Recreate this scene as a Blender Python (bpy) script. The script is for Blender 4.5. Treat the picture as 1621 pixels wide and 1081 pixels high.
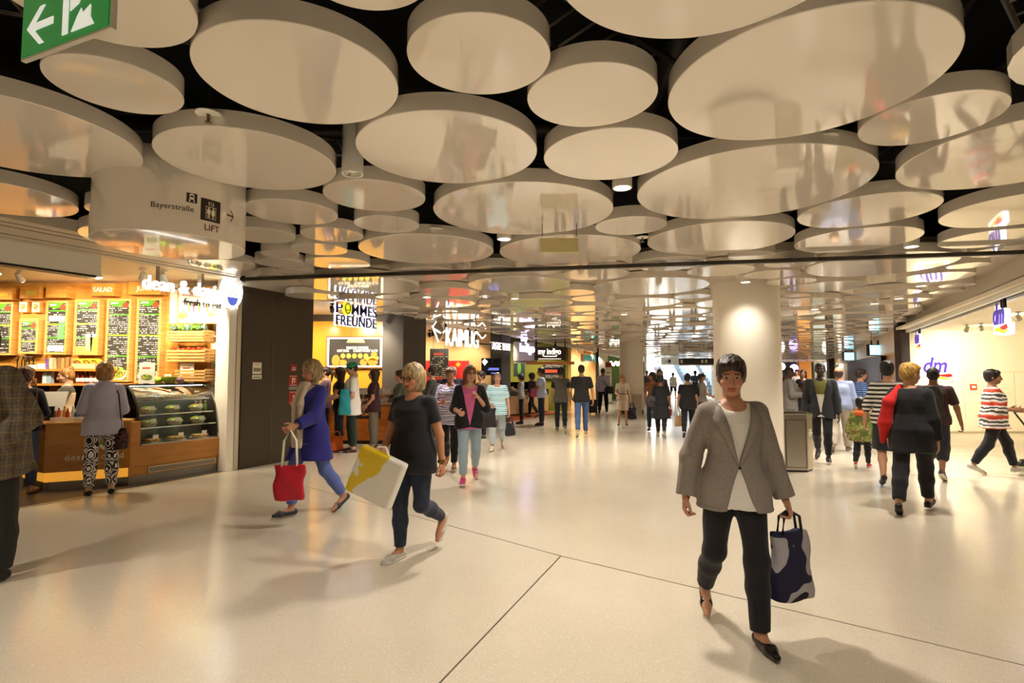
import bpy, math, random
import numpy as np
from mathutils import Vector, Matrix

# ------------------------------------------------------------------ camera, world, exposure
SC = bpy.context.scene
for o in list(bpy.data.objects):
    bpy.data.objects.remove(o)
CAM_H = 1.6
PITCH = math.atan(49.5 / 870.0)          # horizon 49.5 px under the image centre
cam_data = bpy.data.cameras.new('camera')
cam_data.sensor_width = 36.0
cam_data.lens = 870.0 / 1621.0 * 36.0
cam_data.clip_end = 300
cam = bpy.data.objects.new('camera', cam_data)
SC.collection.objects.link(cam)
cam.location = (0, 0, CAM_H)
cam.rotation_euler = (math.pi / 2 + PITCH, 0, 0)
SC.camera = cam
SC.view_settings.view_transform = 'Standard'
SC.view_settings.look = 'None'
SC.view_settings.gamma = 1.0
SC.view_settings.exposure = 0.12
SC.view_settings.use_curve_mapping = False
try:
    SC.cycles.max_bounces = 7; SC.cycles.diffuse_bounces = 3; SC.cycles.glossy_bounces = 4; SC.cycles.transmission_bounces = 4; SC.cycles.transparent_max_bounces = 8
    SC.cycles.adaptive_threshold = 0.03
    SC.cycles.caustics_reflective = False; SC.cycles.caustics_refractive = False
except Exception:
    pass

world = bpy.data.worlds.new('daylight')
SC.world = world
world.use_nodes = True
WBG = world.node_tree.nodes['Background']
WBG.inputs[0].default_value = (0.88, 0.94, 1.0, 1)
WBG.inputs[1].default_value = 32.0         # daylight: reaches the hall only through the stairwell

LIGHT_DOWN = 210.0
LIGHT_SPOT = 105.0
WARM = (1.0, 0.91, 0.79)

def lamp(name, loc, power, size=0.09, angle=130, blend=0.6, color=WARM, rot=(0, 0, 0), parent=None):
    l = bpy.data.lights.new(name, 'SPOT')
    l.energy = power; l.color = color; l.shadow_soft_size = size
    l.spot_size = math.radians(angle); l.spot_blend = blend
    o = bpy.data.objects.new(name, l); SC.collection.objects.link(o)
    o.location = loc; o.rotation_euler = rot
    if parent: o.parent = parent
    return o

def point_spot(name, loc, target, power, **k):
    d = Vector(target) - Vector(loc)
    o = lamp(name, loc, power, **k)
    o.rotation_euler = d.to_track_quat('-Z', 'Y').to_euler()
    return o

# ------------------------------------------------------------------ helpers
random.seed(7)
COL = SC.collection
def lin(c):
    if isinstance(c, str):
        c = c.lstrip('#'); c = tuple(int(c[i:i+2], 16) for i in (0, 2, 4))
    f = lambda v: v / 12.92 if v <= 0.04045 else ((v + 0.055) / 1.055) ** 2.4
    return tuple(f(v / 255.0) for v in c) + (1.0,)

_M = {}
def mat(name, c, rough=0.5, metal=0.0, bump=0.0, bscale=40.0, var=0.0, vscale=6.0, emit=0.0, coat=0.0, trans=0.0, spec=0.5, sheen=0.0, ior=1.45, stretch=None):
    if name in _M: return _M[name]
    m = bpy.data.materials.new(name); m.use_nodes = True
    nt = m.node_tree; b = nt.nodes['Principled BSDF']
    c = lin(c)
    b.inputs['Base Color'].default_value = c
    b.inputs['Roughness'].default_value = rough
    b.inputs['Metallic'].default_value = metal
    b.inputs['Specular IOR Level'].default_value = spec
    b.inputs['IOR'].default_value = ior
    b.inputs['Coat Weight'].default_value = coat
    b.inputs['Sheen Weight'].default_value = sheen
    b.inputs['Transmission Weight'].default_value = trans
    if emit:
        b.inputs['Emission Color'].default_value = c
        b.inputs['Emission Strength'].default_value = emit
    if bump or var:
        tc = nt.nodes.new('ShaderNodeTexCoord')
        src = tc.outputs['Object']
        if stretch:
            mp = nt.nodes.new('ShaderNodeMapping'); mp.inputs['Scale'].default_value = stretch
            nt.links.new(src, mp.inputs[0]); src = mp.outputs[0]
        if bump:
            n = nt.nodes.new('ShaderNodeTexNoise'); n.inputs['Scale'].default_value = bscale
            n.inputs['Detail'].default_value = 4
            nt.links.new(src, n.inputs['Vector'])
            bp = nt.nodes.new('ShaderNodeBump'); bp.inputs['Strength'].default_value = min(1, bump); bp.inputs['Distance'].default_value = 0.02
            nt.links.new(n.outputs['Fac'], bp.inputs['Height']); nt.links.new(bp.outputs[0], b.inputs['Normal'])
        if var:
            n = nt.nodes.new('ShaderNodeTexNoise'); n.inputs['Scale'].default_value = vscale; n.inputs['Detail'].default_value = 5
            nt.links.new(src, n.inputs['Vector'])
            mx = nt.nodes.new('ShaderNodeMix'); mx.data_type = 'RGBA'
            mx.inputs[6].default_value = tuple(max(0, x * (1 - var)) for x in c[:3]) + (1,)
            mx.inputs[7].default_value = tuple(min(1, x * (1 + var)) for x in c[:3]) + (1,)
            nt.links.new(n.outputs['Fac'], mx.inputs[0]); nt.links.new(mx.outputs[2], b.inputs['Base Color'])
    _M[name] = m
    return m

def node_mat(name, build, rough=0.6, emit=0.0, coat=0.0):
    """build(nt, bsdf, objcoord_socket) returns a colour socket"""
    if name in _M: return _M[name]
    m = bpy.data.materials.new(name); m.use_nodes = True
    nt = m.node_tree; b = nt.nodes['Principled BSDF']
    b.inputs['Roughness'].default_value = rough; b.inputs['Coat Weight'].default_value = coat
    tc = nt.nodes.new('ShaderNodeTexCoord')
    col = build(nt, b, tc.outputs['Object'])
    nt.links.new(col, b.inputs['Base Color'])
    if emit:
        nt.links.new(col, b.inputs['Emission Color']); b.inputs['Emission Strength'].default_value = emit
    _M[name] = m
    return m

def ramp(nt, src, stops, const=True):
    r = nt.nodes.new('ShaderNodeValToRGB')
    r.color_ramp.interpolation = 'CONSTANT' if const else 'LINEAR'
    e = r.color_ramp.elements
    while len(e) < len(stops): e.new(0.5)
    for el, (p, c) in zip(e, stops):
        el.position = p; el.color = lin(c)
    nt.links.new(src, r.inputs[0])
    return r.outputs[0]

def math_n(nt, op, a, b=None):
    n = nt.nodes.new('ShaderNodeMath'); n.operation = op
    for i, v in enumerate((a, b)):
        if v is None: continue
        if isinstance(v, (int, float)): n.inputs[i].default_value = v
        else: nt.links.new(v, n.inputs[i])
    return n.outputs[0]

def noise_n(nt, src, scale, detail=3.0, stretch=None):
    if stretch:
        mp = nt.nodes.new('ShaderNodeMapping'); mp.inputs['Scale'].default_value = stretch
        nt.links.new(src, mp.inputs[0]); src = mp.outputs[0]
    n = nt.nodes.new('ShaderNodeTexNoise'); n.inputs['Scale'].default_value = scale; n.inputs['Detail'].default_value = detail
    nt.links.new(src, n.inputs['Vector'])
    return n.outputs['Fac']

def sep(nt, src):
    s = nt.nodes.new('ShaderNodeSeparateXYZ'); nt.links.new(src, s.inputs[0]); return s.outputs

def add_bump(nt, b, h, strength=0.3, dist=0.02):
    bp = nt.nodes.new('ShaderNodeBump'); bp.inputs['Strength'].default_value = strength; bp.inputs['Distance'].default_value = dist
    nt.links.new(h, bp.inputs['Height']); nt.links.new(bp.outputs[0], b.inputs['Normal'])

class MB:
    def __init__(s): s.v = []; s.f = []
    def add(s, vs, fs):
        o = len(s.v); s.v += [tuple(map(float, p)) for p in vs]; s.f += [tuple(i + o for i in f) for f in fs]; return s
    def box(s, x0, x1, y0, y1, z0, z1):
        return s.add([(x0,y0,z0),(x1,y0,z0),(x1,y1,z0),(x0,y1,z0),(x0,y0,z1),(x1,y0,z1),(x1,y1,z1),(x0,y1,z1)],
                     [(0,3,2,1),(4,5,6,7),(0,1,5,4),(1,2,6,5),(2,3,7,6),(3,0,4,7)])
    def prism(s, poly, z0, z1):
        n = len(poly)
        z0f = z0 if callable(z0) else (lambda x, y: z0)
        z1f = z1 if callable(z1) else (lambda x, y: z1)
        a = sum(poly[i][0]*poly[(i+1)%n][1]-poly[(i+1)%n][0]*poly[i][1] for i in range(n))
        if a < 0: poly = poly[::-1]
        vs = [(x, y, z0f(x, y)) for x, y in poly] + [(x, y, z1f(x, y)) for x, y in poly]
        fs = [tuple(range(n))[::-1], tuple(range(n, 2*n))] + [(i, (i+1)%n, (i+1)%n+n, i+n) for i in range(n)]
        return s.add(vs, fs)
    def plate(s, poly, y0, y1):
        """outline in the local xz plane, extruded along y (front face at y0)"""
        n = len(poly)
        a = sum(poly[i][0]*poly[(i+1)%n][1]-poly[(i+1)%n][0]*poly[i][1] for i in range(n))
        if a < 0: poly = poly[::-1]
        vs = [(x, y0, z) for x, z in poly] + [(x, y1, z) for x, z in poly]
        fs = [tuple(range(n)), tuple(range(n, 2*n))[::-1]] + [(i, i+n, (i+1)%n+n, (i+1)%n) for i in range(n)]
        return s.add(vs, fs)
    def cyl(s, p0, p1, r0, r1=None, n=16):
        r1 = r0 if r1 is None else r1
        p0 = Vector(p0); p1 = Vector(p1); d = (p1 - p0).normalized()
        t = Vector((1,0,0)) if abs(d.x) < .9 else Vector((0,1,0))
        u = d.cross(t).normalized(); w = d.cross(u)
        vs = []
        for p, r in ((p0, r0), (p1, r1)):
            for i in range(n):
                a = 2*math.pi*i/n; vs.append(p + u*(r*math.cos(a)) + w*(r*math.sin(a)))
        return s.add(vs, [tuple(range(n))[::-1], tuple(range(n, 2*n))] + [(i, (i+1)%n, (i+1)%n+n, i+n) for i in range(n)])
    def tube(s, pts, r, n=8):
        pts = [Vector(p) for p in pts]; vs = []; fs = []
        for k, p in enumerate(pts):
            d = (pts[min(k+1, len(pts)-1)] - pts[max(k-1, 0)]).normalized()
            t = Vector((0,0,1)) if abs(d.z) < .9 else Vector((1,0,0))
            u = d.cross(t).normalized(); w = d.cross(u)
            rr = r[k] if isinstance(r, (list, tuple)) else r
            for i in range(n):
                a = 2*math.pi*i/n; vs.append(p + u*(rr*math.cos(a)) + w*(rr*math.sin(a)))
        for k in range(len(pts)-1):
            for i in range(n):
                fs.append((k*n+i, k*n+(i+1)%n, (k+1)*n+(i+1)%n, (k+1)*n+i))
        m = (len(pts)-1)*n
        fs += [tuple(range(n))[::-1], tuple(range(m, m+n))]
        return s.add(vs, fs)
    def lathe(s, prof, n=24, c=(0,0,0)):
        vs = []; fs = []
        for r, z in prof:
            for i in range(n):
                a = 2*math.pi*i/n; vs.append((c[0]+r*math.cos(a), c[1]+r*math.sin(a), c[2]+z))
        for k in range(len(prof)-1):
            for i in range(n):
                fs.append((k*n+i, k*n+(i+1)%n, (k+1)*n+(i+1)%n, (k+1)*n+i))
        m = (len(prof)-1)*n
        fs += [tuple(range(n))[::-1], tuple(range(m, m+n))]
        return s.add(vs, fs)
    def ball(s, c, r, n=12, m=8, sq=None):
        r = (r, r, r) if isinstance(r, (int, float)) else r
        vs = []; fs = []
        for j in range(m+1):
            t = math.pi*j/m
            for i in range(n):
                a = 2*math.pi*i/n
                vs.append((c[0]+r[0]*math.sin(t)*math.cos(a), c[1]+r[1]*math.sin(t)*math.sin(a), c[2]-r[2]*math.cos(t)))
        for j in range(m):
            for i in range(n):
                fs.append((j*n+i, j*n+(i+1)%n, (j+1)*n+(i+1)%n, (j+1)*n+i))
        return s.add(vs, fs)
    def mesh(s, name, smooth=False):
        me = bpy.data.meshes.new(name); me.from_pydata(s.v, [], s.f); me.validate(); me.update()
        if smooth: me.polygons.foreach_set('use_smooth', [True]*len(me.polygons))
        return me
    def build(s, name, m, parent=None, smooth=False, loc=None, rotz=0, bevel=0.0):
        o = bpy.data.objects.new(name, s.mesh(name, smooth)); COL.objects.link(o)
        o.data.materials.append(m)
        if parent is not None: o.parent = parent
        if loc is not None: o.location = loc
        if rotz: o.rotation_euler = (0, 0, rotz)
        if bevel:
            b = o.modifiers.new('bevel', 'BEVEL'); b.width = bevel; b.segments = 2; b.limit_method = 'ANGLE'
        if smooth == 'auto' or smooth is True and False: pass
        return o

def smooth_auto(o, ang=40):
    me = o.data
    me.polygons.foreach_set('use_smooth', [True]*len(me.polygons))
    try: me.set_sharp_from_angle(angle=math.radians(ang))
    except Exception: pass
    return o

def tag(o, label=None, cat=None, group=None, kind=None):
    if label: o['label'] = label
    if cat: o['category'] = cat
    if group: o['group'] = group
    if kind: o['kind'] = kind
    return o

def thing(name, label, cat, loc=(0,0,0), rotz=0, group=None):
    o = bpy.data.objects.new(name, None); COL.objects.link(o)
    o.empty_display_size = 0.1
    o.location = loc; o.rotation_euler = (0, 0, rotz)
    return tag(o, label, cat, group)

def struct(name, mb, m, parent=None, bevel=0):
    o = mb.build(name, m, parent, bevel=bevel)
    if parent is None: o['kind'] = 'structure'
    return o

def copy_obj(o, parent=None, loc=None, rot=None):
    c = o.copy(); COL.objects.link(c)
    if parent is not None: c.parent = parent
    if loc is not None: c.location = loc
    if rot is not None: c.rotation_euler = rot
    return c

def text(s, size, m, parent=None, loc=(0,0,0), name='lettering', depth=0.004, bold=0.0, align='LEFT', shear=0.0, xs=1.0, spacing=1.0):
    """letters standing in the local xz plane, read from -y"""
    cu = bpy.data.curves.new('txt', 'FONT'); cu.body = s; cu.size = size; cu.extrude = depth; cu.offset = bold
    cu.align_x = align; cu.shear = shear; cu.space_character = spacing; cu.resolution_u = 3
    t = bpy.data.objects.new('txt', cu)
    me = bpy.data.meshes.new_from_object(t)
    n = len(me.vertices); co = np.empty(n*3, 'f'); me.vertices.foreach_get('co', co); co = co.reshape(-1, 3)
    co = np.stack([co[:,0]*xs, -co[:,2], co[:,1]], 1)
    me.vertices.foreach_set('co', co.ravel()); me.update()
    bpy.data.objects.remove(t); bpy.data.curves.remove(cu)
    me.name = name; me.materials.clear(); me.materials.append(m)
    o = bpy.data.objects.new(name, me); COL.objects.link(o)
    if parent is not None: o.parent = parent
    o.location = loc
    return o

# picture <-> place: rays from the photograph's viewpoint, used to survey where things stand
_cp, _sp = math.cos(PITCH), math.sin(PITCH)
def ray(px, py):
    a = (px - 810.5) / 870.0; b = -(py - 540.5) / 870.0
    return a, _cp - b*_sp, _sp + b*_cp
def at_y(px, py, Y):
    dx, dy, dz = ray(px, py); t = Y / dy
    return Vector((dx*t, Y, CAM_H + dz*t))
def at_z(px, py, z=0.0):
    dx, dy, dz = ray(px, py); t = (z - CAM_H) / dz
    return Vector((dx*t, dy*t, z))
UA = (0.443, 0.8965)                      # the corridor's direction
ROT_L = math.atan2(UA[1], UA[0])          # signs on the left shop line
def L(Y): return 0.4941*Y - 9.069         # left shop line
def Rr(Y): return 3.02 + 0.515*Y          # right shop line
def at_l(px, py, off=0.0):
    """on the vertical plane of the left shop line (off: metres toward the hall)"""
    dx, dy, dz = ray(px, py); c = -9.069 + off
    t = c / (dx - 0.4941*dy)
    return Vector((dx*t, dy*t, CAM_H + dz*t))
def at_r(px, py, off=0.0):
    dx, dy, dz = ray(px, py)
    t = (3.02 - off) / (dx - 0.515*dy)
    return Vector((dx*t, dy*t, CAM_H + dz*t))
def zdisc(Y): return 3.1 - 0.0165*Y
def zsoff(Y): return 3.18 - 0.03*(max(Y, 4) - 9.16) if Y > 9.16 else 3.18
# ------------------------------------------------------------------ surface materials
def _terrazzo(nt, b, oc):
    base = noise_n(nt, oc, 0.7, 4)
    c1 = ramp(nt, base, [(0.3, '#cfc4b0'), (0.7, '#d9cfbd')], False)
    vo = nt.nodes.new('ShaderNodeTexVoronoi'); vo.inputs['Scale'].default_value = 95
    nt.links.new(oc, vo.inputs['Vector'])
    hs = nt.nodes.new('ShaderNodeSeparateColor'); nt.links.new(vo.outputs['Color'], hs.inputs[0])
    dark = math_n(nt, 'MULTIPLY', math_n(nt, 'GREATER_THAN', hs.outputs[0], 0.86), math_n(nt, 'LESS_THAN', vo.outputs['Distance'], 0.0038*95*0.9))
    light = math_n(nt, 'MULTIPLY', math_n(nt, 'LESS_THAN', hs.outputs[1], 0.16), math_n(nt, 'LESS_THAN', vo.outputs['Distance'], 0.0045*95*0.9))
    m1 = nt.nodes.new('ShaderNodeMix'); m1.data_type = 'RGBA'; m1.inputs[7].default_value = lin('#a08c6c')
    nt.links.new(math_n(nt, 'MULTIPLY', dark, 0.5), m1.inputs[0]); nt.links.new(c1, m1.inputs[6])
    m2 = nt.nodes.new('ShaderNodeMix'); m2.data_type = 'RGBA'; m2.inputs[7].default_value = lin('#f6efdf')
    nt.links.new(math_n(nt, 'MULTIPLY', light, 0.5), m2.inputs[0]); nt.links.new(m1.outputs[2], m2.inputs[6])
    r = noise_n(nt, oc, 2.2, 5)
    rr = nt.nodes.new('ShaderNodeMapRange'); rr.inputs[3].default_value = 0.11; rr.inputs[4].default_value = 0.21
    nt.links.new(r, rr.inputs[0]); nt.links.new(rr.outputs[0], b.inputs['Roughness'])
    return m2.outputs[2]
M_FLOOR = node_mat('terrazzo', _terrazzo, 0.22)
M_DISC = mat('lacquered_disc', '#e6dccd', 0.055, spec=0.8, ior=1.55, coat=0.5, var=0.012, vscale=1.5)
M_BLACK = mat('black_void', '#0b0a09', 0.9)
M_SOFF = mat('grey_soffit', '#b5a896', 0.45)
M_CREAM = mat('cream_paint', '#efe6d4', 0.55, var=0.02)
M_WHITE = mat('white_paint', '#f2ede2', 0.4)
M_FASC = mat('fascia_paint', '#d9cdb8', 0.35)
M_BRONZE = mat('bronze_panel', '#3d3123', 0.42, var=0.06, vscale=3)
M_STEEL = mat('brushed_steel', '#b9b2a6', 0.3, 1.0, bump=0.05, bscale=60, stretch=(1, 1, 0.03))
M_CHROME = mat('chrome', '#d8d6d2', 0.1, 1.0)
M_DKMET = mat('dark_metal', '#2e2b29', 0.4, 0.6)
M_BLKPL = mat('black_plastic', '#141313', 0.4)
M_GREYJ = mat('joint_metal', '#6e6558', 0.3, 0.7)

# ------------------------------------------------------------------ floor
FLOOR = struct('floor', MB().box(-16, 27, -7, 60, -0.2, 0), M_FLOOR)
J0 = at_z(888, 880); J1 = at_z(696, 1081); J2 = at_z(1621, 1053); J3 = at_z(400, 747)
def strip(a, b, w, m, name, parent, z=0.0006, ext=0.0):
    d = (b - a).normalized(); n = Vector((-d.y, d.x, 0)) * w/2; b = b + d*ext
    return MB().add([(p.x, p.y, q) for q in (-0.01, z) for p in (a-n, b-n, b+n, a+n)],
                    [(0,3,2,1),(4,5,6,7),(0,1,5,4),(1,2,6,5),(2,3,7,6),(3,0,4,7)]).build(name, m, parent)
for a, b, e in ((J0, J1, 3.0), (J0, J2, 2.0), (J0, J3, 0.0)):
    strip(a, b, 0.011, M_GREYJ, 'joint_strip', FLOOR, ext=e)
dL = Vector((UA[0], UA[1], 0))
strip(at_z(1500, 700), at_z(1621, 733), 0.011, M_GREYJ, 'joint_strip', FLOOR, ext=1.5)
M_DKTILE = mat('dark_shop_tile', '#4b4038', 0.35, var=0.15, vscale=4)
MB().prism([(L(3.0), 3.0), (L(9.0), 9.0), (-6.0, 9.5), (-13, 9.5), (-13, 3.0)], 0, 0.004).build('shop_floor_tiles', M_DKTILE, FLOOR)
a = Vector((L(3.0), 3.0, 0)); b = Vector((L(9.0), 9.0, 0))
strip(a, b, 0.045, mat('threshold_brass', '#cfc09a', 0.3, 0.5), 'threshold_strip', FLOOR, z=0.009)
M_REDSTRIP = mat('red_floor_strip', '#c4552c', 0.4)
_p0 = at_z(806, 668); _p1 = at_z(884, 654)
MB().prism([(_p0.x, _p0.y), (_p1.x, _p1.y), (_p1.x-.6, _p1.y+1.2), (_p0.x-.6, _p0.y+1.2)], 0, 0.012).build('red_threshold', M_REDSTRIP, FLOOR)

# ------------------------------------------------------------------ ceiling: black void, grey soffit, white discs
RY0, RX0, RSL = 7.85, -3.9, -0.17
def rail_y(X): return RY0 + RSL*(X - RX0)
CEIL = struct('ceiling', MB().box(-16, 27, -7, 35.5, 3.62, 3.8).box(14.6, 27, 35.5, 60, 3.62, 3.8).box(-16, 8.6, 35.5, 60, 3.62, 3.8), M_BLACK)
MB().prism([(-3.9, 7.85), (-4.6, 9.05), (L(20), 20), (L(35), 35), (8.6, 36.0), (14.4, 36.0), (14.8, 44), (Rr(44), 44), (Rr(10), 10), (Rr(6), rail_y(Rr(6)))],
           lambda x, y: zdisc(y)+0.11, lambda x, y: zdisc(y)+0.2).build('soffit_panel', M_SOFF, CEIL)
fit = '''-1.049 2.685 .493;-2.02 2.728 .298;-3.098 3.318 .682;-1.62 2.06 .353;-1.8 3.699 .565;-4.249 4.433 .548;-1.959 4.82 .392;-2.586 5.581 .338;-1.845 5.567 .309;-2.188 6.176 .306;-2.736 6.416 .215;-2.945 6.912 .297;-2.208 6.914 .394;-.15 2.48 .333;-.544 1.885 .269;.419 2.836 .343;-.422 3.542 .611;.653 3.6 .44;.095 4.792 .811;-1.113 4.395 .404;-1.193 5.204 .316;-.979 6.218 .774;.663 6.304 .813;1.142 5.237 .342;.69 1.773 .577;1.484 2.728 .659;2.392 3.085 .36;1.85 4.229 .859;3.393 3.581 .704;2.774 2.254 .5;3.146 4.802 .561;4.488 4.739 .599;2.189 5.744 .746;3.66 5.776 .6;2.85 6.48 .27;5.05 5.72 .45'''
discs = [list(map(float, r.split())) for r in fit.split(';')]
for _ in range(80):
    mv = False
    for i in range(len(discs)):
        for j in range(i):
            a, b = discs[i], discs[j]
            dx, dy = a[0]-b[0], a[1]-b[1]; dd = math.hypot(dx, dy); g = dd - a[2] - b[2] - 0.006
            if g < 0:
                mv = True
                a[0] -= dx/dd*g*.25; a[1] -= dy/dd*g*.25; b[0] += dx/dd*g*.25; b[1] += dy/dd*g*.25; a[2] += g*.13; b[2] += g*.13
    if not mv: break
DRUM = (-2.70, 4.31, 0.525)
COL1 = (at_z(1187, 746).x, at_z(1187, 746).y, 0.515)
_c2 = at_z(1001.5, 655); COL2 = (_c2.x, _c2.y+.1, 0.46)
obst = [DRUM, (COL1[0], COL1[1], COL1[2]-.02), (COL2[0], COL2[1], COL2[2]-.02)]
# downlights seen in the photo (lamp mouth pixel); the formula follows the ceiling's fall
def at_ceil(px, py, dz=-0.02):
    p = at_z(px, py, 3.0)
    for _ in range(6): p = at_z(px, py, zdisc(p.y)+dz)
    return p
DOWN = [at_ceil(985, 298), at_ceil(798, 379), at_ceil(1443, 391), at_ceil(1180, 447), at_ceil(988, 498), at_ceil(1075, 484),
        at_ceil(1103, 527), at_ceil(815, 473), at_ceil(793, 502), at_ceil(877, 530), at_ceil(1458, 453), at_ceil(1423, 473),
        at_ceil(1290, 490), at_ceil(1306, 524), at_ceil(1279, 548), at_ceil(558, 276)]
DOWN_VIS = len(DOWN)
for x, y in ((-3.3, 1.0), (0.6, 0.6), (4.2, 1.6), (-1.6, -2.2), (2.6, -2.0), (-4.8, -2.5), (5.6, -1.6), (6.6, 3.8), (-5.2, 2.6), (6.9, 10.4), (-1.5, 9.6), (10.4, 17.5), (13.5, 26), (7.5, 28), (14.5, 33), (4.2, 25)):
    DOWN.append(Vector((x, y, zdisc(y)-0.02)))
obst += [(p.x, p.y, 0.085) for p in DOWN]
SPRINK = [at_ceil(330, 181, 0.05), at_ceil(1308, 218, 0.05), at_ceil(690, 363, 0.05), at_ceil(1017, 376, 0.05)]
rng = np.random.default_rng(11)
C = np.array(discs + [list(o) for o in obst]); 
def inside(x, y, r):
    if y + r > 43: return False
    if y > 35.6 - r and 8.4 - r < x < 14.6 + r: return False
    return L(y) + (.25 if y > 9.0 else 1.42) + r*1.1 < x < Rr(y) - .18 - r*1.1 and y - r > -5.5
n_fit = len(discs)
for R0, tries in ((.86, 1500), (.72, 3000), (.6, 4500), (.5, 6000), (.42, 8000), (.33, 10000), (.25, 12000)):
    ys = -5 + 48*rng.random(tries)**0.9; ws = rng.random(tries); rs = R0*(0.9 + 0.2*rng.random(tries))
    for y, w, r in zip(ys, ws, rs):
        x = L(y) + w*(Rr(y) - L(y))
        if y > 9 and r > .7: continue
        if not inside(x, y, r): continue
        d = np.hypot(C[:,0]-x, C[:,1]-y) - C[:,2] - r
        if d.min() > 0.02:
            # do not straddle the rail
            C = np.vstack([C, [x, y, r]]); discs.append([x, y, r])
def disc_mesh(name, n, h=0.105):
    me = MB().lathe([(0.0, h), (1.0, h), (1.0, 0.004), (0.994, 0.0), (0.0, 0.0)][::-1], n).mesh(name)
    me.materials.append(M_DISC)
    me.polygons.foreach_set('use_smooth', [True]*len(me.polygons))
    me.set_sharp_from_angle(angle=math.radians(30))
    return me
DM_HI, DM_MID, DM_LO = disc_mesh('ceiling_disc', 128), disc_mesh('ceiling_disc_far', 64, 0.105), disc_mesh('ceiling_disc_distant', 36, 0.1)
def seen(d):
    x, y, r = d
    return y - r > 0.3 and abs(x)/max(y, .1) < 1.15
order = sorted(discs, key=lambda d: (not seen(d), -d[2]/max(d[1], 0.5)))
for k, (x, y, r) in enumerate(order[:300]):
    me = DM_HI if y < 9 else (DM_MID if y < 20 else DM_LO)
    o = bpy.data.objects.new('ceiling_disc', me); COL.objects.link(o); o.parent = CEIL
    o.location = (x, y, zdisc(y)); o.scale = (r, r, 1)
if len(order) > 300:
    mb = MB()
    for x, y, r in order[300:]:
        z = zdisc(y); mb.lathe([(0.01, z), (r, z), (r, z+0.1), (0.01, z+0.1)], 28, (x, y, 0))
    tag(mb.build('ceiling_disc_remainder', M_DISC, CEIL), kind='stuff')
# rail of the smoke curtain crossing the ceiling
_ra = Vector((-3.9, 7.85, 2.90)); _rb = at_z(1700, 402.8, 2.90)
d = (_rb - _ra).normalized(); n = Vector((-d.y, d.x, 0))
MB().add([(p + n*w + Vector((0, 0, z)))[:] for z in (0.02, 0.065) for p, w in ((_ra, -.03), (_rb, -.03), (_rb, .03), (_ra, .03))],
         [(0,3,2,1),(4,5,6,7),(0,1,5,4),(1,2,6,5),(2,3,7,6),(3,0,4,7)]).build('curtain_rail', mat('rail_metal', '#4a463f', 0.4, 0.5), CEIL)
MB().tube([_ra + Vector((0.03, 0, .05)), (-4.25, 8.6, 3.05), (-4.5, 9.15, 3.15)], 0.045, 6).build('curtain_rail_end', mat('rail_metal', '#4a463f'), CEIL)
# services seen in the black gaps: cable trays, pipes, hangers
M_TRAY = mat('tray_metal', '#6a6258', 0.35, 0.7)
def tray(x0, y0, x1, y1, z, w=0.32):
    a = Vector((x0, y0, z)); b = Vector((x1, y1, z)); d = (b-a).normalized(); n = Vector((-d.y, d.x, 0))*w/2
    mb = MB().tube([a+n, b+n], 0.016, 4).tube([a-n, b-n], 0.016, 4)
    for k in range(int((b-a).length/0.16)):
        p = a + d*(0.08 + k*0.16); mb.tube([p-n, p+n], 0.009, 4)
    mb.build('cable_tray', M_TRAY, CEIL)
tray(-1.2, 1.6, 0.9, 3.3, 3.42); tray(2.2, 2.2, 3.9, 3.6, 3.40); tray(1.6, 1.2, 2.6, 3.9, 3.46); tray(-3.6, 2.2, -1.2, 3.0, 3.44); tray(-2.6, 4.3, 3.4, 4.9, 3.45)
for x0, y0, x1, y1, z, r in ((-5, 2.45, 6, 2.6, 3.5, .05), (-5, 4.0, 6, 4.3, 3.48, .06), (0.9, 0.5, 1.05, 8, 3.5, .07), (-2.5, 0.8, -2.2, 8, 3.52, .05), (2.9, .8, 3.3, 7.5, 3.5, .045)):
    MB().tube([(x0, y0, z), (x1, y1, z)], r, 10).build('service_pipe', mat('pipe_grey', '#3a352f', 0.5, 0.3), CEIL, smooth=True)

# ------------------------------------------------------------------ shell walls
struct('wall_back', MB().box(-16, 27, -7.2, -7, 0, 3.7), M_CREAM)
struct('wall_left', MB().box(-16.2, -16, -7, 60, 0, 3.7).box(-16, L(-7)-.01, -7, 2.6, 0, 3.7), M_CREAM)
struct('wall_right', MB().box(27, 27.2, -7, 60, 0, 3.7), M_CREAM)
struct('wall_far', MB().box(14.6, 27, 44, 44.2, 0, 3.7).box(-16, 8.6, 37.4, 37.6, 0, 3.7), M_CREAM)
# columns
M_COLUMN = mat('column_lacquer', '#f1e9da', 0.28, var=0.012)
M_SKIRT = mat('column_skirt', '#4a443d', 0.35, 0.4)
def column(c, label, ztop):
    t = thing('column', label, 'column', (c[0], c[1], 0))
    smooth_auto(MB().lathe([(0, .16), (c[2], .16), (c[2], ztop), (0, ztop)], 72).build('shaft', M_COLUMN, t))
    smooth_auto(MB().lathe([(0, 0), (c[2]-.012, 0), (c[2]-.012, .16), (0, .16)], 72).build('skirting', M_SKIRT, t))
    return t
column(COL1, 'thick round cream column behind the steel litter bin', 3.5)
column(COL2, 'round cream column standing far back beside the beige dress', 3.3)

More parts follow.
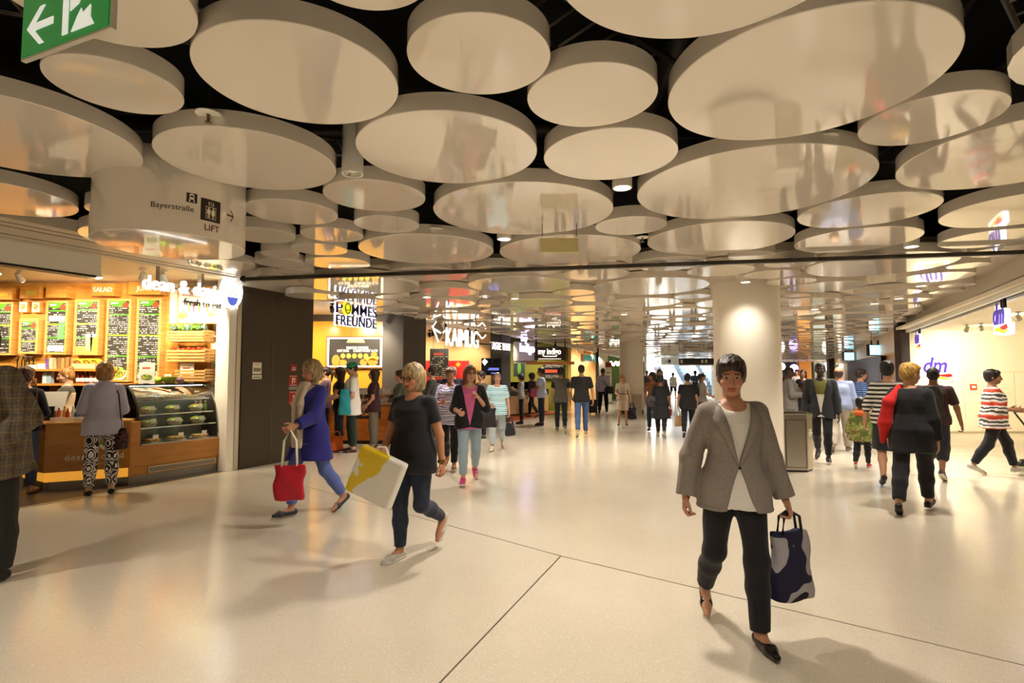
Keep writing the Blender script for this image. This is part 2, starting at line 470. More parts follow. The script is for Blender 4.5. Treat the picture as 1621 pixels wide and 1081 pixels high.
# ------------------------------------------------------------------ left shop line: soffit beam, piers, ceilings, back walls
def along(name, m, Y0, Y1, z0, z1, off0, off1, parent=None, fall=True):
    """a bar along the left shop line; off is measured toward the hall"""
    v = []
    for Y in (Y0, Y1):
        dz = zsoff(Y) - 3.18 if fall else 0
        for off in (off0, off1):
            for z in (z0, z1): v.append((L(Y)+off, Y, z+dz))
    return MB().add(v, [(0,1,3,2),(4,6,7,5),(0,4,5,1),(2,3,7,6),(0,2,6,4),(1,5,7,3)]).build(name, m, parent)
sp_ = along('trim_7', M_FASC, 2.6, 9.1, 3.17, 3.30, -0.1, 1.22, None, False); sp_['kind'] = 'structure'
for o0, o1 in ((.30, .312), (.78, .795), (1.0, 1.01)): along('soffit_groove', M_GREYJ, 2.6, 9.05, 3.165, 3.172, o0, o1, sp_, False)
bm = along('trim_1', M_FASC, 9.16, 36, 3.12, 3.40, -0.12, 0.10); bm['kind'] = 'structure'
along('track_lip', M_WHITE, 9.16, 36, 3.09, 3.12, 0.02, 0.07, bm)
along('track_lip', M_WHITE, 9.16, 36, 3.09, 3.12, -0.10, -0.05, bm)
along('track_lip', M_FASC, 2.6, 9.16, 3.15, 3.19, -0.02, 0.12, bm)
# dark pier with two doors between the first two shops
def pier(name, Y0, Y1, ztop, m, depth=0.5):
    mb = MB().prism([(L(Y0), Y0), (L(Y1), Y1), (L(Y1)-depth, Y1+.02), (L(Y0)-depth, Y0+.02)], 0, ztop)
    return struct(name, mb, m)
W1 = struct('wall_pier_bronze', MB().prism([(L(9.17), 9.17), (L(10.58), 10.58), (L(10.58)-.6, 10.75), (L(9.17)-.1, 9.6)], 0, 3.30), M_BRONZE)
for Y0, Y1 in ((9.19, 9.72), (9.74, 10.56)):
    o = along('door_panel', M_BRONZE, Y0, Y1, 0.02, 3.08, 0.0, 0.014, W1, False)
along('hinge_bar', mat('hinge_bronze', '#5a4a36', 0.35, .5), 9.722, 9.738, 0.02, 3.1, 0.0, 0.02, W1, False)
W2 = pier('wall_pier_grey', 13.10, 13.93, 3.15, mat('grey_pier', '#4c4540', 0.45), 0.5)
W3 = pier('wall_pier_slim', 17.7, 18.25, 3.05, mat('slim_pier', '#3c3733', 0.35), 0.35)
# white post at the end of the first shop
PW = struct('wall_post_white', MB().prism([(L(8.98)+.0, 8.98), (L(9.17), 9.17), (L(9.17)-.45, 9.3), (L(8.98)-.3, 9.15)], 0, 3.25), M_WHITE)
along('corner_bead', M_STEEL, 9.10, 9.168, 0.0, 3.15, 0.0, 0.012, PW, False)

def shop_ceiling(Ya, Yb, z, m, xl, name='shop_ceiling'):
    return MB().prism([(L(Ya)-.1, Ya), (L(Yb)-.1, Yb), (xl, Yb), (xl, Ya)], z, z+.06).build(name, m, CEIL)
M_WOOD = node_mat('warm_veneer', lambda nt, b, oc: ramp(nt, noise_n(nt, oc, 3.0, 6, (1, 1, 7)), [(0.3, '#b9782c'), (0.5, '#cb8a39'), (0.72, '#d79a4a')], False), 0.4)
M_WOODL = node_mat('light_veneer', lambda nt, b, oc: ramp(nt, noise_n(nt, oc, 4.0, 6, (1, 1, 9)), [(0.3, '#c88f45'), (0.5, '#d8a35a'), (0.72, '#e2b26c')], False), 0.4)
M_WOODC = node_mat('counter_veneer', lambda nt, b, oc: ramp(nt, noise_n(nt, oc, 2.2, 6, (1, 1, 6)), [(0.3, '#b4762f'), (0.5, '#c0823a'), (0.75, '#cb8f47')], False), 0.32)
shop_ceiling(2.6, 9.5, 3.16, mat('shop_ceiling_cream', '#f3dfbb', 0.6), -16)
DW = struct('wall_salad_shop', MB().box(-16, at_y(268, 500, 9.5).x, 9.5, 9.7, 0, 3.2), M_WOOD)
struct('wall_salad_shop_end', MB().box(at_y(268, 500, 9.5).x, L(9.17)-.2, 9.5, 9.7, 0, 3.2), M_CREAM)
M_YEL = mat('yellow_glass_wall', '#d9a136', 0.18, spec=0.6)
shop_ceiling(10.5, 13.5, 3.02, M_CREAM, -10)
FW = struct('wall_fries_shop', MB().box(-9, L(13.2)-.2, 13.45, 13.6, 0, 3.1), M_YEL)
for x in (-4.95, -3.95):
    MB().box(x-.006, x+.006, 13.445, 13.452, 0.9, 2.9).build('panel_joint', mat('joint_amber', '#9a7224', 0.3), FW)
MB().box(-9, L(13.2)-.2, 13.40, 13.45, 2.86, 3.02).build('head_band', M_BRONZE, FW)
struct('wall_fries_shop_side', MB().box(-9.1, -9, 10, 13.6, 0, 3.1), M_YEL)
M_TAN = mat('tan_wall', '#c7a26a', 0.55)
shop_ceiling(13.6, 18.0, 2.92, M_CREAM, -8)
KW = struct('wall_thai_shop', MB().box(-8, L(17.75)-.2, 17.95, 18.1, 0, 3.0), M_TAN)
M_OLIVE = mat('olive_wall', '#8a8a1e', 0.5)
shop_ceiling(18.0, 23.4, 2.84, mat('dark_ceiling', '#2a2623', .8), -5)
IW = struct('wall_curry_shop', MB().box(-5, L(23.2), 23.3, 23.45, 0, 2.9), M_OLIVE)
struct('wall_cream_shop', MB().box(L(23.2), L(26.8), 26.6, 26.75, 0, 2.8).box(L(23.2)-.02, L(23.2)+.1, 23.2, 26.7, 0, 2.8), mat('apricot_wall', '#e8bd7c', 0.55))
struct('trim_2', MB().box(L(26.6)-.03, L(26.6)+.1, 26.45, 26.6, 0, 2.8), M_DKMET)
struct('wall_green_shop', MB().box(L(26.6), L(34), 33.2, 33.3, 0, 2.7), mat('green_wall', '#6f8f4c', 0.6))
shop_ceiling(26.7, 33.3, 2.70, M_CREAM, L(26.6))
struct('wall_white_strip', MB().box(at_y(945, 560, 31).x, at_y(962, 560, 31).x, 31.0, 31.2, 0, 2.7), M_CREAM)

# ------------------------------------------------------------------ right side: fascia, drugstore bay, far shops
def along_r(name, m, Y0, Y1, z0, z1, off0, off1, parent=None):
    v = []
    for Y in (Y0, Y1):
        for off in (off0, off1):
            for z in (z0, z1): v.append((Rr(Y)-off, Y, z))
    return MB().add(v, [(0,2,3,1),(4,5,7,6),(0,1,5,4),(2,6,7,3),(0,4,6,2),(1,3,7,5)]).build(name, m, parent)
FR = along_r('trim_3', M_FASC, 2.0, 14.7, 2.72, 3.15, -0.2, 0.08); FR['kind'] = 'structure'
along_r('track_lip', M_WHITE, 2.0, 14.7, 2.66, 2.72, 0.02, 0.08, FR)
along_r('track_lip', M_WHITE, 2.0, 14.7, 2.66, 2.72, -0.2, -0.14, FR)
along_r('track_groove', M_DKMET, 2.0, 14.7, 2.695, 2.719, -0.14, 0.02, FR)
along_r('fascia_groove', M_GREYJ, 2.0, 14.7, 2.83, 2.842, 0.08, 0.085, FR)
M_DMWALL = mat('drugstore_wall', '#f4ead2', 0.5)
DMW = struct('wall_drugstore', MB().box(at_y(1437, 600, 14.7).x, 20, 14.7, 14.85, 0, 3.0), M_DMWALL)
MB().prism([(Rr(1.5), 1.5), (Rr(14.7)-.3, 14.7), (20, 14.7), (20, 1.5)], 2.74, 2.8).build('shop_ceiling', M_DMWALL, CEIL)
struct('wall_drugstore_side', MB().box(14, 14.1, 1.5, 14.7, 0, 3.0), M_DMWALL)
MB().box(at_y(1437, 600, 14.68).x, 19.9, 14.66, 14.7, 0, 0.05).build('base_strip', mat('base_strip', '#b8ab92', .4), DMW)
_g = mat('wall_joint', '#c9bb9c', 0.5)
for x0, x1, z in ((12.2, 14.0, 1.62), (12.0, 13.3, 1.05)): MB().box(x0, x1, 14.694, 14.702, z, z+.008).build('panel_joint', _g, DMW)
for x in (12.05, 13.4): MB().box(x, x+.008, 14.694, 14.702, 0.4, 1.62).build('panel_joint', _g, DMW)
struct('wall_pier_plum', MB().box(at_y(1424, 600, 14.6).x, at_y(1438, 600, 14.6).x, 14.5, 14.75, 0, 3.0), mat('plum_pier', '#3b2f33', 0.5))
RW = along_r('wall_right_far', mat('beige_bulkhead', '#d8c3a2', 0.5), 14.9, 44, 2.22, 2.98, -0.4, 0.0); RW['kind'] = 'structure'
w = along_r('wall_wood_bay', mat('pale_oak', '#c69c63', 0.5), 14.9, 20.0, 0, 2.22, -0.45, -0.3); w['kind'] = 'structure'
w = along_r('wall_dark_bay', mat('dark_brown_bay', '#2a211b', 0.5), 20.0, 33.0, 0, 2.22, -0.45, -0.1); w['kind'] = 'structure'
w = along_r('wall_light_bay', M_CREAM, 33.0, 44, 0, 2.22, -0.45, -0.2); w['kind'] = 'structure'

# ------------------------------------------------------------------ stairs and escalators to the street at the far end
SX0, SX1 = 8.7, 14.45
struct('wall_stair_left', MB().box(SX0-.15, SX0, 35.5, 60, 0, 9), M_WHITE)
struct('wall_stair_right', MB().box(SX1, SX1+.15, 35.5, 60, 0, 9), M_WHITE)
struct('wall_stair_end', MB().box(SX0, SX1, 59.5, 59.7, 5.0, 6.2), M_WHITE)
M_STONE = mat('stair_stone', '#e6e2da', 0.5)
t = thing('staircase', 'pale stone staircase climbing to daylight left of the escalators', 'stairs', (SX0, 36.9, 0))
for k in range(32):
    MB().box(0.02, 2.35, k*0.29, k*0.29+0.31, max(0, k*0.165-.2), (k+1)*0.165).build('step', M_STONE, t)
MB().tube([(2.4, 0, 0.95), (2.4, 9.3, 0.95+5.3)], 0.03, 8).build('handrail', M_STEEL, t)
M_STEP = mat('escalator_step', '#5d666e', 0.4, 0.7); M_GLASSB = mat('balustrade_panel', '#c9d3dc', 0.25, 0.6)
for k, (x0, lab) in enumerate(((11.2, 'escalator right beside the pale stone staircase'), (12.75, 'escalator nearest the right wall of the stairwell'))):
    t = thing('escalator', lab, 'escalator', (x0, 36.4, 0))
    for s in range(34):
        MB().box(0.22, 1.12, 0.6+s*0.40, 0.6+s*0.40+0.41, max(0, s*0.23-.25), 0.06+s*0.23).build('step', M_STEP, t)
    for x in (0.1, 1.14):
        mb = MB(); pr = [(0.0, 0), (0.0, .9), (0.5, .95), (14.0, 0.95+7.75), (14.0, 7.5), (0.9, 0.0)]
        mb.add([(x, y, z) for y, z in pr] + [(x+.1, y, z) for y, z in pr], [tuple(range(6)), tuple(range(6, 12))[::-1]] + [(i, i+6, (i+1)%6+6, (i+1)%6) for i in range(6)])
        mb.build('balustrade', M_GLASSB, t)
        MB().tube([(x+.05, -.1, .7), (x+.05, 0.05, .95), (x+.05, .5, 1.0), (x+.05, 14, 8.75)], 0.045, 8).build('handrail', M_BLKPL, t)
struct('wall_stair_edge', MB().box(at_y(1129, 600, 35.2).x, at_y(1138, 600, 35.2).x, 35.0, 35.5, 0, 3.0), mat('stair_edge', '#4a3f38', .5))
# ------------------------------------------------------------------ ceiling fittings
M_LENS = mat('lamp_lens', '#fff0d8', 0.3, emit=14.0)
M_REFL = mat('lamp_reflector', '#cfc8ba', 0.15, 0.9)
DL_H = smooth_auto(MB().lathe([(0.062, 0.02), (0.062, 0), (0.075, 0), (0.075, 0.5), (0.0, 0.5)], 32).build('dl', M_WHITE)).data
DL_L = MB().lathe([(0, 0.018), (0.061, 0.018), (0.061, 0.022), (0, 0.022)], 24).mesh('dl_lens'); DL_L.materials.append(M_LENS)
DL_R = MB().lathe([(0, 0.03), (0.03, 0.02), (0.061, 0.006), (0.0615, 0.02), (0, 0.034)], 12).mesh('dl_reflector'); DL_R.materials.append(M_REFL)
bpy.data.objects.remove(bpy.data.objects['dl'])
DL_LABEL = {0: 'lit white tube downlight below the discs at upper centre', 1: 'lit downlight left of the blank hanging yellow sign panel', 2: 'lit downlight at upper right under the overlapping discs',
            3: 'lit downlight just in front of the thick column', 15: 'unlit white tube downlight with ribbed reflector at upper left'}
_far = sorted([k for k in range(DOWN_VIS) if k not in DL_LABEL], key=lambda k: DOWN[k].x/DOWN[k].y)
_ORD = ('first', 'second', 'third', 'fourth', 'fifth', 'sixth', 'seventh', 'eighth', 'ninth', 'tenth', 'last')
for k, p in enumerate(DOWN):
    if k < DOWN_VIS:
        lab = DL_LABEL.get(k) or 'small lit downlight among the far discs, %s from the left' % _ORD[_far.index(k)]
        t = thing('downlight', lab, 'downlight', p, 0, 'ceiling downlights')
    else:                                   # beyond the picture: fittings of the ceiling itself
        t = MB().box(-.05, .05, -.05, .05, .46, .5).build('downlight', M_WHITE, CEIL, loc=p)
    h = bpy.data.objects.new('housing', DL_H); COL.objects.link(h); h.parent = t
    lit = k != 15
    e = bpy.data.objects.new('lens' if lit else 'reflector', DL_L if lit else DL_R); COL.objects.link(e); e.parent = t
    if lit:
        lamp('downlight_beam', (0, 0, -0.015), LIGHT_DOWN * (0.3 if k == 3 else 1.0 if p.y < 12 else 1.15), parent=t)
M_SPR = mat('sprinkler_brass', '#8a7a5c', 0.3, 0.8)
for p, lab in zip(SPRINK, ('sprinkler plate hanging left of the largest left disc', 'sprinkler plate under the big discs at upper right', 'sprinkler plate above the wide disc left of centre', 'small sprinkler plate right of the blank yellow panel')):
    t = thing('sprinkler', lab, 'sprinkler', p)
    MB().lathe([(0, 0), (0.07, 0), (0.07, 0.006), (0, 0.006)], 32).build('cover_plate', M_WHITE, t)
    MB().cyl((0, 0, -0.045), (0, 0, 0.0), 0.008, 0.011, 8).cyl((0, 0, -0.05), (0, 0, -0.045), 0.018, n=10).build('nozzle', M_SPR, t)
    MB().cyl((0, 0, 0.006), (0, 0, 0.35), 0.006, n=8).build('pipe_drop', M_DKMET, t)

# drum with the way to the lift
M_PRINT = mat('brown_print', '#2c211d', 0.5); M_PRINTR = mat('red_brown_print', '#6e2216', 0.5); M_PRINTW = mat('white_print', '#e9dfc9', 0.5)
t = thing('sign_drum', 'deep white drum under the ceiling lettered Bayerstrasse and LIFT', 'hanging sign', (DRUM[0], DRUM[1], 2.6))
smooth_auto(MB().lathe([(0, 0), (DRUM[2]-.004, 0), (DRUM[2], .004), (DRUM[2], 0.62), (0, 0.62)], 128).build('drum', M_DISC, t))
def on_drum(o, ang, z):
    """wrap a flat mark (local xz, mm thin) around the drum at azimuth ang"""
    me = o.data; n = len(me.vertices); co = np.empty(n*3, 'f'); me.vertices.foreach_get('co', co); co = co.reshape(-1, 3)
    R = DRUM[2]; th = ang + co[:,0]/R; rr = R + 0.0016 - np.clip(co[:,1], -0.001, 0.001)
    co = np.stack([rr*np.cos(th), rr*np.sin(th), co[:,2]+z], 1)
    me.vertices.foreach_set('co', co.astype('f').ravel()); me.update(); o.location = (0, 0, 0)
    return o
def subdiv_plate(x0, x1, z0, z1, n=8):
    mb = MB(); xs = [x0+(x1-x0)*i/n for i in range(n+1)]
    mb.add([(x, 0, z) for x in xs for z in (z0, z1)], [(2*i, 2*i+2, 2*i+3, 2*i+1) for i in range(n)])
    return mb
_ang = math.atan2(-DRUM[1], -DRUM[0])      # faces the camera
DSH = -0.15
def drum_text(s, size, m, dx, z, bold=0.0, align='LEFT'):
    o = text(s, size, m, t, depth=0.0, bold=bold, align=align); o.data.transform(Matrix.Identity(4))
    me = o.data; n = len(me.vertices); co = np.empty(n*3, 'f'); me.vertices.foreach_get('co', co); co = co.reshape(-1, 3); co[:,0] += dx+DSH; me.vertices.foreach_set('co', co.ravel())
    return on_drum(o, _ang, z)
drum_text('Bayerstraße', 0.056, M_PRINT, 0.012, 0.168, 0.0003)
drum_text('LIFT', 0.066, M_PRINTR, 0.352, 0.055, 0.0008)
def plate_mark(mb, m, name='pictogram', off=0.0):
    o = mb.build(name, m, t); o.data.vertices.foreach_get
    me = o.data; n = len(me.vertices); co = np.empty(n*3, 'f'); me.vertices.foreach_get('co', co); co = co.reshape(-1, 3); co[:,1] = -off; co[:,0] += DSH; me.vertices.foreach_set('co', co.ravel())
    return on_drum(o, _ang, 0)
plate_mark(subdiv_plate(0.23, 0.30, 0.235, 0.305), M_PRINT)
plate_mark(subdiv_plate(0.325, 0.475, 0.125, 0.29, 12), M_PRINT)
W = lambda x0, x1, z0, z1, n=4: plate_mark(subdiv_plate(x0, x1, z0, z1, n), M_PRINTW, 'pictogram_line', 0.0009)
for q in ((0.250, 0.280, 0.258, 0.296), (0.257, 0.273, 0.296, 0.301), (0.246, 0.254, 0.241, 0.256), (0.276, 0.284, 0.241, 0.256)): W(*q)
plate_mark(subdiv_plate(0.255, 0.275, 0.275, 0.288), M_PRINT, 'pictogram_line', 0.00095)
for q in ((0.362, 0.438, 0.142, 0.145), (0.362, 0.438, 0.231, 0.234), (0.362, 0.365, 0.142, 0.234), (0.435, 0.438, 0.142, 0.234),
          (0.371, 0.396, 0.180, 0.212), (0.376, 0.382, 0.150, 0.18), (0.386, 0.392, 0.150, 0.18), (0.378, 0.390, 0.215, 0.227),
          (0.404, 0.429, 0.172, 0.212), (0.410, 0.415, 0.150, 0.172), (0.418, 0.423, 0.150, 0.172), (0.411, 0.423, 0.215, 0.227),
          (0.382, 0.387, 0.243, 0.270), (0.377, 0.392, 0.262, 0.266), (0.399, 0.402, 0.24, 0.272), (0.413, 0.418, 0.243, 0.270), (0.408, 0.423, 0.247, 0.251)): W(*q)
def seg(x0, z0, x1, z1, w):
    d = Vector((x1-x0, z1-z0)).normalized(); nx, nz = -d.y*w/2, d.x*w/2
    mb = MB(); n = 6; v = []
    for i in range(n+1):
        x = x0+(x1-x0)*i/n; z = z0+(z1-z0)*i/n; v += [(x-nx, 0, z-nz), (x+nx, 0, z+nz)]
    mb.add(v, [(2*i, 2*i+2, 2*i+3, 2*i+1) for i in range(n)]); return mb
for q in ((0.535, 0.215, 0.60, 0.215, .012), (0.605, 0.215, 0.575, 0.26, .008), (0.605, 0.215, 0.575, 0.17, .008)): plate_mark(seg(*q), M_PRINT, 'arrow_line')

# green emergency exit sign close to the camera
_e0 = at_z(33, 97, 2.55); _e1 = at_z(176, 43, 2.55)
_dir = (_e1 - _e0); _len = _dir.length
t = thing('exit_sign', 'green illuminated exit sign with white arrow and running figure', 'exit sign', _e0, math.atan2(_dir.y, _dir.x))
EH = _len*0.5
MB().box(0, _len, 0, 0.014, 0, EH).build('frame', mat('sign_frame', '#c9c3b6', 0.35, 0.3), t)
M_GRN = mat('exit_green', '#0a8a3a', 0.35, emit=0.28); M_EXW = mat('exit_white', '#e8ece4', 0.35, emit=0.5)
MB().box(0.008, _len-.008, -0.004, 0.001, 0.008, EH-.008).build('green_panel', M_GRN, t)
u = _len
def pl(pts, m, name): return MB().plate([(x*u, z*u) for x, z in pts], -0.0065, -0.0035).build(name, m, t)
pl([(0.085, 0.20), (0.235, 0.335), (0.29, 0.335), (0.175, 0.225), (0.39, 0.225), (0.39, 0.175), (0.175, 0.175), (0.29, 0.065), (0.235, 0.065)], M_EXW, 'arrow')
pl([(0.50, 0.06), (0.56, 0.06), (0.56, 0.40), (0.50, 0.44)], M_EXW, 'door_opening')
pl([(0.60, 0.06), (0.84, 0.06), (0.80, 0.12), (0.80, 0.20), (0.72, 0.16), (0.70, 0.20), (0.66, 0.15)], M_EXW, 'figure_leg')
pl([(0.58, 0.21), (0.67, 0.24), (0.72, 0.31), (0.66, 0.36), (0.58, 0.30)], M_EXW, 'figure_arm')
pl([(0.70, 0.28), (0.80, 0.25), (0.86, 0.27), (0.86, 0.43), (0.76, 0.43), (0.72, 0.37)], M_EXW, 'figure_body')
MB().tube([(u*.2, .007, EH), (u*.2, .007, .75)], 0.008, 6).tube([(u*.8, .007, EH), (u*.8, .007, .75)], 0.006, 6).build('hanger', M_STEEL, t)

# blank yellow panel hanging in the middle distance
_q = at_z(886, 399, 2.74); _w = 60/870*_q.y
t = thing('hanging_panel', 'blank pale yellow panel hanging on two wires below discs', 'hanging sign', (_q.x, _q.y, 2.74))
MB().box(-_w/2, _w/2, 0, 0.03, 0, 0.135).build('panel', mat('yellow_panel', '#cdbf86', 0.5), t)
for s in (-1, 1): MB().tube([(s*_w*.46, .015, .155), (s*_w*.46, .015, .30)], 0.004, 5).build('wire', M_DKMET, t)
# ------------------------------------------------------------------ salad bar on the left
M_FRAME = M_WOODL
M_BOARD = mat('board_face', '#3a3631', 0.5)
def _menu(nt, b, oc, bg='#3b3732', fg='#e9e4d8', rows=30.0, thr=0.47, dens=46.0):
    x, y, z = sep(nt, oc)
    row = math_n(nt, 'FRACT', math_n(nt, 'MULTIPLY', z, rows))
    on = math_n(nt, 'MULTIPLY', math_n(nt, 'GREATER_THAN', row, 0.35), math_n(nt, 'LESS_THAN', row, 0.72))
    rid = math_n(nt, 'FLOOR', math_n(nt, 'MULTIPLY', z, rows))
    cb = nt.nodes.new('ShaderNodeCombineXYZ')
    nt.links.new(math_n(nt, 'MULTIPLY', x, dens), cb.inputs[0]); nt.links.new(math_n(nt, 'MULTIPLY', rid, 7.31), cb.inputs[1])
    n1 = noise_n(nt, cb.outputs[0], 1.0, 0)
    cb2 = nt.nodes.new('ShaderNodeCombineXYZ')
    nt.links.new(math_n(nt, 'MULTIPLY', x, 5.0), cb2.inputs[0]); nt.links.new(math_n(nt, 'MULTIPLY', rid, 3.7), cb2.inputs[1])
    n2 = noise_n(nt, cb2.outputs[0], 1.0, 0)
    m = math_n(nt, 'MULTIPLY', math_n(nt, 'MULTIPLY', on, math_n(nt, 'GREATER_THAN', n1, thr)), math_n(nt, 'GREATER_THAN', n2, 0.42))
    return ramp(nt, m, [(0.0, bg), (0.5, fg)])
M_MENU = node_mat('menu_print', _menu, 0.45)
M_MENU_S = node_mat('menu_print_small', lambda nt, b, oc: _menu(nt, b, oc, rows=38.0, dens=60.0), 0.45)
M_CHALK = node_mat('chalk_print', lambda nt, b, oc: _menu(nt, b, oc, '#1f1a17', '#cfc3a6', 17.0, 0.45, 26.0), 0.6)
M_GRN1 = mat('menu_green', '#5aa12c', 0.5); M_GRN2 = mat('menu_lime', '#a6d02c', 0.5); M_RED1 = mat('menu_red', '#d2482c', 0.5)
M_PAPER = mat('paper_white', '#f3eddd', 0.6)
def _salad(nt, b, oc):
    vo = nt.nodes.new('ShaderNodeTexVoronoi'); vo.inputs['Scale'].default_value = 42; nt.links.new(oc, vo.inputs['Vector'])
    s = nt.nodes.new('ShaderNodeSeparateColor'); nt.links.new(vo.outputs['Color'], s.inputs[0])
    add_bump(nt, b, vo.outputs['Distance'], 0.6, 0.015)
    return ramp(nt, s.outputs[0], [(0, '#5f8f2a'), (.25, '#8fb63c'), (.45, '#d8c25a'), (.6, '#c8552c'), (.72, '#e3d6a2'), (.85, '#3f6a22')])
M_SALAD = node_mat('mixed_salad', _salad, 0.5)
def _pasta(nt, b, oc):
    vo = nt.nodes.new('ShaderNodeTexVoronoi'); vo.inputs['Scale'].default_value = 60; nt.links.new(oc, vo.inputs['Vector'])
    s = nt.nodes.new('ShaderNodeSeparateColor'); nt.links.new(vo.outputs['Color'], s.inputs[0])
    add_bump(nt, b, vo.outputs['Distance'], 0.6, 0.015)
    return ramp(nt, s.outputs[0], [(0, '#c99a4a'), (.3, '#e0c27a'), (.55, '#a8702c'), (.75, '#d6b068'), (.9, '#8fa040')])
M_BAKE = node_mat('baked_food', _pasta, 0.6)
def ell(cx, cz, rx, rz, n=24, a0=0, a1=2*math.pi): return [(cx+rx*math.cos(a0+(a1-a0)*i/n), cz+rz*math.sin(a0+(a1-a0)*i/n)) for i in range(n+(a1-a0 < 6.2))]

def menu_board(px0, px1, py0, py1, label, pic=None, small=False):
    Yf = 9.36
    a = at_y(px0, py1, Yf); b = at_y(px1, py0, Yf)
    w, h = b.x-a.x, b.z-a.z
    t = thing('menu_board', label, 'menu board', (a.x, Yf, a.z), 0, 'menu boards of the salad bar')
    e = 0.035
    mb = MB().box(0, w, 0.02, 0.14, 0, h)
    mb.box(0, e, 0, 0.02, 0, h).box(w-e, w, 0, 0.02, 0, h).box(e, w-e, 0, 0.02, 0, e).box(e, w-e, 0, 0.02, h-e, h)
    mb.build('frame', M_FRAME, t)
    MB().box(e, w-e, 0.012, 0.02, e, h-e).build('print', M_MENU_S if small else M_MENU, t)
    iw = w-2*e
    MB().plate(ell(e+iw*.40, h-e, iw*.40, 0.10 if not small else .07, 16, math.pi, 2*math.pi), 0.0085, 0.012).build('header', M_GRN1, t)
    MB().box(e+iw*.08, e+iw*.45, 0.006, 0.0085, h-e-.05, h-e-.022).build('heading', M_PAPER, t)
    MB().plate(ell(w-e-iw*.2, h-e-.075, .05, .05, 16), 0.007, 0.012).build('badge', M_RED1, t)
    k = 0
    for fz in ((.80, .55, .30) if h > .6 else (.72, .34)):
        MB().box(e+.01, w-e-.01, 0.009, 0.012, h*fz, h*fz+.022).build('divider', M_GRN2 if k % 2 else M_GRN1, t); k += 1
    if pic == 'salad':
        MB().plate(ell(w*.52, .13, w*.40, .11, 28), 0.004, 0.012).build('bowl_rim', M_PAPER, t)
        MB().plate(ell(w*.52, .155, w*.36, .10, 28), 0.001, 0.012).build('salad_picture', M_SALAD, t)
    if pic == 'drinks':
        MB().box(e, w-e, .007, .012, e, .15).build('picture_base', mat('pic_sand', '#c9a25e', .6), t)
        for x, c in ((.62, '#e7cf8d'), (.82, '#a9c04c')):
            MB().plate([(w*x-.05, .07), (w*x+.05, .07), (w*x+.065, .33), (w*x-.065, .33)], .003, .007).build('glass_picture', mat('drink'+c, c, .5), t)
            MB().plate(ell(w*x, .335, .06, .03), .002, .007).build('foam_picture', M_PAPER, t)
    if pic == 'white':
        MB().box(e+.02, w-e-.02, .008, .012, h*.62, h*.72).build('note', M_PAPER, t)
        MB().box(e+.02, w-e-.02, .008, .012, e+.02, h*.17).build('note', M_PAPER, t)
        MB().box(w*.58, w-e-.02, .007, .012, h*.28, h*.58).build('green_column', mat('menu_mint', '#6fb56a', .5), t)
    return t
menu_board(-24, 21, 478, 562, 'menu board cut by the left picture edge behind the plaid jacket')
menu_board(28, 61, 505, 560, 'small square menu board under two little food pictures', small=True)
menu_board(69, 108, 476, 561, 'menu board with white notes and a mint green column', 'white')
menu_board(115, 158, 474, 562, 'menu board with two tall drink glasses pictured at its foot', 'drinks')
menu_board(164, 208, 473, 604, 'tall menu board ending in a picture of a round salad bowl', 'salad')
menu_board(212, 256, 472, 606, 'tall menu board nearest the wooden crates, behind the recipe cards', 'salad')
for px0, px1, lab in ((29.5, 44, 'left of two small food pictures above the small menu board'), (49.5, 64, 'right of two small food pictures above the small menu board')):
    a = at_y(px0, 494.5, 9.42); b = at_y(px1, 477, 9.42); w, h = b.x-a.x, b.z-a.z
    t = thing('food_picture', lab, 'picture', (a.x, 9.42, a.z))
    MB().box(0, w, 0, .08, 0, h).build('frame', M_FRAME, t); MB().box(.015, w-.015, -.003, 0, .015, h-.015).build('print', M_PAPER, t)
    MB().plate(ell(w/2, h/2, w*.3, h*.25), -.006, -.003).build('food', M_BAKE, t)
M_LIME = mat('lime_lettering', '#b7b43a', .5)
for px0, px1, py0, py1, s, m, lab in ((-20, 20, 456, 474, '', M_LIME, 'wooden sign box at the far left over the first menu board'), (31, 63, 454, 472, '', M_LIME, 'wooden sign box over the two small food pictures'),
                                   (72, 106, 453, 471, '', M_LIME, 'blank wooden sign box over the board with white notes'), (144, 181, 448, 468, 'SALAD', M_PAPER, 'wooden sign box lettered SALAD'),
                                   (203, 255, 446, 466, 'JUICE', M_PAPER, 'wooden sign box lettered JUICE behind the hanging shop letters')):
    a = at_y(px0, py1, 9.30); b = at_y(px1, py0, 9.30); w, h = b.x-a.x, b.z-a.z
    t = thing('sign_box', lab, 'sign', (a.x, 9.30, a.z))
    MB().box(0, w, 0, .2, 0, h).build('box', M_WOOD, t)
    if m is M_LIME and px0 < 70:
        for k in range(5): MB().box(w*(.3+.11*k), w*(.3+.11*k+.07), -.004, 0, h*.3, h*(.55+.1*(k % 2))).build('worn_letter', m, t)
    if s: text(s, h*.5, m, t, (w*.5, -.004, h*.32), depth=.004, align='CENTER', bold=.001)
# shelves with goods
def shelf(px0, px1, py, d, label, Yb=9.5):
    a = at_y(px0, py, Yb-d); b = at_y(px1, py, Yb-d)
    t = thing('shelf', label, 'shelf', (a.x, Yb-d, a.z))
    MB().box(0, b.x-a.x, 0, d, -.035, 0).build('board', M_WOOD, t)
    for k in range(3):
        x = .1+k*((b.x-a.x)-.25)/2; MB().box(x, x+.03, d-.2, d, -.16, -.035).build('bracket', M_WOOD, t)
    return a, b
sa, sb = shelf(34, 176, 584, .3, 'upper wooden shelf with cups, jars and bananas')
ta, tb = shelf(58, 205, 607, .34, 'lower wooden shelf of bottles behind the till')
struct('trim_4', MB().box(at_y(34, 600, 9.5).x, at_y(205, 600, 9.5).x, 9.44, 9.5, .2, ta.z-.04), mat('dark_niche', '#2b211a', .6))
M_GLASS = bpy.data.materials.new('clear_glass'); M_GLASS.use_nodes = True
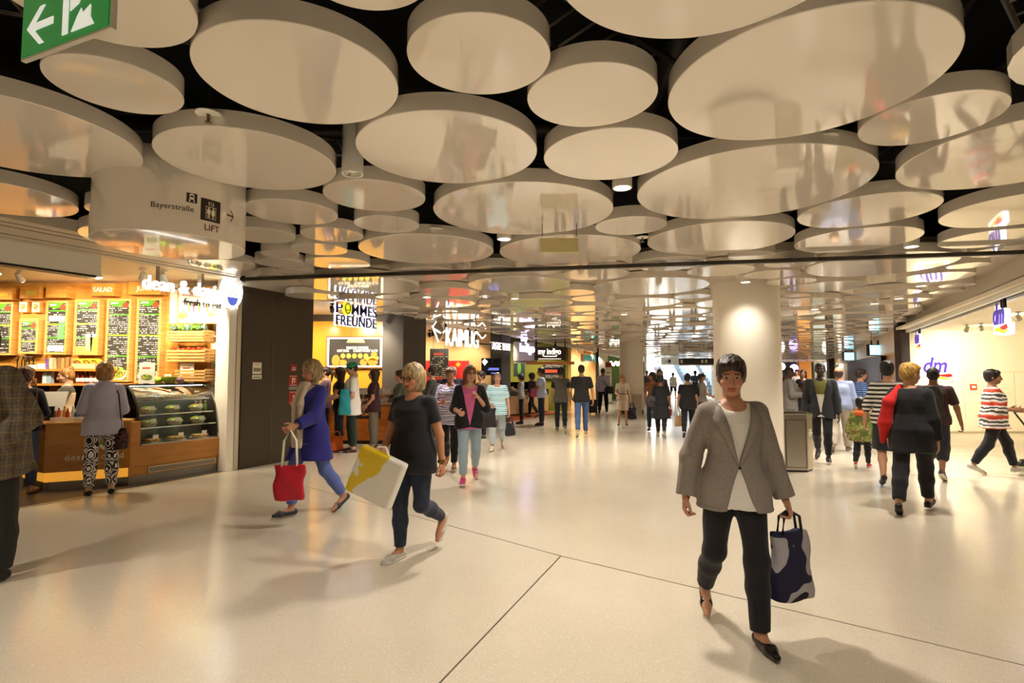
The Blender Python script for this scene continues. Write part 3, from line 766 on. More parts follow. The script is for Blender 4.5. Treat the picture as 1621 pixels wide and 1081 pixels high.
_nt = M_GLASS.node_tree; _nt.nodes.clear()
_o = _nt.nodes.new('ShaderNodeOutputMaterial'); _mx = _nt.nodes.new('ShaderNodeMixShader'); _tr = _nt.nodes.new('ShaderNodeBsdfTransparent'); _gl = _nt.nodes.new('ShaderNodeBsdfGlossy')
_fr = _nt.nodes.new('ShaderNodeFresnel'); _fr.inputs[0].default_value = 1.35
_tr.inputs[0].default_value = (.93, .96, .94, 1); _gl.inputs['Roughness'].default_value = 0.02
_nt.links.new(_fr.outputs[0], _mx.inputs[0]); _nt.links.new(_tr.outputs[0], _mx.inputs[1]); _nt.links.new(_gl.outputs[0], _mx.inputs[2]); _nt.links.new(_mx.outputs[0], _o.inputs[0])
M_KRAFT = mat('kraft_paper', '#b98f55', .7)
def put(name, label, cat, mb, m, loc, group=None, extra=()):
    t = thing(name, label, cat, loc, 0, group)
    smooth_auto(mb.build('body', m, t))
    for nm, mb2, m2 in extra: smooth_auto(mb2.build(nm, m2, t))
    return t
zs = sa.z; Y0 = 9.34
def xat(px, Y=Y0): return at_y(px, 580, Y).x
for k, px in enumerate((33, 40, 47)):
    put('glass_jar', 'clear swing-top glass jar on the upper shelf, %s of three' % ('left', 'middle', 'right')[k], 'jar', MB().lathe([(.0, 0), (.055, 0), (.055, .15), (.04, .18), (.04, .2), (0, .2)], 16), M_GLASS, (xat(px), Y0, zs), 'glass jars on the upper shelf', [('lid', MB().lathe([(0, .2), (.045, .2), (.045, .22), (0, .22)], 12), M_STEEL)])
put('storage_tub', 'low white tub beside the glass jars on the shelf', 'tub', MB().box(-.08, .08, -.06, .06, 0, .07), M_PAPER, (xat(57), Y0, zs))
put('storage_tub', 'small cream tub next to the purple cup on the shelf', 'tub', MB().box(-.06, .06, -.06, .06, 0, .09), M_PAPER, (xat(69), Y0, zs))
for k, (px, c, h, nm) in enumerate(((76, '#7a5a94', .12, 'purple'), (82, '#d9c3a2', .15, 'beige'), (88, '#c9a77a', .13, 'tan'), (94, '#8a6a3c', .16, 'brown'), (100, '#b98f55', .14, 'kraft'), (107, '#a07a42', .17, 'dark kraft'), (116, '#c29a5c', .15, 'pale kraft'))):
    mb = MB()
    for j in range(4): mb.lathe([(.0, j*.03), (.032, j*.03), (.042, j*.03+h*.6), (.045, j*.03+h*.6), (.045, j*.03+h*.6+.008), (0, j*.03+h*.6+.008)], 14)
    put('cup_stack', '%s stack of nested paper cups on the upper shelf' % nm, 'cups', mb, mat('cup'+c, c, .6), (xat(px), Y0, zs), 'paper cup stacks on the upper shelf')
M_BAN = mat('banana_yellow', '#e8c02c', .45, var=.12, vscale=20)
a = xat(122); t = thing('fruit_bin', 'clear plastic bin holding bananas on the upper shelf', 'bin', (a, Y0-.04, zs))
w = xat(160)-a
MB().box(0, w, -.08, -.074, 0, .09).box(0, w, .1, .106, 0, .09).box(0, .006, -.08, .1, 0, .09).box(w-.006, w, -.08, .1, 0, .09).box(0, w, -.08, .1, 0, .006).build('bin', mat('clear_bin', '#dcc592', .2, trans=.0), t)
for k in range(8):
    x = a+.05+k*(w-.1)/7; r = random.uniform(-.4, .4)
    pts = [(math.sin(q*1.3-.6+r*.3)*.10, -.02+.03*k % .05, .05+.09*math.cos(q*1.5-.8)) for q in [i/6*1.6 for i in range(7)]]
    b = MB().tube(pts, [.006, .017, .021, .022, .021, .015, .005], 8).build('banana', M_BAN, None, smooth=True, loc=(x, Y0-.05+.025*(k % 3), zs+.02))
    tag(b, 'ripe yellow banana in the bunch on the upper shelf', 'banana', 'bananas on the shelf')
zt = ta.z; Y1 = 9.30
def xl(px): return at_y(px, 600, Y1).x
for k, (px, c, h) in enumerate(((73, '#b8cbd6', .24), (80, '#8fa6b8', .22))):
    put('milk_carton', 'pale blue drink carton at the left of the lower shelf' if k == 0 else 'grey blue drink carton second on the lower shelf', 'carton', MB().box(-.035, .035, -.035, .035, 0, h*.8).add([(-.035,-.035,h*.8),(.035,-.035,h*.8),(.035,.035,h*.8),(-.035,.035,h*.8),(-.035,0,h),(.035,0,h)],[(0,1,5,4),(2,3,4,5),(1,2,5),(3,0,4)]), mat('carton'+c, c, .5), (xl(px), Y1, zt))
for k, (px, c) in enumerate(((124, '#7a3a22'), (131, '#8a2f1c'), (138, '#3a2a22'), (145, '#96522c'), (152, '#5a3a2a'))):
    put('syrup_bottle', 'syrup bottle with white label on lower shelf, %s from the left' % ('first', 'second', 'third', 'fourth', 'fifth')[k], 'bottle', MB().lathe([(0, 0), (.033, 0), (.033, .13), (.014, .18), (.014, .21), (0, .21)], 14), mat('syrup'+c, c, .2), (xl(px), Y1, zt), 'bottles on the lower shelf',
        [('paper_label', MB().lathe([(.034, .03), (.0345, .03), (.0345, .09), (.034, .09)], 14), M_PAPER)])

# wall at the end: big poster, crates of greens, framed picture
def poster(px0, px1, py0, py1, Y, label, d=.04, frame=.03, inner=None, name='poster'):
    a = at_y(px0, py1, Y); b = at_y(px1, py0, Y); w, h = b.x-a.x, b.z-a.z
    t = thing(name, label, 'poster', (a.x, Y, a.z))
    MB().box(0, frame, 0, d, 0, h).box(w-frame, w, 0, d, 0, h).box(frame, w-frame, 0, d, 0, frame).box(frame, w-frame, 0, d, h-frame, h).build('frame', M_FRAME, t)
    MB().box(frame, w-frame, .01, d, frame, h-frame).build('print', M_PAPER, t)
    return t, w, h
t, w, h = poster(279, 351, 453, 512, 9.20, 'framed juice poster under the hanging shop letters', d=.12)
text('STAY', .085, M_RED1, t, (w*.10, .004, h*.74), 'heading', .002)
for k, (c, x) in enumerate((('#8a9a4c', .28), ('#7a4a5a', .38), ('#e0c02c', .5), ('#d88a2c', .68))):
    MB().plate(ell(w*x, h*.42, .022, .075), .004, .01).build('bottle_picture', mat('juice'+c, c, .5), t)
for x, z, r in ((.14, .22, .07), (.80, .28, .08)): MB().plate(ell(w*x, h*z, r*1.2, r), .004, .01).build('greens_picture', M_SALAD, t)
struct('trim_5', MB().box(at_y(268, 500, 9.4).x, at_y(332, 500, 9.4).x, 9.38, 9.5, at_y(300, 608, 9.4).z, at_y(300, 512, 9.4).z), M_WOOD)
M_SLAT = node_mat('crate_slat', lambda nt, b, oc: ramp(nt, noise_n(nt, oc, 5.0, 5, (1, 6, 8)), [(.3, '#b98a4a'), (.7, '#d6a964')], False), .6)
M_LEAF = mat('herb_green', '#5d8f2c', .5, var=.35, vscale=25); M_LEAF2 = mat('blue_green_leaf', '#5a7466', .5, var=.3, vscale=25)
M_TOM = mat('tomato_red', '#c8401c', .25, var=.15, vscale=9)
def crate(px0, px1, pyb, pyt, label, fill):
    a = at_y(px0, pyb, 8.98); b = at_y(px1, pyb, 8.98); w = b.x-a.x; h = at_y(px0, pyt, 8.98).z-a.z
    t = thing('wooden_crate', label, 'crate', (a.x, 8.98, a.z), 0)
    for k in range(4):
        z = k*h/4
        MB().box(0, w, 0, .012, z+.006, z+h/4-.008).build('slat', M_SLAT, t)
        MB().box(w-.012, w, .012, .36, z+.006+.02, z+h/4-.008+.02).build('slat', M_SLAT, t)
        MB().box(0, .012, .012, .36, z+.006, z+h/4-.008).build('slat', M_SLAT, t)
    for x, y in ((.014, .014), (w-.03, .014), (.014, .33), (w-.03, .33)): MB().box(x, x+.016, y, y+.016, 0, h).build('corner_post', M_SLAT, t)
    MB().box(.012, w-.012, .012, .36, .004, .014).build('bottom', M_SLAT, t)
    g = Vector((a.x, 8.98, a.z))
    if fill == 'herbs':
        for k in range(9):
            x = .06+k*(w-.12)/8; mb = MB()
            for j in range(26):
                an = random.uniform(0, 6.28); sp = random.uniform(.02, .08); zz = random.uniform(.05, .13)
                p = Vector((math.cos(an)*sp, math.sin(an)*sp, zz)); q = Vector((math.cos(an+1.6), math.sin(an+1.6), .2)).normalized()*.02
                mb.add([p*.35, p+q+Vector((0,0,-.02)), p+Vector((0,0,.03)), p-q+Vector((0,0,-.02))], [(0,1,2,3)])
            o = mb.build('lettuce_head', M_LEAF if k % 4 else M_LEAF2, None, loc=g+Vector((x, .08+.06*(k % 2), h*.85)))
            tag(o, 'leafy lettuce head in the top crate', 'lettuce', 'lettuce heads in the top crate')
    if fill == 'tomato':
        for r in range(2):
            for k in range(7):
                o = MB().ball((0, 0, 0), (.042, .042, .036), 14, 10).build('tomato', M_TOM, None, smooth=True, loc=g+Vector((.06+k*(w-.12)/6, .08+r*.1, h*1.0+random.uniform(-.01, .015))))
                tag(o, 'ripe red tomato in the middle wooden crate', 'tomato', 'tomatoes in the middle crate')
                MB().cyl((0, 0, .034), (0, 0, .045), .004, n=6).build('stem', M_LEAF, o)
    return t
crate(264, 322, 541, 523, 'top slatted crate heaped with green lettuce', 'herbs')
crate(263, 324, 573, 553, 'middle slatted crate filled with red tomatoes', 'tomato')
crate(276, 324, 604, 585, 'lowest slatted crate behind the recipe cards', None)
t, w, h = poster(331, 363, 533, 612, 9.44, 'tall framed food picture on the white wall beside crates', d=.05, frame=.022)
MB().plate(ell(w*.62, h*.36, w*.26, h*.16), .002, .01).build('salad_picture', M_SALAD, t)
MB().plate(ell(w*.36, h*.42, w*.14, h*.06), .001, .01).build('greens_picture', mat('pic_green', '#8cae4c', .5), t)
a = at_y(337, 640, 9.46); b = at_y(362, 615, 9.46)
t = thing('notice', 'grey notice panel with rows of print under the tall food picture', 'notice', (a.x, 9.46, a.z))
MB().box(0, b.x-a.x, 0, .04, 0, b.z-a.z).build('box', mat('notice_grey', '#cfc9bb', .4), t)
MB().box(.02, b.x-a.x-.02, -.003, 0, .03, b.z-a.z-.03).build('print', node_mat('notice_print', lambda nt, bb, oc: _menu(nt, bb, oc, '#e4dfd2', '#5a554c', 26.0, .4, 40.0), .5), t)

# counter
P0 = at_z(30, 770); P1 = at_z(67, 779); P2 = at_z(204, 768.5); P3 = at_z(361, 743)
def frame_of(A, B):
    d = B-A; return d.length, math.atan2(d.y, d.x)
M_LED = mat('led_strip', '#e09a34', .4, emit=.75)
M_KICK = mat('kick_steel', '#8f8a82', .35, .6)
CT = thing('sales_counter', 'angled wooden salad bar counter with glowing plinth and white lettering', 'counter', (P1.x, P1.y, 0))
def loc(P): return (P.x-P1.x, P.y-P1.y)
def cbox(A, B, y0, y1, z0, z1, name, m, x0=0.0, x1=None, parent=None, bevel=0.004):
    ln, an = frame_of(A, B); x1 = ln if x1 is None else x1
    o = MB().box(x0, x1, y0, y1, z0, z1).build(name, m, parent or CT, bevel=bevel); o.location = loc(A)+(0,); o.rotation_euler = (0, 0, an); return o
front = cbox(P1, P2, 0, .62, .25, .90, 'front_body', M_WOODC)
cbox(P1, P2, -.01, .64, .90, .925, 'worktop', M_WOODL)
cbox(P1, P2, .03, .5, .12, .25, 'glowing_plinth', M_LED)
cbox(P1, P2, .045, .5, 0, .12, 'kick_plate', M_KICK)
cbox(P0, P1, .0, .4, .25, .90, 'return_body', M_WOODC)
cbox(P0, P1, .03, .4, .12, .25, 'glowing_plinth', M_LED); cbox(P0, P1, .045, .4, 0, .12, 'kick_plate', M_KICK)
ln, an = frame_of(P2, P3)
cbox(P2, P3, 0, .55, .25, .54, 'case_base', M_WOODC)
cbox(P2, P3, 0, .55, .54, .93, 'end_block', M_WOODC, ln-.14, ln)
cbox(P2, P3, 0, .08, .54, .90, 'joint_block', M_WOODC, 0, .13)
cbox(P2, P3, .02, .5, .12, .25, 'wood_plinth', M_WOOD); cbox(P2, P3, .03, .5, 0, .12, 'kick_plate', M_KICK)
gx0, gx1 = ln*.17, ln*.86
g = cbox(P2, P3, .005, .02, .135, .225, 'vent_grille', mat('grille_cream', '#d8ccb0', .4), gx0, gx1)
for k in range(46):
    x = gx0+.02+k*(gx1-gx0-.04)/46
    o = MB().box(x, x+.012, .001, .006, .15, .21).build('slat', mat('grille_slot', '#8a7f68', .5), g)
L12, A12 = frame_of(P1, P2)
o = text('dean & david', .115, mat('counter_print', '#f2e6cf', .5), front, (.22, -.0025, .40), depth=.002, bold=.0006, spacing=1.12)
text('fresh to eat', .055, mat('counter_print2', '#dcb983', .5), front, (.56, -.0025, .325), depth=.002)
MB().plate(ell(.70, .60, .10, .085, 16, math.pi, 2*math.pi), -.003, 0).build('bowl_mark', M_PAPER, front)
MB().plate(ell(.70, .61, .07, .05, 16), -.0035, 0).build('leaf_mark', mat('leaf_mark', '#2f9a4c', .5), front)

# curved glass display case
ln, an = frame_of(P2, P3)
CS = thing('display_case', 'curved glass chiller full of salads and cakes', 'display case', (P2.x, P2.y, .54), an)
cx0, cx1 = .12, ln-.16
def prof(t_): return (.02+.50*(1-math.cos(t_*math.pi/2)), .87*math.sin(t_*math.pi/2))
ring = [prof(k/14) for k in range(15)]
v = [(x, y, z) for x in (cx0+.02, cx1-.02) for y, z in ring]
MB().add(v, [(k, k+1, k+16, k+15) for k in range(14)]).build('curved_glass', M_GLASS, CS, smooth=True)
for x, m, nm in ((cx0, M_BLKPL, 'black_end_frame'), (cx1-.03, M_CHROME, 'chrome_end_frame')):
    MB().tube([(x+.015, y, z) for y, z in ring], .017, 8).build(nm, m, CS, smooth=True)
    MB().plate([(0, 0)]+ring[1:]+[(.52, 0)], 0, 0.006).build('end_glass', M_GLASS, CS)
    e = CS.children[-1]; e.rotation_euler = (0, 0, math.pi/2); e.location = (x+.02, 0, 0)
MB().box(cx0, cx1, .52, .55, 0, .87).build('back_panel', mat('case_back', '#9aa595', .4), CS)
MB().box(cx0, cx1, .42, .56, .87, .885).build('top', M_BLKPL, CS)
MB().box(cx0+.05, cx1-.05, .435, .475, .845, .86).build('light_tube', mat('case_tube', '#fffaf0', .4, emit=8.0), CS)
MB().box(cx0+.02, cx1-.02, .03, .53, .0, .02).build('floor_tray', M_STEEL, CS)
for z, y in ((.24, .07), (.43, .13), (.64, .24)):
    s = MB().box(cx0+.03, cx1-.03, y, .52, z, z+.008).build('glass_shelf', M_GLASS, CS)
    MB().box(cx0+.03, cx1-.03, y-.012, y, z-.006, z+.014).build('shelf_edge', M_CHROME, s)
MB().tube([(cx1-.10+.05*math.cos(a), .445, .80+.035*math.sin(a)) for a in [i/16*2*math.pi for i in range(17)]], .006, 6).build('oval_badge', M_PAPER, CS)
def on_case(x, y, z):
    d = Matrix.Rotation(an, 3, 'Z') @ Vector((x, y, z)); return Vector((P2.x, P2.y, .54)) + d
M_BOWLC = mat('clear_bowl', '#cfc7a0', .25); M_TAG = mat('price_tag', '#f5f0e2', .5)
cw = cx1-cx0-.1
names = ('left', 'middle', 'right')
for row, (z, y, kind) in enumerate(((.022, .16, 'cake'), (.25, .22, 'box'), (.44, .28, 'bowl'), (.65, .38, 'tray'))):
    for k in range(3):
        if kind == 'box' and k == 2: pass
        p = on_case(cx0+.05+cw*(.17+.33*k), y, z)
        lab = {'cake': '%s round tart on the case floor behind a price card', 'box': '%s tub of salad on the lower glass shelf', 'bowl': '%s salad bowl on the middle glass shelf', 'tray': '%s sandwich tray on the top glass shelf'}[kind] % names[k]
        t = thing({'cake': 'tart', 'box': 'salad_tub', 'bowl': 'salad_bowl', 'tray': 'food_tray'}[kind], lab, {'cake': 'tart', 'box': 'salad', 'bowl': 'salad', 'tray': 'tray'}[kind], p, an)
        if kind == 'cake':
            smooth_auto(MB().lathe([(0, 0), (.13, 0), (.14, .012), (0, .012)], 28).build('plate', M_PAPER, t)); smooth_auto(MB().lathe([(0, .012), (.11, .012), (.125, .05), (.10, .055), (0, .062)], 28).build('crust', M_BAKE, t))
        elif kind == 'tray':
            MB().box(-.15, .15, -.09, .09, 0, .025).build('tray', M_STEEL, t)
            for j in range(4): MB().box(-.13+j*.068, -.075+j*.068, -.07, .07, .025, .085).build('sandwich', M_BAKE if j % 2 else M_SALAD, t, bevel=.01)
        else:
            smooth_auto(MB().lathe([(0, 0), (.08, 0), (.115, .07), (.115, .075), (0, .07)], 24).build('bowl', M_BOWLC, t)); smooth_auto(MB().ball((0, 0, .07), (.108, .108, .045), 20, 10).build('salad', M_SALAD, t))
        MB().box(-.05, .03, -.14 if kind in ('cake',) else -.12, -.137 if kind in ('cake',) else -.117, .06, .12).build('price_tag', M_TAG, t)
for k, (x, c) in enumerate(((.80, '#c86a2c'), (.87, '#d2a03c'), (.94, '#7a9a3c'))):
    put('juice_bottle', ('orange', 'yellow', 'green')[k] + ' juice bottle at the right end of the middle glass shelf', 'bottle', MB().lathe([(0, 0), (.026, 0), (.026, .1), (.013, .13), (.013, .15), (0, .15)], 14), mat('bottle'+c, c, .2), on_case(cx0+.05+cw*x, .24, .44), None, [('cap', MB().lathe([(0, .15), (.015, .15), (.015, .165), (0, .165)], 10), M_PAPER)])
# on top of the case
def on_top(x, y): return on_case(x, y, .887)
for x, w_, h_, lab in ((.27, .24, .33, 'tall recipe card with salad picture at the left on the glass case'), (.55, .11, .15, 'small green recipe card between the two tall ones'), (.82, .23, .33, 'tall recipe card with pink food picture right of the green bowl')):
    p = on_top(cx0+cw*x, .47); t = thing('recipe_card', lab, 'card', p, 0)
    MB().box(-w_/2, w_/2, 0, .006, 0, h_).build('card', M_PAPER, t); MB().box(-.05, .05, 0, .07, 0, .01).build('foot', M_BLKPL, t)
    MB().plate(ell(0, h_*.32, w_*.36, h_*.13), -.003, 0).build('picture', M_SALAD if x < .7 else mat('pink_food', '#d88a5c', .5), t)
    MB().box(-w_*.3, w_*.2, -.002, 0, h_*.72, h_*.78).build('heading', M_RED1, t)
p = on_top(cx0+cw*.60, .50); t = thing('fruit_bowl', 'lime green bowl on top of the glass case', 'bowl', p)
smooth_auto(MB().lathe([(0, 0), (.06, 0), (.12, .07), (.125, .11), (.118, .11), (.11, .07), (0, .02)], 28).build('bowl', mat('lime_bowl', '#8a9a2c', .25), t))
for k, (dx, dy, m, nm, lab) in enumerate(((-.17, -.02, mat('apple_green', '#8ab02c', .3), 'green_apple', 'green apple left of the lime bowl on glass case'), (.17, -.03, mat('artichoke', '#6a4a4a', .5, var=.4, vscale=40), 'artichoke', 'purple artichoke right of the lime bowl on glass case'))):
    o = MB().ball((0, 0, .055), (.06, .06, .055), 18, 12).build(nm, m, None, smooth=True, loc=p+Vector((dx, dy, 0))); tag(o, lab, 'fruit' if k == 0 else 'vegetable')
# till, card reader and things on the counter
def on_ct(x, y, z=.925):
    d = Matrix.Rotation(A12, 3, 'Z') @ Vector((x, y, z)); return Vector((P1.x, P1.y, 0)) + d
t = thing('till_monitor', 'grey till monitor with dark green customer display above counter', 'till', on_ct(.62, .42), A12)
MB().box(-.22, .2, 0, .03, .12, .46).build('screen_back', mat('till_grey', '#77736c', .4), t); MB().box(-.04, .04, .01, .05, 0, .14).box(-.12, .12, -.05, .1, 0, .015).build('stand', M_BLKPL, t)
MB().box(-.12, .14, -.015, 0, .28, .42).build('customer_display', mat('display_green', '#0f4a3c', .3), t); MB().box(-.10, .10, -.018, -.014, .34, .36).build('display_text', mat('display_text', '#69c9a6', .4, emit=.6), t)
t = thing('payment_screen', 'small white framed screen tilted at the counter edge', 'screen', on_ct(.60, .12), A12)
o = MB().box(-.12, .12, 0, .025, 0, .18).build('bezel', M_PAPER, t, bevel=.006); o.location = (0, 0, .06); o.rotation_euler = (-.25, 0, 0)
s = MB().box(-.095, .095, -.003, 0, .03, .16).build('screen', mat('lit_screen_blue', '#6f7fae', .3, emit=.8), o); MB().box(-.05, .05, -.02, .08, 0, .07).build('foot', M_BLKPL, t)
t = thing('till_monitor', 'tilted till screen at the left end behind the plaid jacket', 'till', on_ct(-.05, .38), A12)
o = MB().box(-.2, .16, 0, .03, 0, .32).build('screen_back', mat('till_light', '#a9a59a', .4), t); o.location = (0, 0, .14); o.rotation_euler = (-.6, 0, 0); MB().box(-.05, .05, 0, .1, 0, .2).build('stand', M_BLKPL, t)
for k, (x, y, c, h, nm) in enumerate(((.10, .16, '#b5532c', .2, 'orange'), (.15, .22, '#c8a23c', .22, 'yellow'), (.20, .15, '#a33a2c', .19, 'red'), (.25, .2, '#d0c8b0', .21, 'cream'), (.30, .15, '#394a78', .17, 'dark blue'), (.35, .19, '#9a2f3c', .18, 'crimson'))):
    put('drink_bottle', nm + ' drink bottle standing on the counter by the till', 'bottle', MB().lathe([(0, 0), (.026, 0), (.026, h*.6), (.011, h*.8), (.011, h*.93), (0, h*.93)], 14), mat('drink'+c, c, .2), on_ct(x, y), 'drink bottles on the counter', [('cap', MB().lathe([(0, h*.93), (.013, h*.93), (.013, h), (0, h)], 10), M_PAPER)])
for k, (x, c, lab) in enumerate(((.16, '#e5ddc9', 'white card holder tray at the counter front'), (.42, '#cfc8bb', 'pale grey tray beside the small payment screen'))):
    t = thing('counter_tray', lab, 'tray', on_ct(x, .05), A12); MB().box(-.13, .13, 0, .09, 0, .006).box(-.13, .13, 0, .006, 0, .06).box(-.13, .13, .084, .09, 0, .06).box(-.13, -.124, 0, .09, 0, .06).box(.124, .13, 0, .09, 0, .06).build('tray', mat('tray'+c, c, .4), t); MB().box(-.11, .11, .02, .07, .006, .03).build('cards', M_PAPER, t)

# bulkhead over the shop front, hanging letters and logo
BK = thing('bulkhead_box', 'white bulkhead box over the salad bar with black slots', 'bulkhead', (0, 0, 0))
def along_b(name, m, Ya, Yb, z0, z1, o0, o1, parent): return along(name, m, Ya, Yb, z0, z1, o0, o1, parent, False)
_yb = at_l(160, 420).y
along_b('box', M_WHITE, 2.7, _yb, 2.88, 3.20, -.35, 0, BK); along_b('slot', M_BLKPL, 2.7, _yb-.05, 3.185, 3.21, -.2, .006, BK); along_b('slot', M_BLKPL, 2.7, _yb-.05, 2.86, 2.885, -.2, .004, BK)
M_SIGNW = mat('lit_white_letters', '#fff8ec', .4, emit=1.7)
A = at_l(225, 452); B = at_l(352, 476)
t = thing('shop_sign', 'row of lit white letters hanging over the salad bar front', 'shop sign', (A.x, A.y, 2.80), ROT_L)
lw = (Vector((B.x, B.y, 0))-Vector((A.x, A.y, 0))).length
o = text('dean & david', .285, M_SIGNW, t, (0, 0, 0), depth=.02, bold=.003); xw = o.dimensions.x if o.dimensions.x > .1 else 1.6
co = [v_.co.x for v_ in o.data.vertices]; o.scale = (lw/max(co), 1, 1)
MB().box(-.02, lw+.04, .015, .035, .05, .075).build('rail', M_STEEL, t)
M_SIGND = mat('dark_letters', '#6f6a60', .4)
o = text('fresh to eat', .15, M_SIGND, t, (lw*.49, 0, -.17), depth=.008, bold=.002); co = [v_.co.x for v_ in o.data.vertices]; o.scale = (lw*.5/max(co), 1, 1)
MB().box(lw*.48, lw, .008, .02, -.135, -.12).build('rail', M_STEEL, t)
MB().box(.20, .24, .0, .03, .05, .38).box(lw*.72, lw*.74, .0, .03, .05, .38).build('hanger', M_STEEL, t)
A = at_l(368.5, 461, .06)
t = thing('logo_sign', 'lit oval white logo sign with blue bowl and green leaves', 'shop sign', (A.x, A.y, A.z), ROT_L)
MB().plate(ell(0, 0, .185, .275, 40), 0, .07).build('oval_box', mat('logo_glow', '#fffdf8', .4, emit=3.2), t)
MB().plate(ell(0, -.10, .095, .14, 20, math.pi, 2*math.pi), -.004, 0).build('bowl', mat('logo_blue', '#5566c8', .4, emit=.9), t)
for x, z in ((-.04, -.05), (.02, -.03), (.06, -.06), (0, .02), (.07, .03), (.11, .12)): MB().plate(ell(x, z, .016, .012, 10), -.004, 0).build('leaf', mat('logo_leaf', '#7ccf5c', .4, emit=.8), t)
MB().box(-.02, .02, .02, .05, .27, .50).build('hanger', M_STEEL, t)
# track spots of the shop
def track_spot(p, target, label, power=LIGHT_SPOT, m=M_WHITE, ang=95, r=.05, color=WARM):
    t = thing('track_spotlight', label, 'spotlight', p, 0, 'track spotlights')
    d = (Vector(target)-Vector(p)).normalized()
    smooth_auto(MB().cyl(d*-.09, d*.05, r*.75, r, 20).build('head', m, t)); MB().cyl((0, 0, 0.0), (0, 0, .12), .012, n=8).box(-.04, .04, -.02, .02, .10, .13).build('stem', m, t)
    MB().cyl(d*.049, d*.056, r*.85, n=20).build('lens', M_LENS, t)
    l = lamp('spot_beam', d*.07, power, size=.05, angle=ang, blend=.7, color=color, parent=t); l.rotation_euler = d.to_track_quat('-Z', 'Y').to_euler()
    return t
SW = (1.0, .84, .60)
for k, (px, py, Y, tx, tz, lab) in enumerate(((139, 420, 7.9, -7.5, 2.0, 'white track spot hanging at the bulkhead end'), (226, 432, 8.1, -6.6, 2.0, 'white track spot left of the hanging shop letters'), (259, 436, 8.2, -5.6, 1.6, 'glowing track spot behind the hanging shop letters'))):
    p = at_y(px, py, Y); track_spot((p.x, p.y, min(p.z, 3.02)), (tx, 9.5, tz), lab, LIGHT_SPOT*1.8, color=SW)
for k, (x, y, tx) in enumerate(((-8.6, 8.2, -8.8), (-7.4, 8.2, -7.6), (-5.0, 8.75, -5.2))):
    track_spot((x, y, 3.02), (tx, 9.5, 1.9), ('track spot over the far left menu boards', 'track spot over the middle menu boards', 'track spot over the white end wall')[k], LIGHT_SPOT*1.7, color=SW)
track_spot((-6.0, 7.9, 3.02), (-5.6, 8.0, 1.0), 'track spot aimed down on the glass case', LIGHT_SPOT*1.2, color=SW, ang=110)
track_spot((-7.2, 7.6, 3.02), (-6.6, 7.7, .9), 'track spot aimed down on the till', LIGHT_SPOT*1.0, color=SW, ang=110)
MB().lathe([(0, 0), (.16, 0), (.17, .02), (0, .02)], 28).build('air_vent', mat('vent_cream', '#c9a86c', .5), CEIL, loc=(at_z(120, 437, 3.14).x, at_z(120, 437, 3.14).y, 3.14))
# ------------------------------------------------------------------ notices on the bronze pier
def notice(px0, px1, py0, py1, m, label, marks=(), cat='notice'):
    a = at_l(px0, py1, .016); b = at_l(px1, py0, .016); w = math.hypot(b.x-a.x, b.y-a.y); h = b.z-a.z
    t = thing('notice', label, cat, a, ROT_L)
    MB().box(0, w, -.004, 0, 0, h).build('sheet', m, t)
    for x0, x1, z0, z1, mm in marks: MB().box(w*x0, w*x1, -.0055, -.004, h*z0, h*z1).build('print', mm, t)
M_RSIGN = mat('fire_red', '#a3221c', .4); M_GPR = mat('grey_print', '#8f877a', .5)
notice(399.5, 414, 573, 592, M_PAPER, 'white paper notice with red edge on the bronze door', [(.0, 1, .95, 1, M_RSIGN), (.25, .75, .78, .82, M_GPR), (.1, .9, .2, .5, M_GPR)])
notice(399, 414, 593.5, 600, M_PAPER, 'narrow white strip notice under the paper on bronze door', [(.1, .9, .3, .6, M_GPR)])
notice(459.5, 470, 577, 588, M_RSIGN, 'small dark red sign with blue mark on the bronze pier', [(.3, .75, .15, .6, M_PAPER), (.4, .65, .25, .5, mat('blue_mark', '#3a4a9a', .5))])
notice(457, 471, 594, 611, M_RSIGN, 'red fire hose sign with white outline on the bronze pier', [(.1, .9, .9, .94, M_PAPER), (.1, .9, .06, .1, M_PAPER), (.35, .45, .2, .75, M_PAPER), (.45, .7, .65, .75, M_PAPER), (.6, .7, .3, .7, M_PAPER)])
notice(457, 471, 611.5, 617, M_GPR, 'grey strip under the red fire hose sign')
notice(457, 471, 619, 640, M_RSIGN, 'lower red fire extinguisher sign on the bronze pier', [(.1, .9, .92, .95, M_PAPER), (.1, .9, .05, .08, M_PAPER), (.45, .6, .2, .7, M_PAPER)])

# ------------------------------------------------------------------ fries shop
M_NAVY = mat('navy_letters', '#16173f', .4); M_HALO = mat('halo_white', '#f1efff', .4, emit=2.6); M_SMILE = mat('smile_yellow', '#e8e01c', .4, emit=1.2)
A = at_l(530, 512, .05); B = at_l(594, 520, .05); lw = math.hypot(B.x-A.x, B.y-A.y)
t = thing('shop_sign', 'hanging two line sign in dark letters with a yellow smiling O', 'shop sign', (A.x, A.y, A.z-.02), ROT_L)
def fit_text(s, size, m, parent, x0, x1, z, y=0.0, depth=.01, bold=.004, name='lettering', shear=0.0):
    o = text(s, size, m, parent, (x0, y, z), name, depth, bold, 'LEFT', shear)
    co = [q.co.x for q in o.data.vertices]; f = (x1-x0)/(max(co)-min(co)); o.scale = (f, 1, 1); o.location.x = x0-min(co)*f; return o
for s, z, x0 in (('P', .245, 0), ('MMES', .245, .36), ('FREUNDE', .0, 0)):
    x1 = {'P': .15, 'MMES': 1.0, 'FREUNDE': 1.0}[s]
    fit_text(s, .30, M_NAVY, t, lw*x0, lw*x1, z, -.03, .012, .0015)
    fit_text(s, .30, M_HALO, t, lw*x0-.012, lw*x1+.012, z-.0, .0, .02, .013, 'halo')
MB().plate(ell(lw*.255, .36, lw*.095, .15, 32), -.045, .0).build('smiling_o', M_SMILE, t)
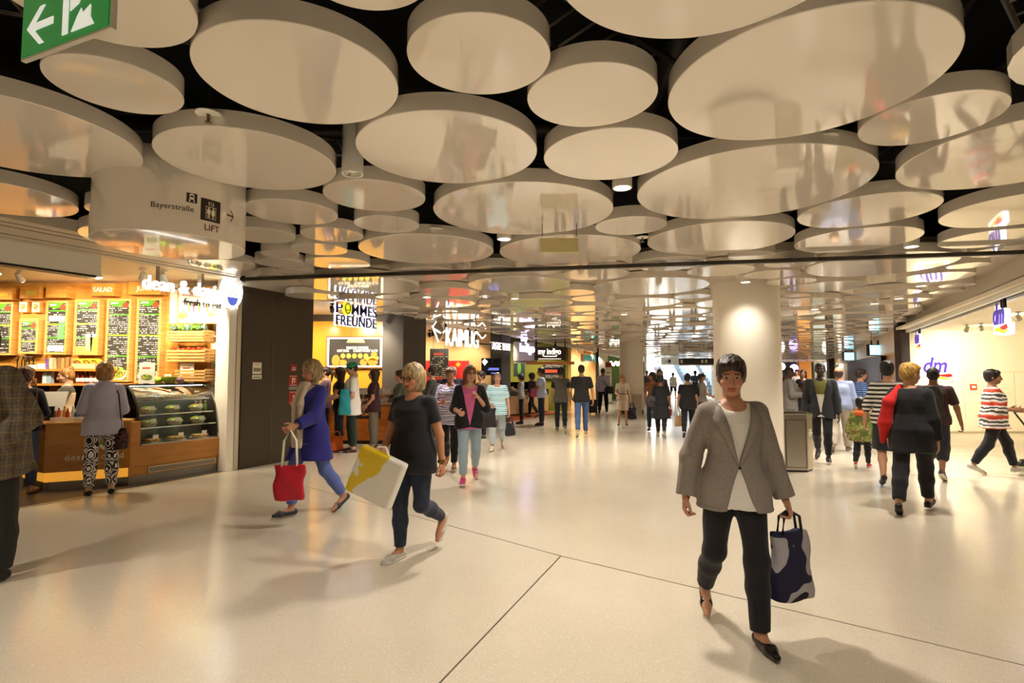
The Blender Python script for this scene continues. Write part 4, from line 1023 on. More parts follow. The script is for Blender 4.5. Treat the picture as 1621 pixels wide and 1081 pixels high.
MB().tube([(lw*.255+lw*.06*math.cos(a), -.05, .36+.105*math.sin(a)) for a in [i/24*2*math.pi for i in range(25)]], .012, 6).build('ring', M_NAVY, t)
MB().tube([(lw*.255+lw*.03*math.cos(a), -.05, .345+.04*math.sin(a)) for a in [math.pi+i/8*math.pi for i in range(9)]], .009, 6).build('smile', M_NAVY, t)
for x in (.2, .8): MB().tube([(lw*x, .01, .45), (lw*x, .01, .62)], .012, 6).build('hanger', M_DKMET, t)
Yw = 13.33
a = at_y(515, 583, Yw); b = at_y(607, 532, Yw); w, h = b.x-a.x, b.z-a.z
t = thing('menu_board', 'wide framed lit menu board with fries pictures on yellow wall', 'menu board', (a.x, Yw, a.z))
M_LITB = mat('lit_border', '#efe8cf', .4, emit=1.0)
MB().box(0, w, .03, .11, 0, h).build('frame', mat('frame_brown', '#8a5a22', .5), t); MB().box(.03, w-.03, .015, .03, .03, h-.03).build('lit_border', M_LITB, t)
MB().box(.08, w-.08, .008, .016, .07, h-.07).build('panel', mat('panel_dark', '#2a241e', .5), t)
M_ORNG = mat('fries_orange', '#d8862c', .6, var=.3, vscale=30, emit=.25); M_FRY = mat('fries_yellow', '#e8c23c', .6, var=.3, vscale=30, emit=.25)
for s, x0, x1, z in (('FRISCHE POMMES', .36, .74, .60), ('HOT DOG', .20, .40, .51), ('CURRYWURST & CO', .48, .90, .51)): fit_text(s, .085, M_LITB, t, w*x0, w*x1, h*z, .006, .001, .002)
MB().plate([(w*.36, h*.80), (w*.68, h*.80), (w*.66, h*.88), (w*.60, h*.91), (w*.44, h*.91), (w*.38, h*.88)], .002, .008).build('ribbon', mat('ribbon_lime', '#d8d67a', .5, emit=.5), t)
for k in range(5): MB().plate(ell(w*(.30+.10*k), h*.385, .055, .06, 16), .002, .008).build('smile_badge', M_FRY, t)
for x, z, rx, rz, m in ((.18, .2, .10, .12, M_ORNG), (.30, .14, .10, .06, M_ORNG), (.66, .15, .09, .07, M_ORNG), (.82, .16, .12, .08, M_ORNG), (.84, .28, .12, .05, M_FRY), (.72, .25, .08, .05, M_FRY), (.84, .40, .08, .04, M_ORNG)):
    MB().plate(ell(w*x, h*z+.03, rx, rz*1.2, 14), .001, .008).build('food_picture', m, t)
ca = at_z(470, 703); cb_ = at_z(668, 703); Yc = ca.y
M_ORW = node_mat('orange_wood', lambda nt, b, oc: ramp(nt, noise_n(nt, oc, 3.0, 5, (1, 1, 8)), [(.3, '#9a5218'), (.7, '#b96a24')], False), .4)
t = thing('sales_counter', 'orange wooden fries counter with steel top behind the queue', 'counter', (ca.x, Yc, 0))
w = cb_.x-ca.x-.5
MB().box(0, w, 0, .6, .08, .86).build('body', M_ORW, t, bevel=.005); MB().box(0, w, .04, .5, 0, .08).build('kick_plate', M_BLKPL, t); MB().box(-.02, w+.02, -.02, .62, .86, .90).build('steel_top', M_STEEL, t)
for k in range(1, 4): MB().box(k*w/4-.004, k*w/4+.004, -.002, .01, .08, .86).build('panel_gap', M_BLKPL, t)
x0 = at_y(561, 640, Yc).x-ca.x; x1 = at_y(603, 640, Yc).x-ca.x
p = thing('poster', 'black poster lettered ORIGINAL POMMES on the fries counter', 'poster', (ca.x+x0, Yc-.012, at_y(561, 662, Yc).z))
h = at_y(561, 635, Yc).z-at_y(561, 662, Yc).z
MB().box(0, x1-x0, 0, .01, 0, h).build('sheet', mat('poster_black', '#1a1513', .5), p)
M_CRT = mat('orange_lettering', '#d08a4a', .5)
for s, z in (('ORIGINAL', .56), ('POMMES', .14)): fit_text(s, .10, M_CRT, p, (x1-x0)*.2, (x1-x0)*.9, h*z, -.003, .001, .002)
for k, px in enumerate((574, 612)):
    q = at_y(px, 640, Yc+.25)
    t = thing('fryer', ('left', 'right')[k] + ' steel fryer with baskets standing on the fries counter', 'fryer', (q.x, Yc+.25, .90))
    MB().box(-.26, .26, 0, .3, 0, .10).build('body', M_STEEL, t)
    for j in range(2):
        f = MB().box(-.22+j*.24, -.02+j*.24, .02, .22, .10, .20).build('basket', M_CHROME, t); MB().tube([(-.12+j*.24, .02, .2), (-.12+j*.24, -.06, .30)], .01, 6).build('handle', M_BLKPL, f)
    MB().box(-.26, .26, .26, .3, .1, .34).build('splash_panel', M_STEEL, t)
for px, py, lab in ((487, 440, 'small lit spot at the soffit above the fries shop'), (526, 490, 'black box spotlight left of the fries shop sign')):
    p = at_y(px, py, 11.0); track_spot((p.x, p.y, min(p.z, 2.9)), (p.x-.3, 13.4, 1.6), lab, LIGHT_SPOT*1.6, M_BLKPL, color=SW)
for k, (x, y) in enumerate(((-4.8, 11.9), (-3.2, 12.3), (-5.8, 12.2))): track_spot((x, y, 2.86), (x-.2, 13.4, 1.5), ('middle', 'right', 'left')[k] + ' spotlight inside the fries shop ceiling', LIGHT_SPOT*1.4, M_BLKPL, color=SW)

# ------------------------------------------------------------------ thai shop
A = at_l(706, 547, .03); B = at_l(757, 551, .03); lw = math.hypot(B.x-A.x, B.y-A.y)
t = thing('shop_sign', 'tall lit white letters on a dark rail over the thai shop', 'shop sign', (A.x, A.y, A.z), ROT_L)
fit_text('KAIMUG', .72, M_SIGNW, t, 0, lw, .0, 0, .02, -.004)
MB().box(-.1, lw+1.6, .03, .06, .12, .16).build('rail', M_DKMET, t)
for x in (.02, lw*.7, lw*.95): MB().box(x, x+.05, .03, .06, .14, .85).build('hanger', M_DKMET, t)
MB().tube([(lw+.05, 0, .4), (lw+.22, 0, .3), (lw+.34, 0, .34), (lw+.46, 0, .42)], .02, 6).build('flourish', M_SIGNW, t)
fit_text('TASTE THAI', .34, M_SIGNW, t, lw+.75, lw+2.1, .0, 0, .015, -.003)
A = at_l(694, 541, .03)
t = thing('logo_sign', 'lit diamond outline logo hanging left of tall white letters', 'shop sign', (A.x, A.y, A.z), ROT_L)
MB().plate([(0, 0), (.30, .30), (0, .62), (-.28, .31)], .012, .03).build('diamond', mat('logo_grey', '#8c7f6c', .4), t)
for pts in (((0, 0), (-.28, .40)), ((0, .62), (-.28, .36), (-.1, .30), (.1, .24)), ((.3, .31), (.22, .25))): MB().tube([(x, 0, z) for x, z in pts], .022, 6).build('lit_line', M_SIGNW, t)
MB().box(-.02, .03, .03, .06, .5, .95).build('hanger', M_DKMET, t)
zr = at_y(720, 571, 17.9).z
MB().box(-4.0, L(17.75)-1.1, 17.90, 17.95, 0, zr).build('red_panel', mat('thai_red', '#b3140f', .4), KW)
for px, py in ((725, 577), (753, 584), (700, 590)):
    p = at_y(px, py, 17.89); MB().plate([(p.x, p.z-.09), (p.x+.09, p.z), (p.x, p.z+.09), (p.x-.09, p.z)], 17.885, 17.9).build('gold_diamond', mat('gold_paint', '#d0952c', .4), KW)
a = at_y(680, 625, 16.6); b = at_y(710, 552, 16.6)
t = thing('chalk_board', 'black chalk menu board with red headings before the red wall', 'menu board', (a.x, 16.6, a.z))
MB().box(0, b.x-a.x, 0, .03, 0, b.z-a.z).build('board', M_BLKPL, t); MB().box(.02, b.x-a.x-.02, -.004, 0, .02, b.z-a.z-.22).build('print', M_CHALK, t)
for z in (.12, .85): MB().box(.12, b.x-a.x-.15, -.006, 0, b.z-a.z-z-.08, b.z-a.z-z).build('heading', M_RED1, t)
MB().tube([(.1, .015, b.z-a.z), (.1, .015, 2.9-a.z)], .006, 5).tube([(b.x-a.x-.1, .015, b.z-a.z), (b.x-a.x-.1, .015, 2.9-a.z)], .006, 5).build('wire', M_DKMET, t)
a = at_y(762, 594, 16.9); b = at_y(793, 567, 16.9); w, h = b.x-a.x, b.z-a.z
t = thing('menu_screen', 'black screen with white diamond and blue text in thai shop', 'screen', (a.x, 16.9, a.z))
MB().box(0, w, 0, .06, 0, h).build('bezel', M_DKMET, t); MB().box(.02, w-.02, -.004, 0, .02, h-.02).build('screen', mat('screen_black', '#0c0d12', .2, emit=.2), t)
MB().plate([(w*.17, h*.55), (w*.34, h*.8), (w*.17, h*.98), (w*.02, h*.8)], -.008, -.004).build('diamond', mat('screen_white', '#cfd6d8', .4, emit=1.2), t)
for z, x0 in ((.38, .38), (.30, .32), (.1, .5)): MB().box(w*x0, w*.9, -.008, -.004, h*z, h*(z+.05)).build('text_line', mat('screen_blue', '#6a78d8', .4, emit=1.5), t)
MB().tube([(w/2, .03, h), (w/2, .03, 2.9-a.z)], .02, 6).build('hanger', M_DKMET, t)
a = at_z(676, 680); b = at_z(770, 672)
t = thing('sales_counter', 'dark thai shop counter behind the walking group', 'counter', (a.x-.6, 16.4, 0))
MB().box(0, 2.3, 0, .6, .08, .95).build('body', mat('counter_dark', '#3b2a20', .45), t); MB().box(-.02, 2.32, -.02, .62, .95, .99).build('worktop', M_STEEL, t); MB().box(0, 2.3, .05, .5, 0, .08).build('kick_plate', M_BLKPL, t)
for k, (x, y) in enumerate(((-2.4, 16.6), (-1.3, 17.0), (-3.2, 16.2))): track_spot((x, y, 2.78), (x-.1, 17.9, 1.6), ('second', 'rightmost', 'leftmost')[k] + ' black spotlight inside the thai shop', LIGHT_SPOT*1.2, M_BLKPL, color=SW)
p = at_y(680, 530, 14.6); track_spot((p.x, p.y, p.z), (p.x-.2, 17.9, 1.5), 'black spotlight beside the diamond logo', LIGHT_SPOT, M_BLKPL, color=SW)

# ------------------------------------------------------------------ curry shop
a = at_y(846, 570, 19.8); b = at_y(896, 549, 19.8); w, h = b.x-a.x, b.z-a.z
t = thing('shop_sign', 'dark board with cream lettering over the curry counter', 'shop sign', (a.x, 19.8, a.z))
MB().box(0, w, 0, .06, 0, h).build('board', mat('sign_brown', '#33241a', .5), t); fit_text('my indigo', .30, mat('lit_cream', '#fff3dc', .4, emit=2.0), t, w*.12, w*.84, h*.45, -.008, .006, .006)
MB().box(w*.3, w*.7, -.006, 0, h*.26, h*.32).build('sub_line', mat('lit_cream', '#fff3dc'), t); MB().box(w*.12, w*.84, -.006, 0, h*.08, h*.11).build('sub_line', mat('lit_cream', '#fff3dc'), t)
MB().box(-.3, w+.3, -.02, .1, -.16, -.05).build('copper_rail', mat('copper_rail', '#a86a34', .35, .5, emit=.15), t)
for x in (.05, w-.05): MB().box(x, x+.04, .06, .1, -.1, 2.85-a.z).build('post', M_DKMET, t)
a = at_y(813, 573, 20.2); b = at_y(847, 541, 20.2)
t = thing('awning_panel', 'cream scalloped panel glowing left of the dark lettered board', 'panel', (a.x, 20.2, a.z))
MB().box(0, b.x-a.x, 0, .05, 0, b.z-a.z).build('panel', M_CREAM, t)
for k in range(10): MB().plate(ell((k+.5)*(b.x-a.x)/10, 0, (b.x-a.x)/21, .05, 10), 0.0, .05).build('scallop', M_CREAM, t)
A = at_l(823, 556, .18); B = at_l(846, 560, .18); lw = math.hypot(B.x-A.x, B.y-A.y)
t = thing('blade_sign', 'lilac glowing hanging letters before the curry shop', 'shop sign', (A.x, A.y, A.z), ROT_L)
fit_text('indigo', .42, mat('lilac_glow', '#d8ccff', .4, emit=3.0), t, 0, lw, 0, 0, .02, .01); fit_text('my', .3, mat('lilac_glow', '#d8ccff'), t, lw*.1, lw*.5, .36, 0, .02, .01)
MB().box(lw*.3, lw*.34, .0, .04, .3, .9).build('hanger', M_DKMET, t)
for k, (py0, py1, m) in enumerate(((576, 583, M_MENU), (584, 591, M_RED1), (592, 600, M_MENU))):
    a = at_y(861, py1, 23.1); b = at_y(893, py0, 23.1); t = thing('menu_screen', ('top', 'middle red', 'lowest')[k] + ' menu panel on the olive wall of the curry shop', 'screen', (a.x, 23.1, a.z))
    MB().box(0, b.x-a.x, 0, .2, 0, b.z-a.z).build('case', M_BLKPL, t); MB().box(.05, b.x-a.x-.05, -.004, 0, .03, b.z-a.z-.03).build('print', m, t)
a = at_y(813, 596, 21.6); b = at_y(831, 570, 21.6)
t = thing('wall_poster', 'dark poster with a green leaf left in the curry shop', 'poster', (a.x, 21.6, a.z)); MB().box(0, b.x-a.x, 0, .05, 0, b.z-a.z).build('sheet', mat('poster_teal', '#22332f', .5), t)
MB().plate(ell((b.x-a.x)*.5, (b.z-a.z)*.5, .07, .26, 16), -.006, 0).build('leaf', M_LEAF, t)
MB().tube([(.1, .02, b.z-a.z), (.1, .02, 2.8-a.z)], .006, 5).build('wire', M_DKMET, t)
a = at_z(806, 659); b = at_z(868, 652.5)
t = thing('sales_counter', 'cream fronted curry counter with dark top on red strip', 'counter', (a.x, a.y, 0), math.atan2(b.y-a.y, b.x-a.x)); w = (b-a).length
MB().box(0, w, .0, .6, .06, .74).build('front', mat('counter_cream', '#e2c493', .5), t); MB().box(0, w, -.02, .62, .74, .92).build('dark_band', mat('counter_grey', '#4a4038', .4), t); MB().box(0, w, -.02, .62, .92, .96).build('worktop', M_STEEL, t); MB().box(0, w, .05, .5, 0, .06).build('kick_plate', M_BLKPL, t)
MB().box(.2, w-.2, .1, .12, .96, 1.25).build('glass_guard', M_GLASS, t)
for k in range(6):
    q = a + (b-a)*(.15+.13*k) + Vector((-.25, .35, .965)); put('food_pan', 'steel food pan on the curry counter', 'pan', MB().box(-.12, .12, -.1, .1, 0, .07), M_STEEL, q, 'food pans on the curry counter', [('food', MB().box(-.1, .1, -.08, .08, .07, .08), (M_BAKE, M_SALAD)[k % 2])])
for k, (x, y) in enumerate(((-.2, 19.7), (.9, 20.5), (1.7, 21.6), (-.8, 21.0))): track_spot((x, y, 2.66), (x-.3, 22.9, 1.0), ('first', 'second', 'third', 'rearmost')[k] + ' black spotlight under the curry shop ceiling', LIGHT_SPOT*1.2, M_BLKPL, color=SW)

# ------------------------------------------------------------------ apricot shop and beyond
a = at_l(921, 571, .05); b = at_l(944, 571, .05); w = math.hypot(b.x-a.x, b.y-a.y)
t = thing('shop_sign', 'hanging sign of red, teal and pink letters at the apricot shop', 'shop sign', (a.x, a.y, a.z), ROT_L)
MB().box(0, w, .03, .06, -.05, .32).build('board', mat('sign_cream', '#efe3c4', .5), t)
for k, (c, s) in enumerate((('#d0583c', 'K'), ('#3f9a86', 'I'), ('#3f9a86', 'N'), ('#3f9a86', 'V'), ('#3f9a86', 'I'), ('#d06a7a', 'N'), ('#3f9a86', 'I'), ('#3f9a86', 'E'))):
    fit_text(s, .34, mat('letter'+c, c, .5, emit=.4), t, w*(.04+.117*k), w*(.04+.117*k+.085), .03, 0, .02, .006)
for x in (.2, .8): MB().box(w*x, w*x+.02, .03, .05, .3, .6).build('hanger', M_DKMET, t)
for k in range(3):
    x, y = (3.0, 25.2) if k == 0 else ((3.8, 25.8) if k == 1 else (2.6, 24.4))
    track_spot((x, y, 2.6), (x-.2, 26.6, 1.4), ('first', 'second', 'third')[k] + ' spotlight washing the apricot wall', LIGHT_SPOT*1.3, color=SW)
a = at_y(958.5, 614, 29.0); b = at_y(968, 573, 29.0)
t = thing('roll_up_banner', 'tall white banner with red head beyond the apricot shop', 'banner', (a.x, 29.0, 0)); w = b.x-a.x
MB().box(0, w, 0, .02, .06, b.z).build('sheet', M_PAPER, t); MB().box(0, w, -.004, 0, b.z-.28, b.z).build('red_head', M_RSIGN, t); MB().box(-.03, w+.03, -.08, .1, 0, .06).build('foot', M_STEEL, t)
for k in range(7): MB().box(w*.2, w*.75, -.004, 0, .5+k*.18, .54+k*.18).build('print_line', M_RSIGN, t)
for k, px in enumerate((967, 971, 975, 978, 981)):
    p = at_y(px, 574+3*(k % 2), 31.5); t = thing('pendant_lamp', 'bright pendant bulb before the green shop, %s from left' % ('first', 'second', 'third', 'fourth', 'fifth')[k], 'lamp', p)
    smooth_auto(MB().ball((0, 0, 0), .09, 14, 10).build('bulb', mat('bulb_glow', '#fff6e0', .4, emit=6.0), t)); MB().tube([(0, 0, .08), (0, 0, 2.72-p.z)], .008, 5).build('cord', M_BLKPL, t)
lamp('green_shop_wash', (4.8, 31.0, 2.5), LIGHT_DOWN*.8)
a = at_y(1000, 655, 20.6); b = at_y(1012, 622, 20.6)
t = thing('info_cabinet', 'pale grey cabinet against the far column', 'cabinet', (COL2[0]-.12, COL2[1]-.82, 0)); MB().box(0, .32, 0, .3, 0, .80).build('body', mat('cabinet_grey', '#c2b9a6', .4), t, bevel=.006); MB().box(.03, .15, -.006, 0, .08, .74).box(.18, .29, -.006, 0, .08, .74).build('door', mat('cabinet_door', '#b3aa97', .4), t); MB().box(-.02, .34, -.02, .3, .80, .83).build('top', M_WHITE, t)

# direction signs before the stairs
a = at_y(1047, 577.5, 33); b = at_y(1075, 565.5, 33)
t = thing('direction_sign', 'pale hanging direction sign with black pictogram before the stairs', 'hanging sign', (a.x, 33, a.z)); w, h = b.x-a.x, b.z-a.z
MB().box(0, w, 0, .12, 0, h).build('box', mat('sign_pale', '#d8d4c6', .4, emit=.2), t); MB().box(w*.38, w*.52, -.006, 0, h*.25, h*.7).build('pictogram', M_PRINT, t); MB().box(w*.2, w*.34, -.006, 0, h*.4, h*.5).build('pictogram', M_PRINT, t)
for x in (.2, .8): MB().tube([(w*x, .06, h), (w*x, .06, 2.7-a.z)], .012, 6).build('hanger', M_DKMET, t)
a = at_y(1075.5, 577, 32.6); b = at_y(1137, 567, 32.6)
t = thing('direction_sign', 'long dark hanging direction sign with white pictograms', 'hanging sign', (a.x, 32.6, a.z)); w, h = b.x-a.x, b.z-a.z
MB().box(0, w, 0, .12, 0, h).build('box', mat('sign_dark', '#39352d', .4), t)
for x in (.03, .56, .66): MB().box(w*x, w*x+.13, -.006, 0, h*.25, h*.75).build('pictogram', M_PRINTW, t)
MB().box(0, w, -.02, .14, -.06, 0).build('rail', M_WHITE, t)
for x in (.1, .9): MB().tube([(w*x, .06, h), (w*x, .06, 2.7-a.z)], .012, 6).build('hanger', M_DKMET, t)

# ------------------------------------------------------------------ drugstore signs
M_DMW = mat('dm_white', '#fbf8ff', .4, emit=2.2); M_DMP = mat('dm_purple', '#4a2f9c', .4, emit=.6); M_DMR = mat('dm_red', '#c8201c', .4, emit=.7); M_DMY = mat('dm_yellow', '#f5c21c', .4, emit=1.0)
ROT_R = math.atan2(-1.0, -0.515)
def dm_sign(p, rz, w, label, hang=None):
    t = thing('shop_sign', label, 'shop sign', p, rz, 'drugstore logo signs'); h = w*.64
    MB().plate([(0, h*.10), (w*.28, h*.04), (w*.62, h*.0), (w*.98, h*.02), (w*1.0, h*.36), (w*.80, h*.42), (w*.80, h*.80), (w*.70, h*.86), (w*.34, h*.86), (w*.33, h*1.0), (w*.18, h*1.0), (w*.16, h*.86), (w*.02, h*.70), (-.02*w, h*.48), (w*.04, h*.32)], 0, .06).build('light_box', M_DMW, t)
    fit_text('dm', w*.62, M_DMP, t, w*.06, w*.76, h*.40, -.008, .006, .011, 'lettering', .25)
    MB().plate([(w*.10, h*.22), (w*.30, h*.30), (w*.52, h*.22), (w*.80, h*.12), (w*.92, h*.18), (w*.92, h*.10), (w*.70, h*.05), (w*.44, h*.12), (w*.22, h*.16)], -.012, 0).build('yellow_wave', M_DMY, t)
    MB().plate([(w*.44, h*.27), (w*.62, h*.31), (w*.86, h*.34), (w*.92, h*.21), (w*.78, h*.16), (w*.62, h*.19)], -.014, 0).build('red_wave', M_DMR, t)
    if hang:
        for x in (.45, .6): MB().box(w*x, w*x+.03, .01, .05, h*.9, hang-p[2]).build('hanger', M_DKMET, t)
    return t
a = at_y(1459, 603, 14.6); b = at_y(1513, 603, 14.6); dm_sign((a.x, 14.6, a.z), 0, b.x-a.x, 'lit logo sign mounted flat on the cream drugstore wall')
p = at_r(1573, 529, .0); dm_sign((p.x, p.y, 2.14), ROT_R, .70, 'near hanging logo sign at the right under the fascia', 2.68)
p = at_r(1449, 552, .0); dm_sign((p.x, p.y, 2.14), ROT_R, .72, 'far hanging logo sign above and left of the wall sign', 2.68)
a = at_y(1536.5, 617, 14.68); b = at_y(1546.5, 608, 14.68); t = thing('fire_alarm_plate', 'small orange red call point on the cream drugstore wall', 'alarm', (a.x, 14.68, a.z)); MB().box(0, b.x-a.x, 0, .02, 0, b.z-a.z).build('plate', mat('orange_red', '#d8502c', .4), t); MB().box((b.x-a.x)*.2, (b.x-a.x)*.8, -.004, 0, (b.z-a.z)*.3, (b.z-a.z)*.7).build('white_field', M_PAPER, t)
for k, (px, py, tx, tz, pw) in enumerate(((1530, 519, 11.6, 1.2, 1.4), (1553, 517, 12.7, 1.4, 2.6), (1612, 500, 14.2, 1.2, 1.6))):
    p = at_z(px, py, 2.66); track_spot((p.x, p.y, 2.66-.04), (tx, 14.7, tz), ('left', 'middle', 'right')[k] + ' ceiling spotlight in the drugstore bay', LIGHT_SPOT*pw, M_STEEL, ang=100, color=(1, .88, .66))
for k, (x, y) in enumerate(((9.3, 7.5), (11.5, 9.5))): lamp('drugstore_downlight', (x, y, 2.7), LIGHT_DOWN, color=(1, .88, .66))
# screens and far shops on the right
for px0, px1, py0, py1, Yq, lab in ((1376, 1398, 545, 563, 19.5, 'near hanging blue advertising screen on the right'), (1336, 1354, 557, 571, 27.0, 'far hanging blue advertising screen on the right')):
    a = at_y(px0, py1, Yq); b = at_y(px1, py0, Yq); w, h = b.x-a.x, b.z-a.z
    t = thing('advertising_screen', lab, 'screen', (a.x, Yq, a.z), .12); MB().box(0, w, 0, .12, 0, h).build('case', M_BLKPL, t)
    MB().box(.03, w-.03, -.006, 0, .03, h-.03).build('screen', mat('lit_cyan', '#8fd8f5', .3, emit=2.4), t); MB().box(.05, w*.45, -.01, -.006, .06, h-.06).build('bright_field', mat('lit_white', '#f4fbff', .3, emit=3.0), t)
    for x in (.25, .75): MB().box(w*x, w*x+.03, .03, .07, h, 2.75-a.z).build('hanger', M_DKMET, t)
for k, (px, py, r, c, e, lab) in enumerate(((1257, 583, .28, '#b79bff', 5, 'violet glowing round lamp in the far shops'), (1237, 580, .25, '#fff6e6', 5, 'white glowing round lamp beside the column edge in far shops'), (1310, 580, .30, '#fff6e6', 4, 'white glowing round lamp in the far shops, middle'), (1336, 580, .30, '#fff6e6', 5, 'white glowing round lamp before the dark bay'))):
    p = at_y(px, py, 38); t = thing('globe_lamp', lab, 'lamp', p); smooth_auto(MB().ball((0, 0, 0), r, 20, 14).build('globe', mat('globe%s' % c, c, .4, emit=e), t)); MB().tube([(0, 0, r), (0, 0, 2.6-p.z+.3)], .02, 6).build('cord', M_BLKPL, t)
struct('wall_violet_shop', MB().box(at_y(1222, 600, 43).x, at_y(1262, 600, 43).x, 43.0, 43.2, 0, 3.0), mat('violet_dark', '#241a3a', .5))
struct('wall_column_yellow_lit', MB().box(at_y(1266, 600, 41).x, at_y(1285, 600, 41).x, 41.0, 41.2, 0, 2.6), mat('yellow_lit_column', '#d88f3c', .5))  # far column; the yellow light falling on it is put into its colour
struct('wall_mint_shop', MB().box(at_y(1290, 600, 42).x, at_y(1340, 600, 42).x, 42.0, 42.2, 0, 2.8), mat('mint_wall', '#c8d4c8', .5))
lamp('far_shop_wash', (20.6, 39.5, 2.3), LIGHT_DOWN*1.6); lamp('far_shop_wash', (23.5, 40, 2.3), LIGHT_DOWN*1.4, color=(.9, .95, 1))
struct('trim_6', MB().box(at_y(1313, 600, 36).x, at_y(1322, 600, 36).x, 36, 36.3, 0, 2.6), mat('olive_post', '#4a3f22', .5))
lamp('bay_downlight', (11.0, 17.5, 2.15), LIGHT_DOWN*.6)

# ------------------------------------------------------------------ stainless litter bin
q = at_z(1243, 747)
t = thing('litter_bin', 'stainless steel litter bin with slanted lid beside the column', 'litter bin', (q.x, q.y, 0), -.10)
BW, BD, BHt = .36, .36, .93
poly = [(0, 0), (BW, 0), (BW+.15, .17), (BW+.15, BD), (0, BD)]
MB().prism(poly, .03, BHt).build('body', M_STEEL, t, bevel=.008); MB().prism([(x*.94+.012, y*.94+.012) for x, y in poly], 0, .03).build('plinth', M_DKMET, t)
MB().box(.03, BW-.03, -.006, .0, .08, BHt-.10).build('front_door', M_STEEL, t, bevel=.003); MB().box(.02, BW-.02, -.003, .0, .07, BHt-.09).build('door_gap', M_DKMET, t)
MB().prism([(-.006, -.006), (BW+.003, -.006), (BW+.158, .168), (BW+.158, BD+.006), (-.006, BD+.006)], lambda x, y: BHt, lambda x, y: BHt+.05-.10*max(0, x-BW)/.15).build('lid', M_CHROME, t, bevel=.004)
em = MB()
for k in range(6):
    a_ = k*math.pi/3; em.tube([(BW+.075+.02*math.cos(a_)*.66, .085+.02*math.cos(a_)*.75-.004, .62+.02*math.sin(a_)), (BW+.075+.075*math.cos(a_)*.66, .085+.075*math.cos(a_)*.75-.004, .62+.075*math.sin(a_))], .009, 5)
em.build('emblem', M_PAPER, t)
